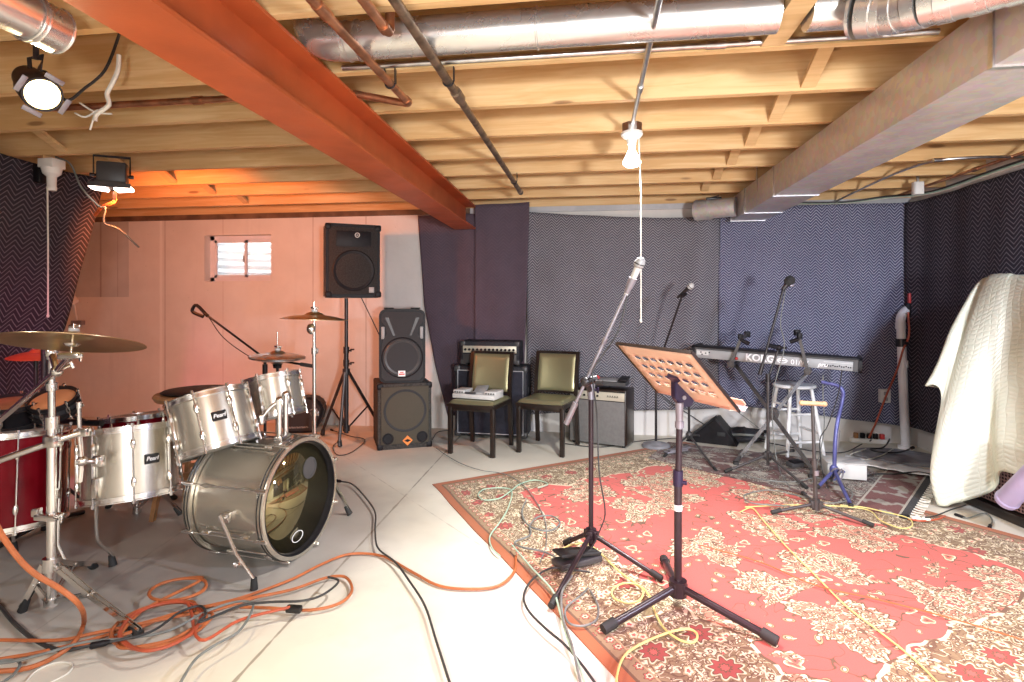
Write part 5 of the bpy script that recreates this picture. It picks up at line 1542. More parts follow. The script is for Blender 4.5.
# chairs ---------------------------------------------------------------
def make_chair(label, loc, rz):
    t = thing('dining_chair', label, 'chair', loc, rz, 'dark wooden chairs with leatherette seats')
    w, d, sh = 0.41, 0.42, 0.45
    for sx in (-1, 1):
        b = MB(); b.box((sx * (w / 2 - 0.008), -d / 2 + 0.01, (sh - 0.045) / 2), (0.038, 0.038, sh - 0.045), bevel=0.004); part('leg', b, M['dark_wood'], t)
        b = MB(); b.flatbar([(sx * (w / 2 - 0.012), d / 2 + 0.04, 0.0), (sx * (w / 2 - 0.012), d / 2 - 0.01, sh), (sx * (w / 2 - 0.012), d / 2 + 0.005, 0.62), (sx * (w / 2 - 0.012), d / 2 + 0.055, 0.835)], 0.034, 0.030, (0, 1, 0)); part('leg', b, M['dark_wood'], t)
    b = MB()
    b.flatbar([(-w / 2 - 0.01, -d / 2 - 0.012, sh - 0.028)] + [(x * w / 2, -d / 2 - 0.012 - 0.022 * (1 - x * x), sh - 0.028) for x in (-0.6, -0.3, 0, 0.3, 0.6)] + [(w / 2 + 0.01, -d / 2 - 0.012, sh - 0.028)], 0.028, 0.026)
    for sx in (-1, 1): b.box((sx * (w / 2 - 0.006), 0, sh - 0.035), (0.022, d - 0.02, 0.045), bevel=0.003)
    b.box((0, d / 2 - 0.02, sh - 0.045), (w - 0.05, 0.022, 0.06), bevel=0.003); b.box((0, -d / 2 + 0.005, sh - 0.055), (w - 0.05, 0.02, 0.04), bevel=0.003)
    part('seat_frame', b, M['dark_wood'], t)
    b = MB()
    def seat(u, v):
        x = (u - 0.5) * (w + 0.012); y = -d / 2 - 0.018 * (1 - (2 * u - 1) ** 2) * (1 - v) + v * (d - 0.01)
        e = min(1, 8 * min(u, 1 - u, v, 1 - v))
        return V((x, y, sh - 0.018 + 0.032 * math.sqrt(e * (2 - e))))
    b.sheet(seat, 18, 18); part('seat', b, M['leather'], t, angle=70)
    b = MB()
    def back(u, v):
        x = (u - 0.5) * (w - 0.055); z = sh + 0.035 + v * 0.335
        yy = d / 2 - 0.016 + 0.058 * v ** 1.3 + 0.016 * (1 - (2 * u - 1) ** 2)
        e = min(1, 9 * min(u, 1 - u, v, 1 - v))
        return V((x, yy - 0.014 * math.sqrt(e * (2 - e)), z))
    b.sheet(back, 20, 20); b.sheet(lambda u, v: back(1 - u, v) + V((0, 0.026, 0)), 10, 10); part('backrest', b, M['leather'], t, angle=70)
    b = MB()
    b.flatbar([(x * (w / 2 + 0.004), d / 2 + 0.055 + 0.014 * (1 - x * x), 0.835) for x in (-1, -0.5, 0, 0.5, 1)], 0.034, 0.022)
    part('top_rail', b, M['dark_wood'], t)
    b = MB(); b.flatbar([(x * (w / 2 - 0.02), d / 2 - 0.004 + 0.014 * (1 - x * x), sh + 0.03) for x in (-1, -0.5, 0, 0.5, 1)], 0.028, 0.02)
    part('lower_rail', b, M['dark_wood'], t)
    return t
ch1 = make_chair('dark wooden chair with olive leatherette back and a grey effects unit on its seat', V((-0.985, 4.925, 0)), -0.22)
def copy_tree(o, parent=None):
    c = o.copy(); COL.objects.link(c)
    if parent is not None: c.parent = parent
    for k in list(o.children): copy_tree(k, c)
    return c
ch2 = copy_tree(ch1); ch2.location = (-0.40, 5.035, 0); ch2.rotation_euler = (0, 0, -0.27)
ch2['label'] = 'dark wooden chair with an empty olive seat beside the small combo amplifier'

# grey multi-effects unit lying on chair 1
t = thing('effects_unit', 'pale grey multi-effects floor unit lying on a wooden chair seat', 'effects unit', V((-1.0, 4.87, 0.467)), -0.24)
b = MB(); b.box((0, 0, 0.022), (0.40, 0.20, 0.04), bevel=0.008); part('base', b, M['light_plastic'], t)
for sx in (-1, 1):
    b = MB(); b.box((sx * 0.148, 0.01, 0.055), (0.11, 0.17, 0.03), bevel=0.006); e = part('end_block', b, M['light_plastic'], t)
    b = MB()
    for k in range(4): b.box((sx * 0.148 - 0.035 + 0.023 * k, -0.078, 0.052), (0.013, 0.006, 0.012), bevel=0.001)
    part('button', b, M['dark_plastic'], e)
b = MB(); b.box((0, 0, 0), (0.11, 0.16, 0.016), Matrix.Translation((0.02, 0.02, 0.068)) @ Matrix.Rotation(0.28, 4, 'X') @ Matrix.Rotation(0.2, 4, 'Z'), bevel=0.004); part('foot_pedal', b, M['grey_plastic'], t)
b = MB(); b.box((-0.03, -0.088, 0.052), (0.10, 0.02, 0.012), bevel=0.002); part('display', b, M['dark_plastic'], t)

# amplifier head and cabinet
hc = V((-0.965, 5.44, 0)); rz1 = -0.05
t = thing('speaker_cabinet', 'tall dark guitar speaker cabinet with pale piping behind the wooden chairs', 'speaker cabinet', hc, rz1, 'guitar amplifier stack')
W_, D_, H_ = 0.70, 0.27, 0.685
b = MB(); b.box((0, 0, H_ / 2 + 0.02), (W_, D_, H_ - 0.02), bevel=0.022, seg=3); part('cabinet', b, M['tolex'], t)
b = MB(); b.box((0, -D_ / 2 - 0.001, H_ / 2 + 0.01), (W_ - 0.075, 0.012, H_ - 0.10), bevel=0.003); part('grille_cloth', b, M['cab_cloth'], t)
b = MB(); q = [(-(W_ / 2 - 0.034), 0.055), (W_ / 2 - 0.034, 0.055), (W_ / 2 - 0.034, H_ - 0.035), (-(W_ / 2 - 0.034), H_ - 0.035)]
b.tube([(x, -D_ / 2 - 0.006, z) for x, z in q], 0.006, 6, True); part('piping', b, M['piping'], t, label='pale piping around the grille')
for sx in (-1, 1):
    for z in (0.05, H_ - 0.02):
        b = MB(); b.box((sx * (W_ / 2 - 0.026), -D_ / 2 + 0.026, z), (0.062, 0.062, 0.062), bevel=0.016); part('corner_guard', b, M['dark_plastic'], t)
    b = MB(); b.box((sx * (W_ / 2 - 0.05), 0, 0.012), (0.045, 0.045, 0.024), bevel=0.006); part('foot', b, M['rubber'], t)
    b = MB(); b.box((sx * (W_ / 2 + 0.003), 0, 0.45), (0.012, 0.14, 0.09), bevel=0.004); part('handle', b, M['black_plastic'], t)
t = thing('amplifier_head', 'dark amplifier head with a cream knob panel on top of the tall speaker cabinet', 'amplifier', hc + V((-0.01, 0, H_ + 0.012)), rz1, 'guitar amplifier stack')
W_, D_, H_ = 0.57, 0.235, 0.225
b = MB(); b.box((0, 0, H_ / 2 + 0.012), (W_, D_, H_ - 0.012), bevel=0.018, seg=3); part('cabinet', b, M['tolex'], t)
b = MB(); b.box((0, -D_ / 2 - 0.002, H_ * 0.68), (W_ - 0.05, 0.012, 0.066), bevel=0.002); pn = part('control_panel', b, M['panel_cream'], t)
for k in range(13):
    b = MB(); b.lathe([(0.012, 0), (0.0105, 0.014), (0, 0.014)], Fm(-0.235 + k * 0.039, -D_ / 2 - 0.008, H_ * 0.67), 14); part('knob', b, M['black_plastic'], pn)
b = MB(); b.box((0, -D_ / 2 - 0.001, H_ * 0.28), (W_ - 0.05, 0.010, 0.085), bevel=0.002); fr_ = part('front_grille', b, M['dark_plastic'], t)
b = MB()
for k, x in enumerate((-0.045, -0.030, -0.013, 0.075, 0.092, 0.108)):
    b.tube([(x - 0.005, -D_ / 2 - 0.009, H_ * 0.26), (x, -D_ / 2 - 0.009, H_ * 0.26 + 0.018), (x + 0.006, -D_ / 2 - 0.009, H_ * 0.27)], 0.0028, 5)
part('script_logo', b, M['lettering_white'], fr_, label='white script logo')
b = MB()
for x in (-0.18, -0.02, 0.16): b.box((x, -0.02, H_ + 0.006), (0.075, 0.035, 0.014), bevel=0.005)
part('handle', b, M['black_plastic'], t)
for sx in (-1, 1):
    for z in (0.032, H_ - 0.018):
        b = MB(); b.box((sx * (W_ / 2 - 0.022), -D_ / 2 + 0.022, z), (0.05, 0.05, 0.05), bevel=0.012); part('corner_guard', b, M['dark_plastic'], t)
b = MB()
for sx in (-1, 1): b.box((sx * 0.24, 0, 0.006), (0.03, 0.16, 0.012))
part('foot', b, M['rubber'], t)

# combo amplifier
A_, B_ = V((-0.235, 5.315, 0)), V((0.285, 5.13, 0)); dx_ = (B_ - A_).normalized(); rz2 = math.atan2(dx_.y, dx_.x)
W_, D_, H_ = (B_ - A_).length, 0.25, 0.515
cc_ = (A_ + B_) / 2 + V((-dx_.y, dx_.x, 0)) * D_ / 2
t = thing('combo_amplifier', 'grey-fronted combo amplifier standing at the edge of the rug', 'amplifier', cc_, rz2)
b = MB(); b.box((0, 0, H_ / 2 + 0.008), (W_, D_, H_ - 0.016), bevel=0.014, seg=3); part('cabinet', b, M['dark_wood'], t)
b = MB(); b.box((0, -D_ / 2 - 0.001, 0.215), (W_ - 0.035, 0.012, 0.385), bevel=0.003); part('grille_cloth', b, M['grille_cloth'], t)
b = MB(); b.box((0, -D_ / 2 + 0.0, 0.452), (W_ - 0.035, 0.016, 0.075), Matrix.Identity(4), bevel=0.003); pn = part('control_panel', b, M['panel_cream'], t)
for k in range(6):
    b = MB(); b.lathe([(0.010, 0), (0.009, 0.012), (0, 0.012)], Fm(-0.20 + k * 0.042, -D_ / 2 - 0.008, 0.452), 12); part('knob', b, M['black_plastic'], pn)
b = MB()
for k in range(5):
    x = 0.10 + k * 0.022; b.tube([(x, -D_ / 2 - 0.010, 0.445), (x + 0.006, -D_ / 2 - 0.010, 0.462), (x + 0.013, -D_ / 2 - 0.010, 0.446)], 0.003, 5)
part('script_logo', b, M['badge_black'], pn, label='dark script logo')
b = MB(); b.tube([(-0.08, 0, H_), (-0.07, 0, H_ + 0.022), (0.07, 0, H_ + 0.022), (0.08, 0, H_)], 0.007, 8); part('handle', b, M['black_plastic'], t)
for sx in (-1, 1):
    for sy in (-1, 1):
        b = MB(); b.cyl((sx * (W_ / 2 - 0.04), sy * (D_ / 2 - 0.04), 0), (sx * (W_ / 2 - 0.04), sy * (D_ / 2 - 0.04), 0.012), 0.016); part('foot', b, M['rubber'], t)
tz = H_ + 0.026
t = thing('pedal_board', 'flat dark effects box lying on top of the combo amplifier', 'effects unit', cc_ + V((0.09, -0.01, tz)), rz2 + 0.10)
b = MB(); b.prism([(-0.10, 0.0), (0.10, 0.0), (0.10, 0.05), (-0.10, 0.032)], -0.15, 0.15, Matrix(((0, 0, 1, 0), (1, 0, 0, 0), (0, 1, 0, 0), (0, 0, 0, 1)))); part('housing', b, M['dark_plastic'], t)
b = MB(); b.box((-0.03, -0.01, 0.046), (0.20, 0.13, 0.006), Matrix.Rotation(0.09, 4, 'X'), bevel=0.002); part('top_plate', b, M['grey_plastic'], t)
b = MB(); b.box((0.12, 0.0, 0.058), (0.075, 0.19, 0.02), Matrix.Rotation(0.06, 4, 'X'), bevel=0.005); part('foot_pedal', b, M['black_plastic'], t)
t = thing('tuner_clip', 'small red and black gadget beside the flat box on the combo amplifier', 'gadget', cc_ + V((-0.10, -0.02, tz)), rz2)
b = MB(); b.box((0, 0, 0.03), (0.10, 0.05, 0.06), bevel=0.008); part('housing', b, M['black_plastic'], t)
b = MB(); b.lathe([(0.028, 0), (0.03, 0.02), (0.015, 0.03), (0, 0.03)], Matrix.Translation((0.06, 0, 0.055)) , 16); part('knob', b, M['red_plastic'], t)

# front microphone stand ----------------------------------------------------
pb = on_rug(591, 557)
clz = at_depth(596, 383, 2.93)
t = thing('boom_microphone_stand', 'tall dark boom microphone stand at the near edge of the red rug', 'microphone stand', pb)
b = MB(); b.cyl(pb + V((0, 0, 0.06)), pb + V((0, 0, 0.88)), 0.0125, seg=16); part('lower_tube', b, M['stand_metal'], t, True)
b = MB(); b.cyl(pb + V((0, 0, 0.80)), V((pb.x, pb.y, clz.z)), 0.016, seg=16); b.cyl(pb + V((0, 0, 0.83)), pb + V((0, 0, 0.875)), 0.020, seg=16); part('sleeve', b, M['pale_metal'], t, True)
piv = V((pb.x + 0.015, pb.y - 0.02, clz.z))
tail = at_depth(566, 424, 2.88); tip = at_depth(627, 292, 2.80)
d = (tip - tail).normalized(); piv2 = tail + d * (piv - tail).dot(d)
b = MB(); b.cyl(tail + d * 0.05, tip, 0.0085, seg=12); b.cyl(tail.lerp(tip, 0.62), tail.lerp(tip, 0.66), 0.0125, seg=12); part('boom_arm', b, M['pale_metal'], t, True)
b = MB(); b.cyl(tail, tail + d * 0.12, 0.0145, seg=14); part('counterweight', b, M['pale_metal'], t, True)
b = MB(); b.ball(piv2, 0.026, seg=14); b.cyl(piv2, piv2 + V((0.055, 0.02, 0.015)), 0.024, 0.02, seg=16); b.cyl(piv2 + V((0.05, -0.02, 0.0)), piv2 + V((0.085, -0.03, 0.0)), 0.013); b.cyl(V((pb.x, pb.y, clz.z - 0.04)), piv2, 0.015); part('clutch', b, M['black_metal'], t, True)
b = MB(); wing(b, pb + V((0, 0, 0.85)), (0.9, -0.5, 0), 0.035); part('locking_knob', b, M['violet_metal'], t, True)
mt_ = at_depth(642, 258, 2.74)
b = MB(); md = (mt_ - tip).normalized(); b.cyl(tip - md * 0.005, tip + md * 0.03, 0.014); b.cyl(tip + md * 0.025, tip + md * 0.075, 0.0185, 0.021, seg=16); part('mic_clip', b, M['pale_metal'], t, True)
stand_tripod(t, pb, 0.115, [on_rug(552, 608), on_rug(660, 581), on_rug(566, 545)], 'stand_metal', 0.0115)
microphone('microphone', 'silver-grey microphone clipped at the top of the tall boom stand', mt_, tip, 'light_plastic', 'grey_plastic', 0.20)
b = MB(); b.tube([tip + V((0, -0.02, -0.02)), tip.lerp(tail, 0.25) + V((0.03, -0.02, -0.03)), tip.lerp(tail, 0.55) + V((0.012, -0.014, 0)), piv2 + V((0.035, -0.03, 0.02)), pb + V((0.03, -0.02, 0.72)), pb + V((0.04, -0.03, 0.45)), pb + V((0.07, -0.02, 0.25)), pb + V((0.05, -0.02, 0.16)), pb + V((-0.01, -0.05, 0.05)), pb + V((-0.12, -0.13, 0.022))], 0.0038, 6, smooth=5)
solo('microphone_cable', b, M['black_cable'], 'thin cable hanging down the tall boom microphone stand', 'cable')

# music stand -----------------------------------------------------------------
pb = on_rug(678, 607)
TL, TR, BL, BR = at_depth(618.6, 344, 2.55), at_depth(696, 353, 2.10), at_depth(655, 391, 2.70), at_depth(736, 411.5, 2.20)
ex = ((TR - TL) + (BR - BL)); ex.z = 0; ex.normalize()
ey = ((TL - BL) + (TR - BR)); ey = (ey - ex * ey.dot(ex)).normalized()
ez = ex.cross(ey)
ctr = (TL + TR + BL + BR) / 4
dw, dh = ((TR - TL).length + (BR - BL).length) / 2, ((TL - BL).length + (TR - BR).length) / 2
Md = Matrix((ex, ey, ez)).transposed().to_4x4(); Md.translation = ctr
t = thing('music_stand', 'orchestral music stand with a tilted perforated salmon desk on the red rug', 'music stand', pb)
def desk():
    b = MB(); nu, nv = 9, 6
    cw, chh = dw / nu, dh / nv
    for i in range(nu):
        for j in range(nv):
            x0, y0 = -dw / 2 + i * cw, -dh / 2 + j * chh
            hole = 1 <= j <= 4 and 0 < i < nu - 1 and not (j == 1 and i in (4,))
            c = [(x0, y0), (x0 + cw / 2, y0), (x0 + cw, y0), (x0 + cw, y0 + chh / 2), (x0 + cw, y0 + chh), (x0 + cw / 2, y0 + chh), (x0, y0 + chh), (x0, y0 + chh / 2)]
            if not hole:
                b.faces([(x, y, 0) for x, y in c], [tuple(range(8))], M=Md)
            else:
                mx_, my_ = x0 + cw / 2, y0 + chh / 2
                n16 = []
                for k in range(8):
                    a = math.atan2(c[k][1] - my_, c[k][0] - mx_)
                    n16.append((mx_ + 0.0225 * math.cos(a), my_ + 0.0125 * math.sin(a)))
                b.faces([(x, y, 0) for x, y in c + n16], [(k, (k + 1) % 8, 8 + (k + 1) % 8, 8 + k) for k in range(8)], M=Md)
    bmesh.ops.remove_doubles(b.bm, verts=b.bm.verts[:], dist=1e-5)
    return b
part('desk', desk(), M['desk_lit'], t, True, 'salmon perforated desk', solid=0.002, angle=1)
b = MB()
b.box((0, dh / 2, 0), (dw, 0.005, 0.014), Md); b.box((-dw / 2, 0, 0), (0.005, dh, 0.012), Md); b.box((dw / 2, 0, 0), (0.005, dh, 0.012), Md)
part('desk_rim', b, M['dark_wood'], t, True)
sgn = 1 if ez.x > 0 else -1
b = MB(); b.box((0, -dh / 2, sgn * 0.02), (dw, 0.004, 0.04), Md); b.box((0, -dh / 2 + 0.012, sgn * 0.04), (dw, 0.024, 0.004), Md); part('ledge', b, M['desk_lit'], t, True)
hubp = at_depth(684, 397, 2.44)
b = MB(); Bm = frame(hubp, (0.35, -0.93, 0.05), (0, 0, 1))
b.prism([(0.075, -0.042), (0.075, 0.05), (0.0, 0.052), (-0.040, 0.02), (-0.040, -0.02), (-0.012, -0.042)], -0.02, 0.02, Bm)
bmesh.ops.bevel(b.bm, geom=b.bm.edges[:], offset=0.004, segments=2, affect='EDGES')
br1 = part('tilt_bracket', b, M['violet_metal'], t, True, 'dark violet tilt bracket')
b = MB(); b.cyl(Bm @ V((0, 0.012, 0.018)), Bm @ V((0, 0.012, 0.026)), 0.009, seg=12); part('bolt', b, M['pale_metal'], br1, True)
b = MB(); b.flatbar([hubp + V((0, 0, 0.05)), ctr - ez * sgn * 0.004], 0.05, 0.02); part('desk_arm', b, M['violet_metal'], t, True)
hx = V((pb.x + 0.006, pb.y, hubp.z - 0.04))
b = MB(); b.cyl(pb + V((0, 0, 0.05)), pb + V((0, 0, 0.56)), 0.0165, seg=18); lt = part('lower_tube', b, M['stand_metal'], t, True)
b = MB(); b.cyl(pb + V((0, 0, 0.50)), hx + V((0, 0, -0.07)), 0.0135, seg=18); part('upper_tube', b, M['stand_metal'], t, True)
b = MB(); b.cyl(pb + V((0, 0, 0.515)), pb + V((0, 0, 0.58)), 0.021, seg=18); b.cyl(pb + V((0, 0, 0.53)), pb + V((0.035, -0.01, 0.53)), 0.009); part('sleeve', b, M['violet_metal'], t, True)
b = MB(); b.cyl(pb + V((0, 0, 0.41)), pb + V((0, 0, 0.435)), 0.0172, seg=18); part('sticker', b, M['lettering_white'], lt, True, 'small white sticker')
b = MB(); b.cyl(hx + V((0, 0, -0.09)), V((hx.x, hx.y, hubp.z - 0.02)), 0.015, 0.017, seg=16); b.cyl(hx + V((0, 0, -0.085)), hx + V((0, 0, -0.06)), 0.019, seg=16); part('neck', b, M['pale_metal'], t, True)
stand_tripod(t, pb, 0.085, [on_rug(605, 633), on_rug(775, 645), on_rug(664, 563)], 'stand_metal', 0.0155)
b = MB(); b.prism([(0, 0), (0.07, 0), (0.07, 0.022), (0.0, 0.035)], 0, 0.002, Md @ Matrix.Translation((dw / 2 - 0.05, -dh / 2 + 0.004, sgn * 0.028)) @ Matrix.Rotation(PI / 2, 4, 'X'))
solo('sheet_corner', b, M['lettering_white'], 'pale corner of sheet music sticking out from the ledge of the salmon desk', 'paper')

# round-base stand with a microphone ------------------------------------------
pb = on_floor(656, 447)
t = thing('round_base_microphone_stand', 'thin microphone stand on a round weighted base behind the salmon music stand', 'microphone stand', pb)
b = MB(); b.lathe([(0, 0.0), (0.125, 0.0), (0.128, 0.012), (0.115, 0.028), (0.05, 0.038), (0.02, 0.055), (0, 0.055)], Matrix.Translation(pb), 36); part('base', b, M['concrete_grey'], t, True)
kk = at_depth(652, 372, 5.08); kk.x, kk.y = pb.x, pb.y
b = MB(); b.cyl(pb + V((0, 0, 0.04)), kk, 0.0115); part('pole', b, M['black_metal'], t, True)
mtip, mback = at_depth(693, 284, 4.75), at_depth(676, 299, 4.85)
jn = at_depth(682, 296, 4.82)
b = MB(); b.cyl(kk, jn, 0.009); b.ball(kk, 0.02, seg=12); part('boom_arm', b, M['black_metal'], t, True)
b = MB(); b.cyl(jn, jn + (mtip - mback).normalized() * 0.04, 0.02, seg=14); part('mic_clip', b, M['black_plastic'], t, True)
microphone('microphone', 'black microphone with a silver head on the stand behind the music desk', mtip, mback, 'black_metal', 'light_plastic', 0.18)
# short tripod stand behind the music stand
pb = on_floor(689, 446)
t = thing('short_tripod_stand', 'short bare tripod stand behind the salmon music desk', 'microphone stand', pb)
b = MB(); b.cyl(pb + V((0, 0, 0.06)), pb + V((0, 0, 0.44)), 0.011); part('pole', b, M['black_metal'], t, True)
b = MB(); b.cyl(pb + V((0, 0, 0.42)), pb + V((0, 0, 0.50)), 0.016); part('sleeve', b, M['grey_metal'], t, True)
stand_tripod(t, pb, 0.10, [on_floor(716, 472), on_floor(664, 458), on_floor(714, 438)], 'grey_metal', 0.009)

# boom stand by the keyboard -----------------------------------------------------
pb = on_rugs(768, 471)
ju = at_depth(776, 347, 4.40); ju.y = pb.y
t = thing('keyboard_microphone_stand', 'round-hub boom microphone stand in front of the keyboard', 'microphone stand', pb)
b = MB(); b.cyl(pb + V((0, 0, 0.05)), pb + V((0, 0, 0.72)), 0.012); part('lower_tube', b, M['grey_metal'], t, True)
b = MB(); b.cyl(pb + V((0, 0, 0.70)), ju, 0.009); b.cyl(pb + V((0, 0, 0.68)), pb + V((0, 0, 0.74)), 0.018); part('upper_tube', b, M['black_metal'], t, True)
e0, e1 = at_depth(766, 352, 4.33), at_depth(783, 291, 4.30)
d = (e1 - e0).normalized(); e0 = e0 - d * 0.18
b = MB(); b.cyl(e0, e1, 0.0095); b.cyl(e0, e0 + d * 0.09, 0.015); part('boom_arm', b, M['black_metal'], t, True)
b = MB(); b.ball(ju, 0.024, seg=12); b.cyl(ju, e0 + d * (ju - e0).dot(d), 0.016); b.cyl(ju, ju + V((0.05, -0.02, 0)), 0.01); part('clutch', b, M['black_plastic'], t, True)
b = MB(); b.cyl(e1, e1 + d * 0.03, 0.014); part('mic_clip', b, M['black_plastic'], t, True)
stand_tripod(t, pb, 0.12, [on_rugs(726, 473), on_rugs(806, 489), on_rugs(793, 452)], 'grey_metal', 0.010)
mc = at_depth(789, 280, 4.28)
t = thing('microphone', 'short black microphone with a foam cover over the keyboard', 'microphone', mc, group='vocal microphones')
Fq = frame(e1 + d * 0.02, (mc - e1).normalized() + V((0.2, 0, 0)))
b = MB(); b.lathe([(0, -0.01), (0.016, -0.01), (0.018, 0.05), (0, 0.05)], Fq, 16); part('microphone_body', b, M['black_metal'], t, True)
b = MB(); b.lathe([(0, 0.035), (0.025, 0.037), (0.036, 0.055), (0.036, 0.085), (0.022, 0.105), (0, 0.11)], Fq, 20); part('foam_cover', b, M['foam'], t, True)
b = MB(); b.box(Fq @ V((-0.03, 0, 0.05)), (0.03, 0.03, 0.02), bevel=0.004); part('switch_box', b, M['pale_metal'], t, True)
b = MB(); b.tube([e1 + V((0.01, -0.02, 0)), e1.lerp(e0, .35) + V((0.035, -0.02, -0.02)), ju + V((0.03, -0.03, 0)), pb + V((0.03, -0.02, 0.6)), pb + V((0.03, -0.025, 0.3)), pb + V((0.06, -0.05, 0.05)), on_floor(790, 488, 0.03)], 0.0038, 6, smooth=5)
solo('microphone_cable', b, M['grey_cable'], 'thin cable running down the boom stand in front of the keyboard', 'cable')

# keyboard on its X stand --------------------------------------------------------
KL, KR = at_depth(694, 352, 5.02), at_depth(859, 366, 4.40)
kx = (KR - KL); klen = kx.length; kx.normalize()
ky = V((-kx.y, kx.x, 0)).normalized(); kz = kx.cross(ky)
Mk = Matrix((kx, ky, kz)).transposed().to_4x4(); Mk.translation = (KL + KR) / 2
t = thing('keyboard', 'long grey synthesizer keyboard seen from its lettered back', 'keyboard', Mk.translation - V((0, 0, 0.05)))
kl, kd, kh = klen, 0.34, 0.095
b = MB(); b.prism([(0, -kh / 2), (kd, -kh / 2), (kd, 0.0), (kd - 0.14, 0.012), (kd - 0.16, kh / 2 + 0.004), (0, kh / 2)], -kl / 2, kl / 2, Mk @ Matrix(((0, 0, 1, 0), (1, 0, 0, 0), (0, 1, 0, 0), (0, 0, 0, 1)))); part('case', b, M['dark_plastic'], t, True)
b = MB(); b.box((-0.01, -0.004, -0.008), (kl - 0.06, 0.012, kh - 0.022), Mk, bevel=0.003); bp = part('back_panel', b, M['grey_plastic'], t, True)
b = MB(); b.box((0, 0.08, kh / 2 + 0.003), (kl + 0.004, 0.18, 0.012), Mk, bevel=0.003); part('top_panel', b, M['black_plastic'], t, True)
for s in (-1, 1):
    b = MB(); b.prism(rounded(kd + 0.01, kh + 0.022, 0.03, 4, kd / 2, 0.0), -0.014, 0.014, Mk @ Matrix.Translation((s * (kl / 2 + 0.008), 0, 0)) @ Matrix(((0, 0, 1, 0), (1, 0, 0, 0), (0, 1, 0, 0), (0, 0, 0, 1)))); part('end_cheek', b, M['black_plastic'], t, True)
b = MB()
for k in range(45):
    b.box((-kl / 2 + 0.06 + k * (kl - 0.12) / 45, kd - 0.065, 0.012), ((kl - 0.12) / 45 - 0.0015, 0.13, 0.016), Mk)
part('white_keys', b, M['white_plastic'], t, True)
b = MB()
for k in range(45):
    if k % 7 in (0, 1, 3, 4, 5): b.box((-kl / 2 + 0.06 + (k + 0.5) * (kl - 0.12) / 45, kd - 0.09, 0.025), (0.012, 0.08, 0.014), Mk)
part('black_keys', b, M['black_plastic'], t, True)
Lk = Mk @ Matrix(((1, 0, 0, 0), (0, 0, -1, -0.0108), (0, 1, 0, 0), (0, 0, 0, 1)))
part('lettering', text_mesh('KORG', 0.078, 0.0006, Lk @ Matrix.Translation((-0.085, -0.006, 0)), 0.0026, 0, 1.02), M['lettering_white'], bp, True, 'white block lettering')
part('lettering', text_mesh('01/W', 0.056, 0.0006, Lk @ Matrix.Translation((0.212, -0.014, 0)), 0.0006), M['lettering_white'], bp, True, 'white model numerals')
part('lettering', text_mesh('pro', 0.046, 0.0006, Lk @ Matrix.Translation((0.375, -0.014, 0)), 0.0012, 0.3), M['lettering_white'], bp, True, 'white slanted lettering')
b = MB(); b.lathe([(0.022, 0), (0.030, 0.0), (0.030, 0.001), (0.022, 0.001)], Lk @ Matrix.Translation((0.085, -0.008, 0)) @ Matrix.Diagonal((1.3, 0.75, 1, 1)), 28, closed=True); b.box((0.09, -0.006, 0.0005), (0.075, 0.010, 0.001), Lk); part('emblem', b, M['lettering_white'], bp, True)
b = MB()
for k in range(12): b.lathe([(0.0055, 0), (0.0055, 0.002), (0, 0.002)], Lk @ Matrix.Translation((kl / 2 - 0.22 + k * 0.015, -0.018 + (0.006 if k % 3 == 0 else 0), 0)), 10)
for k, (x, y) in enumerate(((-0.56, 0.006), (-0.55, -0.012), (-0.52, 0.0), (-0.49, 0.008))): b.box((x, y, 0.001), (0.012, 0.010, 0.002), Lk)
part('socket', b, M['black_plastic'], bp, True)
b = MB(); b.box((-0.545, 0.0, 0.0005), (0.10, 0.035, 0.001), Lk); b.box((kl / 2 - 0.14, 0.012, 0.0005), (0.2, 0.004, 0.001), Lk); part('printed_legend', b, M['light_plastic'], bp, True)
# the stand
kc = Mk.translation; base_z = 0
fl1, fl2 = on_rugs(738, 461), on_rugs(812, 474)
ctrf = (fl1 + fl2) / 2 + ky * 0.05
t = thing('keyboard_stand', 'grey crossed-leg keyboard stand with upper tier arms', 'keyboard stand', ctrf)
zt = 0.835
ends = [Mk @ V((-0.30, 0.16, -0.09)), Mk @ V((0.275, 0.16, -0.09))]
f1 = V((fl1.x, fl1.y, 0.02)) + ky * 0.10; f2 = V((fl2.x, fl2.y, 0.02)) + ky * 0.10
for top, ft in ((ends[0], f2), (ends[1], f1)):
    b = MB(); b.flatbar([top + ky * 0.0, ft], 0.028, 0.028, ky); lg = part('leg', b, M['grey_metal'], t, True)
    b = MB(); b.flatbar([ft - ky * 0.20, ft + ky * 0.20], 0.028, 0.028); part('foot_bar', b, M['grey_metal'], lg, True)
    for s in (-1, 1):
        b = MB(); b.box(ft + ky * 0.205 * s - V((0, 0, 0.003)), (0.04, 0.04, 0.034), bevel=0.005)
        part('rubber_foot', b, M['rubber'], lg, True)
    b = MB(); b.flatbar([top - ky * 0.18, top + ky * 0.17], 0.028, 0.028); b.box(top - ky * 0.205 + V((0, 0, 0.02)), (0.035, 0.03, 0.06), bevel=0.004); part('support_bar', b, M['grey_metal'], lg, True)
mid = (ends[0] + f2 + ends[1] + f1) / 4
b = MB(); b.cyl(mid - ky * 0.035, mid + ky * 0.03, 0.048, seg=20); b.cyl(mid - ky * 0.06, mid - ky * 0.03, 0.02, seg=14); part('pivot_plate', b, M['grey_metal'], t, True)
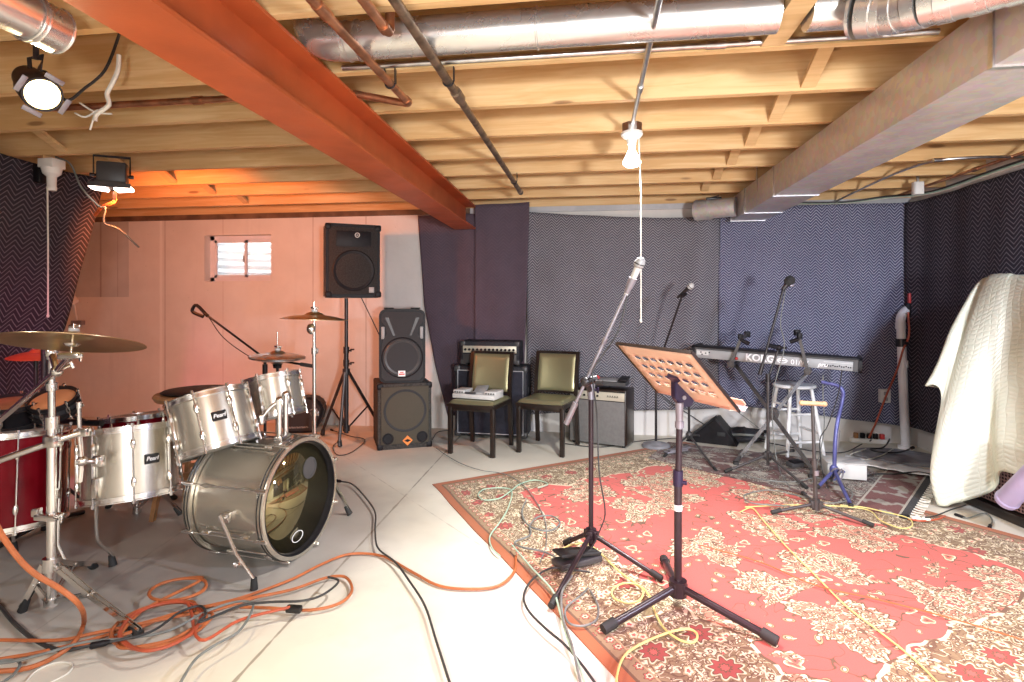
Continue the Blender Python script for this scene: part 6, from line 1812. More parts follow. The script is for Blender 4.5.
for (x, dx, dzv) in ((-0.30, 0.06, 0.16), (0.275, -0.07, 0.20)):
    p = Mk @ V((x, -0.055, -0.068)); q = Mk @ V((x + dx, -0.03, dzv - 0.02)); r_ = Mk @ V((x + dx + 0.03 * (1 if dx > 0 else -1), 0.14, dzv + 0.02))
    b = MB(); b.cyl(p - ky * 0.03, p + ky * 0.02, 0.028, seg=18); b.cyl(p - ky * 0.045, p - ky * 0.03, 0.018, seg=12)
    b.flatbar([p, Mk @ V((x, 0.16, -0.09))], 0.026, 0.026); kn = part('tier_knob', b, M['grey_metal'], t, True)
    b = MB(); b.flatbar([p, q], 0.024, 0.024, ky); b.flatbar([q - ky * 0.01, r_], 0.026, 0.026); part('tier_arm', b, M['grey_metal'], t, True)
    b = MB(); b.box(q + V((0, 0, 0.025)), (0.035, 0.04, 0.045), bevel=0.006); b.box(r_, (0.045, 0.05, 0.05), bevel=0.006); b.cyl(q, q + kx * 0.07 * (1 if dx > 0 else -1) - V((0, 0, 0.03)), 0.016, seg=12)
    part('tier_bracket', b, M['black_plastic'], t, True)
b = MB(); pr = Mk @ V((-0.262, -0.04, -0.02)); b.ball(pr, 0.014, seg=10); part('red_knob', b, M['red_plastic'], t, True, 'small red knob')

# white stool --------------------------------------------------------------
sb = at_depth(794, 384, 4.92); hs = sb.z; sb.z = 0
t = thing('bar_stool', 'white painted wooden stool behind the keyboard stand', 'stool', sb, 0.25)
b = MB(); b.lathe([(0, hs - 0.028), (0.155, hs - 0.028), (0.172, hs - 0.018), (0.172, hs - 0.006), (0.16, hs + 0.003), (0, hs + 0.004)], Matrix.Identity(4), 40); part('seat', b, M['white_paint'], t)
lg4 = []
for sx, sy in ((1, 1), (1, -1), (-1, -1), (-1, 1)):
    p, q = V((0.095 * sx, 0.095 * sy, hs - 0.025)), V((0.165 * sx, 0.165 * sy, 0)); lg4.append((p, q))
    b = MB(); b.cyl(q, q.lerp(p, 0.5), 0.014, 0.018, seg=14); b.cyl(q.lerp(p, 0.5), p, 0.018, 0.014, seg=14); part('leg', b, M['white_paint'], t)
for i in range(4):
    for zz in ((0.22, 0.62) if i % 2 else (0.34, 0.74)):
        a, c = lg4[i][1].lerp(lg4[i][0], zz), lg4[(i + 1) % 4][1].lerp(lg4[(i + 1) % 4][0], zz)
        b = MB(); b.cyl(a, c, 0.0105, seg=10); part('rung', b, M['white_paint'], t)

# blue tubular guitar stand
gb = on_rugs(834, 484)
t = thing('guitar_stand', 'blue tubular guitar stand beside the white stool', 'guitar stand', gb)
g1 = at_depth(842, 402, 4.10)
pl = [gb + V((0, 0, 0.03)), gb + V((0.012, 0, 0.36)), g1, at_depth(843, 392, 4.10), at_depth(838, 386, 4.12), at_depth(822, 382, 4.20)]
b = MB(); b.tube(pl, 0.0135, 12, smooth=5); part('upright', b, M['blue_metal'], t, True)
b = MB(); b.cyl(at_depth(836, 452, 4.10), at_depth(838, 430, 4.10), 0.0155); part('sleeve', b, M['pale_metal'], t, True)
for f in (on_rugs(851, 508), on_rugs(818, 489), on_rugs(856, 476)):
    b = MB(); b.tube([gb + V((0, 0, 0.10)), f + V((0, 0, 0.014))], 0.012, 10); lg = part('leg', b, M['blue_metal'], t, True)
    b = MB(); b.ball(f + V((0, 0, 0.016)), 0.016, seg=10); part('rubber_foot', b, M['rubber'], lg, True)
b = MB(); b.ball(gb + V((0, 0, 0.10)), 0.03, (1, 1, 1.3), 12); part('hub', b, M['blue_metal'], t, True)
for x in (676, 810 + 2):
    pass
b = MB(); b.tube([at_depth(823, 375, 4.2), at_depth(823, 395, 4.19), at_depth(824, 430, 4.17), at_depth(816, 470, 4.15), on_floor(812, 482, 0.02)], 0.004, 6, smooth=5)
solo('hanging_cable', b, M['grey_cable'], 'thin grey cable hanging from the keyboard beside the blue guitar stand', 'cable')
b = MB(); b.tube([at_depth(842, 370, 4.0), at_depth(838, 395, 4.05), at_depth(828, 425, 4.08), at_depth(820, 440, 4.1), at_depth(822, 470, 4.12), on_floor(828, 488, 0.022)], 0.004, 6, smooth=5)
solo('hanging_cable', b, M['black_cable'], 'thin black cable hanging from the keyboard sockets to the dark rug', 'cable')
b = MB()
cz = gb + V((0, -0.02, 0.08))
for k in range(3): b.tube([cz + V((0.03 * math.cos(a) + 0.01 * k, -0.03 * math.sin(a), 0.045 * math.sin(a + k) - 0.01 * k)) for a in [2 * PI * i / 14 for i in range(14)]], 0.006, 6, True)
solo('coiled_cord', b, M['pale_metal'], 'pale cord wrapped around the foot of the blue guitar stand', 'cord')

# percussion stand with a wooden grip
pb = on_rugs(816, 513)
t = thing('percussion_stand', 'dark tripod stand topped by a short wooden crossbar on the red rug', 'tripod stand', pb)
tp = at_depth(811, 404, 3.53); tp.x, tp.y = pb.x - 0.02, pb.y
b = MB(); b.cyl(pb + V((0, 0, 0.02)), pb.lerp(tp, 0.5) , 0.0125); part('lower_tube', b, M['grey_metal'], t, True)
b = MB(); b.cyl(pb.lerp(tp, 0.45), tp, 0.0105); b.cyl(pb.lerp(tp, 0.42), pb.lerp(tp, 0.5), 0.0165); part('upper_tube', b, M['grey_metal'], t, True)
b = MB(); cr = tp + V((0, 0, 0.012)); b.cyl(cr - V((0.055, -0.01, 0)), cr + V((0.062, -0.012, 0)), 0.0145, seg=14); b.ball(cr - V((0.057, -0.01, 0)), 0.017, seg=12); b.ball(cr + V((0.064, -0.012, 0)), 0.017, seg=12); part('wooden_crossbar', b, M['pale_wood'], t, True, 'pale wooden crossbar')
b = MB(); b.cyl(pb + V((0, 0, 0.23)), pb + V((0, 0, 0.26)), 0.017); part('sleeve', b, M['pale_metal'], t, True)
stand_tripod(t, pb, 0.055, [on_rugs(773, 514), on_rugs(872, 527), on_rugs(803, 495)], 'grey_metal', 0.0095)

# wedge monitor and black cloth bag by the wall
wb = on_floor(712, 441); 
t = thing('floor_monitor', 'black wedge floor monitor tipped against the concrete wall', 'floor monitor', wb, -0.35)
b = MB(); b.prism([(-0.22, 0.0), (0.24, 0.0), (0.20, 0.06), (0.05, 0.235)], -0.13, 0.13, Fm(0, 0.0, 0.0)); bmesh.ops.bevel(b.bm, geom=b.bm.edges[:], offset=0.008, segments=2, affect='EDGES'); part('cabinet', b, M['black_plastic'], t)
sl = Matrix.Translation((-0.085, 0, 0.122)) @ Matrix.Rotation(-math.atan2(0.235, 0.27), 4, 'Y')
b = MB(); b.box((0, 0, 0.004), (0.30, 0.22, 0.008), sl, bevel=0.003); part('grille', b, M['grille'], t)
b = MB(); b.box((0.10, -0.132, 0.10), (0.07, 0.006, 0.035), bevel=0.002); part('handle', b, M['rubber'], t)
bg = on_floor(742, 441)
b = MB()
def bag(u, v):
    a = 2 * PI * u; e = PI * v
    r = (0.16 + 0.03 * math.sin(3 * a)) * math.sin(e) ** 0.6 * (1 + 0.35 * noise.noise(V((math.cos(a) * 2, math.sin(a) * 2, v * 3))))
    z = 0.055 * (1 - math.cos(e)) * (1 + 0.4 * noise.noise(V((math.cos(a) * 3 + 5, math.sin(a) * 3, v * 2))))
    return V((bg.x + r * 1.35 * math.cos(a), bg.y + r * 0.8 * math.sin(a), 0.002 + z))
b.sheet(bag, 40, 16)
t = thing('cloth_bag', 'crumpled dark cloth bag lying beside the wedge monitor', 'bag', (bg.x, bg.y, 0))
part('bag_body', b, M['tolex'], t, True, angle=80)
b = MB(); b.tube([bg + V((-0.2, -0.03, 0.05)), bg + V((-0.05, -0.14, 0.09)), bg + V((0.1, -0.12, 0.08)), bg + V((0.2, -0.02, 0.04))], 0.012, 8, smooth=5); part('strap', b, M['grey_cable'], t, True)
# folded papers by the round base
pp = on_floor(676, 455)
b = MB()
for k in range(2):
    b.box((0, 0, 0), (0.20, 0.06, 0.012), Matrix.Translation(pp + V((0.03 * k, 0.03 * k, 0.035 + 0.012 * k))) @ rotz(0.35 + 0.1 * k) @ Matrix.Rotation(-0.1, 4, 'Y'), bevel=0.003)
solo('folded_cloth', b, M['pale_metal'], 'pale folded cloth strip lying next to the round weighted base', 'cloth')

# pale box on the dark rug
bb = on_floor(845, 480); 
t = thing('power_box', 'pale grey rectangular power supply box on the dark rug', 'power box', V((bb.x, bb.y + 0.03, 0.024)), -0.12)
b = MB(); b.box((0, 0, 0.055), (0.255, 0.19, 0.11), bevel=0.006); part('housing', b, M['light_plastic'], t)
b = MB(); b.box((0, 0, 0.1115), (0.265, 0.20, 0.008), bevel=0.003); part('lid', b, M['light_plastic'], t)
b = MB(); b.box((0.131, -0.02, 0.05), (0.012, 0.05, 0.04), bevel=0.003); part('socket', b, M['black_plastic'], t)
# small black stomp pedal among the cables
sp_ = on_floor(795, 470)
t = thing('stomp_pedal', 'small black footswitch between the keyboard stand legs', 'pedal', V((sp_.x, sp_.y, 0.026)), 0.5)
b = MB(); b.box((0, 0, 0.02), (0.12, 0.07, 0.035), bevel=0.006); part('housing', b, M['dark_plastic'], t)
b = MB(); b.box((0, -0.005, 0.045), (0.10, 0.06, 0.012), Matrix.Rotation(0.15, 4, 'X'), bevel=0.004); part('treadle', b, M['black_plastic'], t)
# wedge pedal by the front microphone stand
wp = on_floor(577, 566)
t = thing('wah_pedal', 'dark rocker foot pedal at the foot of the tall boom microphone stand', 'pedal', V((wp.x, wp.y, 0.012)), 0.62)
b = MB(); b.box((0, 0, 0.018), (0.24, 0.10, 0.032), bevel=0.008); part('base', b, M['dark_plastic'], t)
b = MB(); b.box((0, 0, 0), (0.235, 0.09, 0.014), Matrix.Translation((0, 0, 0.058)) @ Matrix.Rotation(0.14, 4, 'Y'), bevel=0.004); part('treadle', b, M['rubber'], t)
b = MB(); b.box((0, 0, 0.045), (0.03, 0.05, 0.03), bevel=0.003); part('rocker', b, M['grey_metal'], t)

# white drain pipe in the corner ----------------------------------------------------
vp = V((2.735, 5.50, 0))
t = thing('drain_pipe', 'white plastic drain pipe with an angled top in the blanket corner', 'pipe', vp)
zt = 1.12
b = MB(); b.cyl(vp, vp + V((-0.04, 0, zt)), 0.036, seg=24); pr = part('pipe_run', b, M['pvc'], t, True)
b = MB(); b.cyl(vp + V((-0.022, 0, 0.72)), vp + V((-0.025, 0, 0.78)), 0.041, seg=24); part('coupling', b, M['pvc'], t, True)
b = MB(); b.cyl(vp + V((-0.04, 0, zt - 0.06)), vp + V((-0.042, 0, zt)), 0.041, seg=24)
b.tube([vp + V((-0.04, 0, zt - 0.01)), vp + V((-0.04, 0, zt + 0.03)), vp + V((-0.015, 0.02, zt + 0.075)), vp + V((0.03, 0.04, zt + 0.11))], 0.038, 24, smooth=3)
part('elbow', b, M['pvc'], t, True)
b = MB(); b.cyl(vp + V((-0.033, 0, 0.905)), vp + V((-0.036, 0, 0.975)), 0.0445, seg=24); b.box(vp + V((-0.02, -0.05, 0.94)), (0.03, 0.02, 0.03), bevel=0.004); part('clamp', b, M['black_metal'], t, True)
b = MB(); b.cyl(vp + V((0, 0, 0)), vp + V((0, 0, 0.03)), 0.06, seg=24); part('flange', b, M['pvc'], t, True)
t = thing('float_switch', 'small dark switch with a red tip on the blanket above the white drain pipe', 'switch', at_y(909, 306, 5.55))
c = at_y(909, 306, 5.52)
b = MB(); b.box(c + V((0, 0, -0.03)), (0.05, 0.04, 0.11), bevel=0.008); part('housing', b, M['black_plastic'], t, True)
b = MB(); b.box(c + V((0.005, -0.005, 0.07)), (0.03, 0.03, 0.09), bevel=0.006); part('tip', b, M['red_plastic'], t, True)
b = MB(); b.prism([(0.33 * math.cos(a), 0.24 * math.sin(a)) for a in [2 * PI * k / 40 for k in range(40)]], 0.0, 0.028, Matrix.Translation((2.50, 5.14, 0)) @ rotz(-0.2))
solo('sump_cover', b, M['concrete_grey'], 'round grey sump cover on the floor at the base of the white drain pipe', 'cover')
b = MB()
def plast(u, v):
    a = on_floor(lerp(845, 932, u), lerp(462, 478, u) + 7 * (v - 0.5)); 
    return V((a.x, a.y, 0.034 + 0.012 * noise.noise(V((a.x * 14, a.y * 14, 2)))))
b.sheet(plast, 30, 6)
solo('plastic_sheet', b, M['white_plastic'], 'narrow strip of pale plastic sheeting along the back of the dark rug', 'plastic sheet', solid=0.004)
# outlet strip, orange extension cord
op = at_y(885, 396, 5.53)
t = thing('wall_outlet', 'white square wall outlet showing through the navy blanket', 'outlet', op)
b = MB(); b.box(op + V((0, 0.01, 0)), (0.085, 0.05, 0.12), bevel=0.005); part('cover_plate', b, M['white_plastic'], t, True)
b = MB()
for z in (-0.025, 0.025): b.box(op + V((0, -0.016, z)), (0.034, 0.006, 0.030), bevel=0.003)
part('socket', b, M['grey_plastic'], t, True)
ps = on_floor(868, 443)
t = thing('power_strip', 'cluttered white power strip on the floor below the navy blanket', 'power strip', V((ps.x, ps.y, 0.0)), -0.1)
b = MB(); b.box((0, 0, 0.022), (0.30, 0.06, 0.042), bevel=0.008); part('housing', b, M['white_plastic'], t)
for k, (x, m) in enumerate(((-0.10, 'bench_wood'), (-0.045, 'black_plastic'), (0.01, 'black_plastic'), (0.06, 'black_plastic'), (0.115, 'red_plastic'))):
    b = MB(); b.box((x, 0, 0.065), (0.035, 0.04, 0.05), bevel=0.006); part('plug', b, M[m], t)

# quilt over stacked gear, and the caged cabinet below it ------------------------------
cb = V((2.52, 3.95, 0))
t = thing('caged_cabinet', 'dark cabinet with a perforated steel front, half hidden by the pale green quilt', 'cabinet', cb, 0)
cA, cB = on_floor(966, 503), on_floor(1036, 533)
cdir = (cB - cA).normalized(); cn_ = V((cdir.y, -cdir.x, 0)); 
if cn_.dot(V((0, 0, 0)) - cA) < 0: cn_ = -cn_
rzc = math.atan2(cdir.y, cdir.x)
Wc, Dc, Hc = 0.95, 0.27, 0.60
cc2 = cA + cdir * Wc / 2 - cn_ * Dc / 2
t.location = cc2; t.rotation_euler = (0, 0, rzc)
b = MB(); b.box((0, 0, 0.03), (Wc + 0.03, Dc + 0.03, 0.058), bevel=0.006); part('plinth', b, M['dark_wood'], t)
b = MB(); b.box((0, 0.01, 0.06 + (Hc - 0.06) / 2), (Wc, Dc - 0.03, Hc - 0.06), bevel=0.008); part('cabinet', b, M['black_plastic'], t)
b = MB(); b.box((0, -Dc / 2 + 0.012, 0.06 + (Hc - 0.06) / 2), (Wc - 0.03, 0.012, Hc - 0.09), bevel=0.003); part('front_grille', b, M['grille_red'], t)
qt = thing('covered_cabinet', 'tall cabinet wholly under the pale green quilt, on the caged cabinet', 'cabinet', cc2 + V((0, 0, Hc + 0.004)), rzc)
b = MB(); b.box((-0.04, 0.045, 0.38), (0.50, 0.14, 0.72), bevel=0.02)
part('cabinet', b, M['black_plastic'], qt)
b = MB(); b.box((-0.04, 0.045, 0.012), (0.52, 0.16, 0.024), bevel=0.006)
part('plinth', b, M['dark_wood'], qt)

colsQ = [
    [(986, 284, 3.90), (976, 320, 3.90), (968, 350, 3.88), (963, 372, 3.88), (960, 392, 3.88)],
    [(975, 287, 3.74), (957, 318, 3.73), (942, 352, 3.71), (931, 376, 3.70), (926, 386, 3.70)],
    [(981, 282, 3.69), (968, 316, 3.67), (955, 352, 3.64), (946, 382, 3.63), (942, 397, 3.63)],
    [(984, 281, 3.65), (968, 330, 3.60), (951, 390, 3.57), (938, 440, 3.57), (930, 476, 3.60), (936, 500, 3.62)],
    [(992, 280, 3.56), (979, 340, 3.50), (966, 400, 3.48), (959, 450, 3.50), (955, 503, 3.56)],
    [(1003, 280, 3.47), (995, 340, 3.41), (990, 400, 3.40), (989, 450, 3.42), (992, 490, 3.46)],
    [(1012, 281, 3.40), (1007, 340, 3.35), (1003, 400, 3.33), (1001, 440, 3.33), (1002, 472, 3.34)],
    [(1030, 281, 3.25), (1028, 340, 3.17), (1026, 400, 3.15), (1025, 440, 3.15), (1026, 478, 3.16)],
    [(1062, 281, 3.00), (1062, 340, 2.93), (1062, 400, 2.92), (1062, 440, 2.92), (1062, 486, 2.92)],
    [(1110, 281, 2.72), (1110, 340, 2.66), (1110, 400, 2.65), (1110, 440, 2.65), (1110, 495, 2.66)]]
def resample(pts, n):
    pts = smooth_path(pts, 8)
    L = [0.0]
    for a, c in zip(pts, pts[1:]): L.append(L[-1] + (c - a).length)
    out = []; j = 0
    for i in range(n + 1):
        s = L[-1] * i / n
        while j < len(L) - 2 and L[j + 1] < s: j += 1
        out.append(pts[j].lerp(pts[j + 1], 0 if L[j + 1] == L[j] else (s - L[j]) / (L[j + 1] - L[j])))
    return out
NV = 60
cols3 = []
for c in colsQ:
    P = [at_depth(*q) for q in c]
    back = P[0] + V((max(0.02, 2.70 - P[0].x), 0.0, 0.0)); back.z = P[0].z + 0.012
    mid_ = P[0].lerp(back, 0.35) + V((0, 0, 0.014))
    cols3.append(resample([back, mid_, P[0] + V((0.012, 0, 0.004))] + P[1:], NV))
grid = []
for j in range(NV + 1):
    grid.append(smooth_path([c[j] for c in cols3], 8))
NU = len(grid[0]) - 1
def qf(u, v):
    i, j = round(u * NU), round(v * NV)
    p = grid[j][i].copy()
    w = min(1.0, max(0.0, (v - 0.22) * 2))
    p += V((-1, -0.35, 0)).normalized() * (w * (0.007 * math.sin(i * 0.42 + 1.2 * math.sin(v * 3)) + 0.014 * noise.noise(V((i * 0.12, j * 0.07, 3)))))
    p.z += 0.004 * noise.noise(V((i * 0.3, j * 0.3, 8)))
    p.z = max(p.z, 0.016)
    return p
b = MB(); b.sheet(qf, NU, NV, lambda u, v: (u * 1.9, v * 1.75))
solo('quilt', b, M['quilt'], 'pale green quilted bedspread draped over tall gear by the black blanket', 'quilt', solid=0.012, origin=False, angle=70)

b = MB(); e0, e1 = at_depth(1005, 502, 3.18), at_depth(1046, 462, 2.90)
dd = (e1 - e0).normalized(); B_ = frame(e0, dd)
b.lathe([(0, 0.0), (0.045, 0.0), (0.055, 0.012), (0.055, (e1 - e0).length), (0.03, (e1 - e0).length + 0.02), (0, (e1 - e0).length + 0.02)], B_, 28)
t = thing('rolled_tube', 'lilac plastic tube leaning on the caged cabinet', 'tube', (e0.x, e0.y, e0.z - 0.05))
part('tube_body', b, M['lilac_plastic'], t, True)
b = MB(); b.lathe([(0.0555, 0.02), (0.058, 0.025), (0.058, 0.04), (0.0555, 0.045)], B_, 28); part('rim', b, M['lilac_plastic'], t, True)

# ------------------------------------------------------------------ cables on the floor
def cable(label, pts, r, mat, z=0.0, name='cable', cat='cable', sm=6, plug=None, lift=0.0):
    """pts: sight-line pixels of points on the floor, or Vectors"""
    P = []
    for i, q in enumerate(pts):
        if isinstance(q, Vector): P.append(q)
        else: P.append(on_floor(q[0], q[1], z + r + (q[2] if len(q) > 2 else 0.0)))
    path = smooth_path(P, sm)
    b = MB(); b.tube(path, r, 7)
    o = solo(name, b, M[mat], label, cat, 'cables on the floor', origin=False)
    if plug:
        for end in plug:
            p, q = (path[0], path[1]) if end == 0 else (path[-1], path[-2])
            d = (p - q).normalized()
            bb_ = MB(); bb_.lathe([(0, -0.03), (r * 1.3, -0.03), (r * 2.2, -0.015), (r * 2.4, 0.025), (r * 1.8, 0.03), (0, 0.03)], frame(p, d), 12)
            part('plug', bb_, M['black_plastic'], o)
    return o
OC = 0.0085
cable('long orange extension cord running from the coil across the bare floor to the rug', [(0, 659), (40, 652), (90, 640), (140, 624), (190, 610), (240, 598), (290, 580), (322, 564), (350, 554), (382, 556), (412, 572), (440, 586), (475, 589), (500, 585), (514, 572), (516, 556)], 0.0065, 'orange_cable', 0.004, 'extension_cord', 'cord')
cable('orange cord making the tall narrow loop in front of the bass drum', [(60, 650), (120, 636), (170, 615), (230, 602), (290, 590), (325, 578), (345, 577), (352, 590), (340, 603), (310, 610), (270, 608), (240, 607)], 0.0065, 'orange_cable', 0.012, 'extension_cord', 'cord')
def loops(cx, cy, rx, ry, n, seed, rot=0.0, drift=(0, 0)):
    R_ = random.Random(seed); out = []
    for k in range(n * 9):
        a = 2 * PI * k / 9
        w = 1 + 0.10 * math.sin(k * 0.7 + seed) + R_.uniform(-.05, .05)
        x, y = rx * w * math.cos(a), ry * w * math.sin(a)
        out.append((cx + x * math.cos(rot) - y * math.sin(rot) + drift[0] * k, cy + x * math.sin(rot) + y * math.cos(rot) + drift[1] * k, 0.0015 * (k % 5)))
    return out
cable('big loops of coiled orange cord on the bare concrete', [(0, 640), (60, 640), (100, 632)] + loops(155, 625, 50, 20, 2, 1, -0.25) + [(205, 612), (260, 596)], 0.0065, 'orange_cable', 0.022, 'extension_cord', 'cord')
cable('small top loops of orange cord beside the chrome tripod foot', loops(180, 590, 30, 10, 2, 4, -0.18) + [(150, 606), (130, 622), (118, 640), (125, 648), (170, 640), (203, 622)], 0.0065, 'orange_cable', 0.032, 'extension_cord', 'cord')
cable('red-orange cord looping round under the black cable', loops(160, 628, 42, 22, 2, 9, -0.3) + [(200, 640), (240, 620), (290, 607)], 0.006, 'red_cable', 0.040, 'extension_cord', 'cord')
# orange cord coming down in front of the boom stand
P = [at_depth(-14, 505, 1.72), at_depth(5, 540, 1.76), at_depth(30, 570, 1.80), at_depth(62, 590, 1.86), at_depth(80, 606, 1.92), on_floor(84, 622, 0.03), on_floor(76, 640, 0.03), on_floor(58, 655, 0.02), on_floor(28, 668, 0.02), on_floor(-10, 672, 0.02)]
b = MB(); b.tube(P, 0.0085, 8, smooth=6); solo('extension_cord', b, M['orange_cable'], 'thick orange cord swooping down in front of the chrome boom stand', 'cord', 'cables on the floor', origin=False)
cable('black cable snaking along the bare floor from the bass drum', [(338, 481), (352, 484), (365, 497), (375, 512), (375, 530), (378, 548), (395, 562), (410, 582), (425, 606), (436, 640), (452, 690)], 0.005, 'black_cable', 0.020, plug=(0,))
cable('dark green-black cable lying across the orange coil to the bare floor', [(-10, 664), (15, 661), (50, 652), (85, 642), (130, 638), (170, 630), (205, 612), (235, 602), (252, 603), (250, 615), (238, 632), (215, 645), (195, 660), (176, 690)], 0.005, 'grey_cable', 0.050)
cable('black cable looping along the orange cords toward the bass drum spur', [(100, 644), (150, 632), (180, 612), (200, 606), (206, 614), (200, 622), (240, 606), (270, 602), (300, 601), (320, 596), (335, 586), (338, 580), (328, 577)], 0.005, 'black_cable', 0.058, plug=(0,))
cable('thick dark cable sagging from the photo edge under the chrome tripod', [(-10, 596), (0, 606), (15, 624), (35, 640), (60, 650), (90, 645), (120, 640)], 0.008, 'black_cable', 0.006)
cable('thin white wire loop beneath the orange cords at the photo edge', [(20, 690), (35, 672), (55, 663), (72, 664), (68, 673), (52, 682), (40, 690)], 0.0035, 'white_cable', 0.0)
cable('dark grey loop of cable at the bottom corner beside the orange cords', [(-8, 662), (10, 660), (20, 663), (14, 674), (0, 684)], 0.005, 'grey_cable', 0.03)
b = MB()
cp = on_floor(294, 609, 0.035)
b.box(cp, (0.065, 0.03, 0.026), rotz(0.0), bevel=0.006)
solo('cord_connector', b, M['badge_black'], 'black cord connector joining two orange cords near the bass drum', 'connector')
# on the rug (pile about 1.5 cm high)
RZ = 0.0125
cable('pale green cable coiled on the far corner of the red rug', [(538, 488), (548, 484), (535, 480), (520, 484), (512, 490), (500, 498), (485, 500), (478, 495), (485, 489), (505, 488), (512, 492), (508, 508), (500, 522), (490, 536), (492, 548), (500, 556)], 0.004, 'green_cable', RZ)
cable('dark cable loop lying on the rug before the boom microphone stand', [(526, 500), (522, 512), (527, 524), (540, 530), (552, 530), (560, 523), (552, 516), (538, 517), (530, 525), (530, 535), (515, 542), (522, 547), (545, 552), (560, 560), (572, 565)], 0.005, 'grey_cable', RZ + 0.006)
cable('thin cable from the rug to the black subwoofer', [(436, 448), (446, 455), (460, 463), (480, 470), (505, 474), (522, 484), (535, 500), (545, 520), (546, 545), (540, 562)], 0.003, 'grey_cable', RZ + 0.001)
cable('black cable loop reaching off the rug edge onto the bare floor', [(590, 572), (575, 570), (552, 568), (534, 578), (524, 594), (528, 610), (545, 628), (565, 645), (582, 665), (600, 690)], 0.005, 'black_cable', RZ + 0.012)
cable('pale green and grey cable running off the rug corner to the photo bottom', [(512, 545), (530, 566), (552, 590), (560, 612), (568, 640), (580, 668), (588, 690)], 0.0045, 'green_cable', RZ + 0.020)
cable('grey cable beside the pale green one at the rug edge', [(572, 576), (562, 592), (563, 618), (572, 645), (582, 690)], 0.005, 'grey_cable', RZ + 0.028)
cable('dark loop of cable under the leg of the boom microphone stand', [(590, 590), (598, 606), (596, 620), (582, 626), (568, 622), (566, 608), (580, 596), (588, 588)], 0.0045, 'grey_cable', RZ + 0.001)
cable('yellow cable looping between the two stands on the rug', [(562, 549), (572, 545), (590, 545), (620, 572), (634, 582), (643, 590), (640, 600), (628, 603), (614, 598), (613, 589), (625, 583), (640, 586), (650, 597), (655, 612), (664, 628), (680, 640), (694, 642), (697, 634), (688, 629), (670, 632), (645, 642), (625, 655), (617, 675), (618, 692)], 0.0045, 'yellow_cable', RZ + 0.010)
cable('long orange-yellow cable lying diagonally over the red rug', [(740, 512), (752, 508), (763, 520), (785, 545), (815, 575), (845, 605), (880, 632), (915, 660), (945, 690)], 0.0035, 'yellow_cable', RZ)
cable('thin salmon cable crossing the red rug toward the photo edge', [(700, 545), (760, 562), (815, 585), (880, 600), (950, 618), (1040, 645)], 0.003, 'orange_cable', RZ + 0.004)
cable('yellow cable loop around the percussion stand on the two rugs', [(745, 507), (790, 505), (835, 506), (868, 510), (880, 520), (900, 528), (912, 526), (908, 518), (885, 512), (862, 507), (840, 505)], 0.0035, 'yellow_cable', RZ + 0.008)
cable('black cable from the power strip to the wedge monitor', [(862, 444), (845, 452), (820, 452), (790, 447), (760, 441), (735, 436)], 0.005, 'black_cable', RZ + 0.006)
cable('thin black cable along the concrete wall below the blankets', [(560, 443), (600, 447), (640, 441), (680, 438), (720, 437)], 0.004, 'black_cable', 0.004)
cable('black loops of cable beside the power strip', [(870, 441), (880, 432), (890, 436), (884, 447), (870, 449), (880, 452), (900, 452), (912, 448)], 0.006, 'black_cable', 0.03, plug=(1,))
cable('white looped cable by the power strip', [(866, 449), (850, 455), (862, 460), (880, 456), (893, 449)], 0.005, 'white_cable', 0.03)
cable('tangled grey cable under the keyboard stand', [(735, 470), (755, 478), (790, 482), (820, 478), (850, 490), (848, 500), (825, 503), (800, 496), (770, 490), (745, 495), (752, 503), (790, 506)], 0.0045, 'grey_cable', RZ + 0.020)
cable('dark cable bundle from the pale box toward the sump cover', [(862, 478), (875, 474), (895, 474), (915, 472), (930, 474)], 0.006, 'black_cable', RZ + 0.020)
cable('black cable on the floor in front of the caged cabinet', [(905, 516), (930, 517), (950, 510), (966, 505)], 0.004, 'black_cable', RZ, plug=(0,))
cable('grey cable with a black plug before the caged cabinet', [(960, 516), (968, 518), (985, 513), (992, 520), (990, 526)], 0.004, 'grey_cable', 0.004, plug=(0, 1))
cable('thin dark cable on the floor between the subwoofer and the wooden chairs', [(432, 440), (438, 432), (452, 430)], 0.004, 'black_cable', 0.004)
cable('black cables around the feet of the speaker stand', [(332, 430), (350, 436), (365, 440), (352, 452), (338, 455), (333, 447), (340, 440)], 0.004, 'black_cable', 0.004, plug=(0,))
b = MB(); b.tube([V((-2.20, 5.16, 1.36)), V((-2.05, 5.18, 1.05)), V((-1.92, 5.20, 0.75)), V((-1.86, 5.22, 0.40)), V((-1.85, 5.26, 0.02))], 0.005, 7, smooth=5)
solo('speaker_cable', b, M['black_cable'], 'thin cable running down from the raised loudspeaker behind the subwoofer', 'cable')
b = MB(); b.tube([at_y(652, 385, 5.6), at_y(670, 402, 5.6), at_y(690, 415, 5.6), at_y(715, 432, 5.6)], 0.005, 7, smooth=5)
solo('wall_cable', b, M['black_cable'], 'dark cable sagging along the concrete wall behind the music stand', 'cable')
b = MB(); b.tube([at_y(735, 410, 5.55), at_y(755, 425, 5.55), at_y(768, 437, 5.52)], 0.004, 7, smooth=5)
solo('wall_cable', b, M['grey_cable'], 'thin cable dropping along the wall between the wedge monitor and the stool', 'cable')
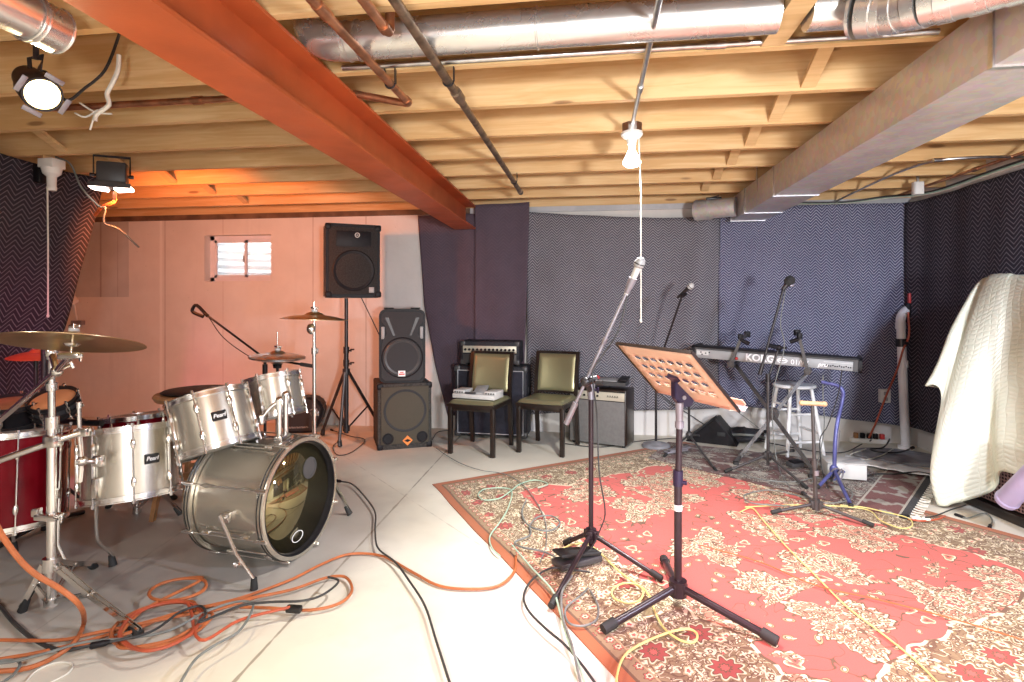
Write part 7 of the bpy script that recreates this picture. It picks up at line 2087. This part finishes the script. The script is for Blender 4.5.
# orange cord hanging from the drain pipe switch
P = [at_y(908, 312, 5.44), at_y(909, 335, 5.44), at_y(903, 350, 5.46), at_y(897, 370, 5.46), at_y(886, 396, 5.44), at_y(877, 420, 5.46), at_y(869, 438, 5.50)]
b = MB(); b.tube(P, 0.0085, 8, smooth=5)
solo('orange_extension_lead', b, M['red_cable'], 'red-orange cord hanging over the navy blanket from the drain pipe to the power strip', 'cord')
b = MB(); b.tube([on_floor(908, 519, 0.02), on_floor(922, 521, 0.022), on_floor(938, 519, 0.02), on_floor(945, 516, 0.02)], 0.0055, 7, smooth=4)
solo('red_connector_cord', b, M['red_cable'], 'short red cord end at the corner of the dark rug', 'cord')
# white fringe knot at the rug end
b = MB()
A_, B2 = DB, DC
for k in range(26):
    s = k / 25; p = A_.lerp(B2, s); d = (B2 - A_).normalized(); o_ = V((d.y, -d.x, 0))
    b.tube([p + V((0, 0, 0.018)), p + o_ * 0.025 + d * rnd.uniform(-.01, .01) + V((0, 0, 0.016)), p + o_ * 0.055 + d * rnd.uniform(-.02, .02) + V((0, 0, 0.016))], 0.005, 5)
o = solo('rug_fringe', b, M['white_cable'], 'white tufted fringe along the short end of the dark rug', 'fringe', kind='stuff')
b = MB(); q = on_floor(921, 520, 0.02)
for k in range(4): b.tube([q, q + V((rnd.uniform(-.05, .05), rnd.uniform(-.05, .05), 0.012)), q + V((rnd.uniform(-.07, .07), rnd.uniform(-.07, .07), 0.0))], 0.007, 6, smooth=3)
solo('knotted_string', b, M['white_cable'], 'knot of white string at the corner of the dark rug', 'string')
# ------------------------------------------------------------------ lights, sky, camera
def lamp(name, typ, loc, col, power, radius=0.06, target=None, angle=None, blend=0.6):
    l = bpy.data.lights.new(name, typ)
    l.color = col; l.energy = power
    l.shadow_soft_size = radius
    if angle is not None: l.spot_size = math.radians(angle); l.spot_blend = blend
    o = bpy.data.objects.new(name, l); COL.objects.link(o)
    o.location = loc
    if target is not None:
        o.rotation_euler = (V(target) - V(loc)).to_track_quat('-Z', 'Y').to_euler()
    o['kind'] = 'helper'
    return o
WARM = (1.0, 0.96, 0.90); WHITE = (0.97, 0.98, 1.0); COOL = (0.74, 0.81, 1.0)
# the seen bulb points down; the other ceiling spots are unseen added fill
lamp('bulb_light', 'SPOT', (LX, LY, 2.01), (1.0, 0.98, 0.95), 270, 0.05, (LX, LY, 0), 150, 0.9)
lamp('ceiling_fill_light', 'SPOT', (0.6, -1.6, 2.1), WHITE, 150, 0.10, (0.6, -1.6, 0), 165, 0.5)
lamp('ceiling_fill_light', 'SPOT', (-2.6, -0.6, 2.1), WARM, 85, 0.10, (-2.6, -0.4, 0), 165, 0.5)
lamp('ceiling_fill_light', 'SPOT', (2.25, 1.4, 2.0), COOL, 300, 0.10, (2.1, 2.0, 0), 165, 0.5)
# photographer's flash just beside the camera
lamp('flash_light', 'POINT', (-0.36, -0.35, 1.42), WHITE, 88, 0.13)
lamp('added_fill_light', 'SPOT', (1.5, -2.2, 1.2), WHITE, 900, 0.2, (1.7, 5.6, 1.0), 92, 0.9)  # unseen spot added behind the camera to brighten the far blankets
# par can, floodlight, stage cans, and an unseen magenta spot added for the divider blanket
d = -pd
lamp('par_can_light', 'SPOT', pc + d * 0.05, (1.0, 0.80, 0.45), 150, 0.06, pc + d, 120, 0.8)
lamp('floodlight_beam', 'SPOT', fl + V((0.02, 0.02, -0.16)), (1.0, 0.24, 0.06), 165, 0.07, fl + V((-0.15, 1.0, -0.55)), 118, 0.6)
lamp('magenta_fill_light', 'SPOT', (-2.7, 0.9, 1.9), (1.0, 0.12, 0.32), 220, 0.06, (-3.66, 2.6, 1.0), 48, 1.0)
lamp('pink_can_light', 'SPOT', (0.25, 0.9, 2.1), (1.0, 0.22, 0.50), 160, 0.06, on_floor(720, 660), 60, 1.0)
lamp('orange_can_light', 'SPOT', (1.6, 0.6, 2.0), (1.0, 0.40, 0.10), 170, 0.06, on_floor(985, 640), 55, 1.0)

w = bpy.data.worlds.new('sky'); SC.world = w; w.use_nodes = True
nt = w.node_tree
bg = nt.nodes['Background']; bg.inputs[0].default_value = (0.85, 0.92, 1.0, 1); bg.inputs[1].default_value = 12.0

cam = bpy.data.cameras.new('camera'); co = bpy.data.objects.new('camera', cam); COL.objects.link(co)
co.location = (0, 0, CAMH); co.rotation_euler = (PI / 2, 0, YAW)
cam.sensor_fit = 'HORIZONTAL'; cam.sensor_width = 36.0; cam.lens = 36.0 * FPX / 1024.0
cam.shift_x = 0.0; cam.shift_y = -(341.0 - HY) / 1024.0
cam.clip_start = 0.02
SC.camera = co
vs = SC.view_settings
SC.display_settings.display_device = 'sRGB'
vs.view_transform = 'Standard'; vs.look = 'None'; vs.gamma = 1.0; vs.use_curve_mapping = False
vs.exposure = 0.16
SC.cycles.max_bounces = 8; SC.cycles.diffuse_bounces = 5; SC.cycles.glossy_bounces = 4; SC.cycles.transparent_max_bounces = 8
SC.cycles.caustics_reflective = False; SC.cycles.caustics_refractive = False
SC.cycles.use_denoising = True
SC.cycles.sample_clamp_indirect = 6.0
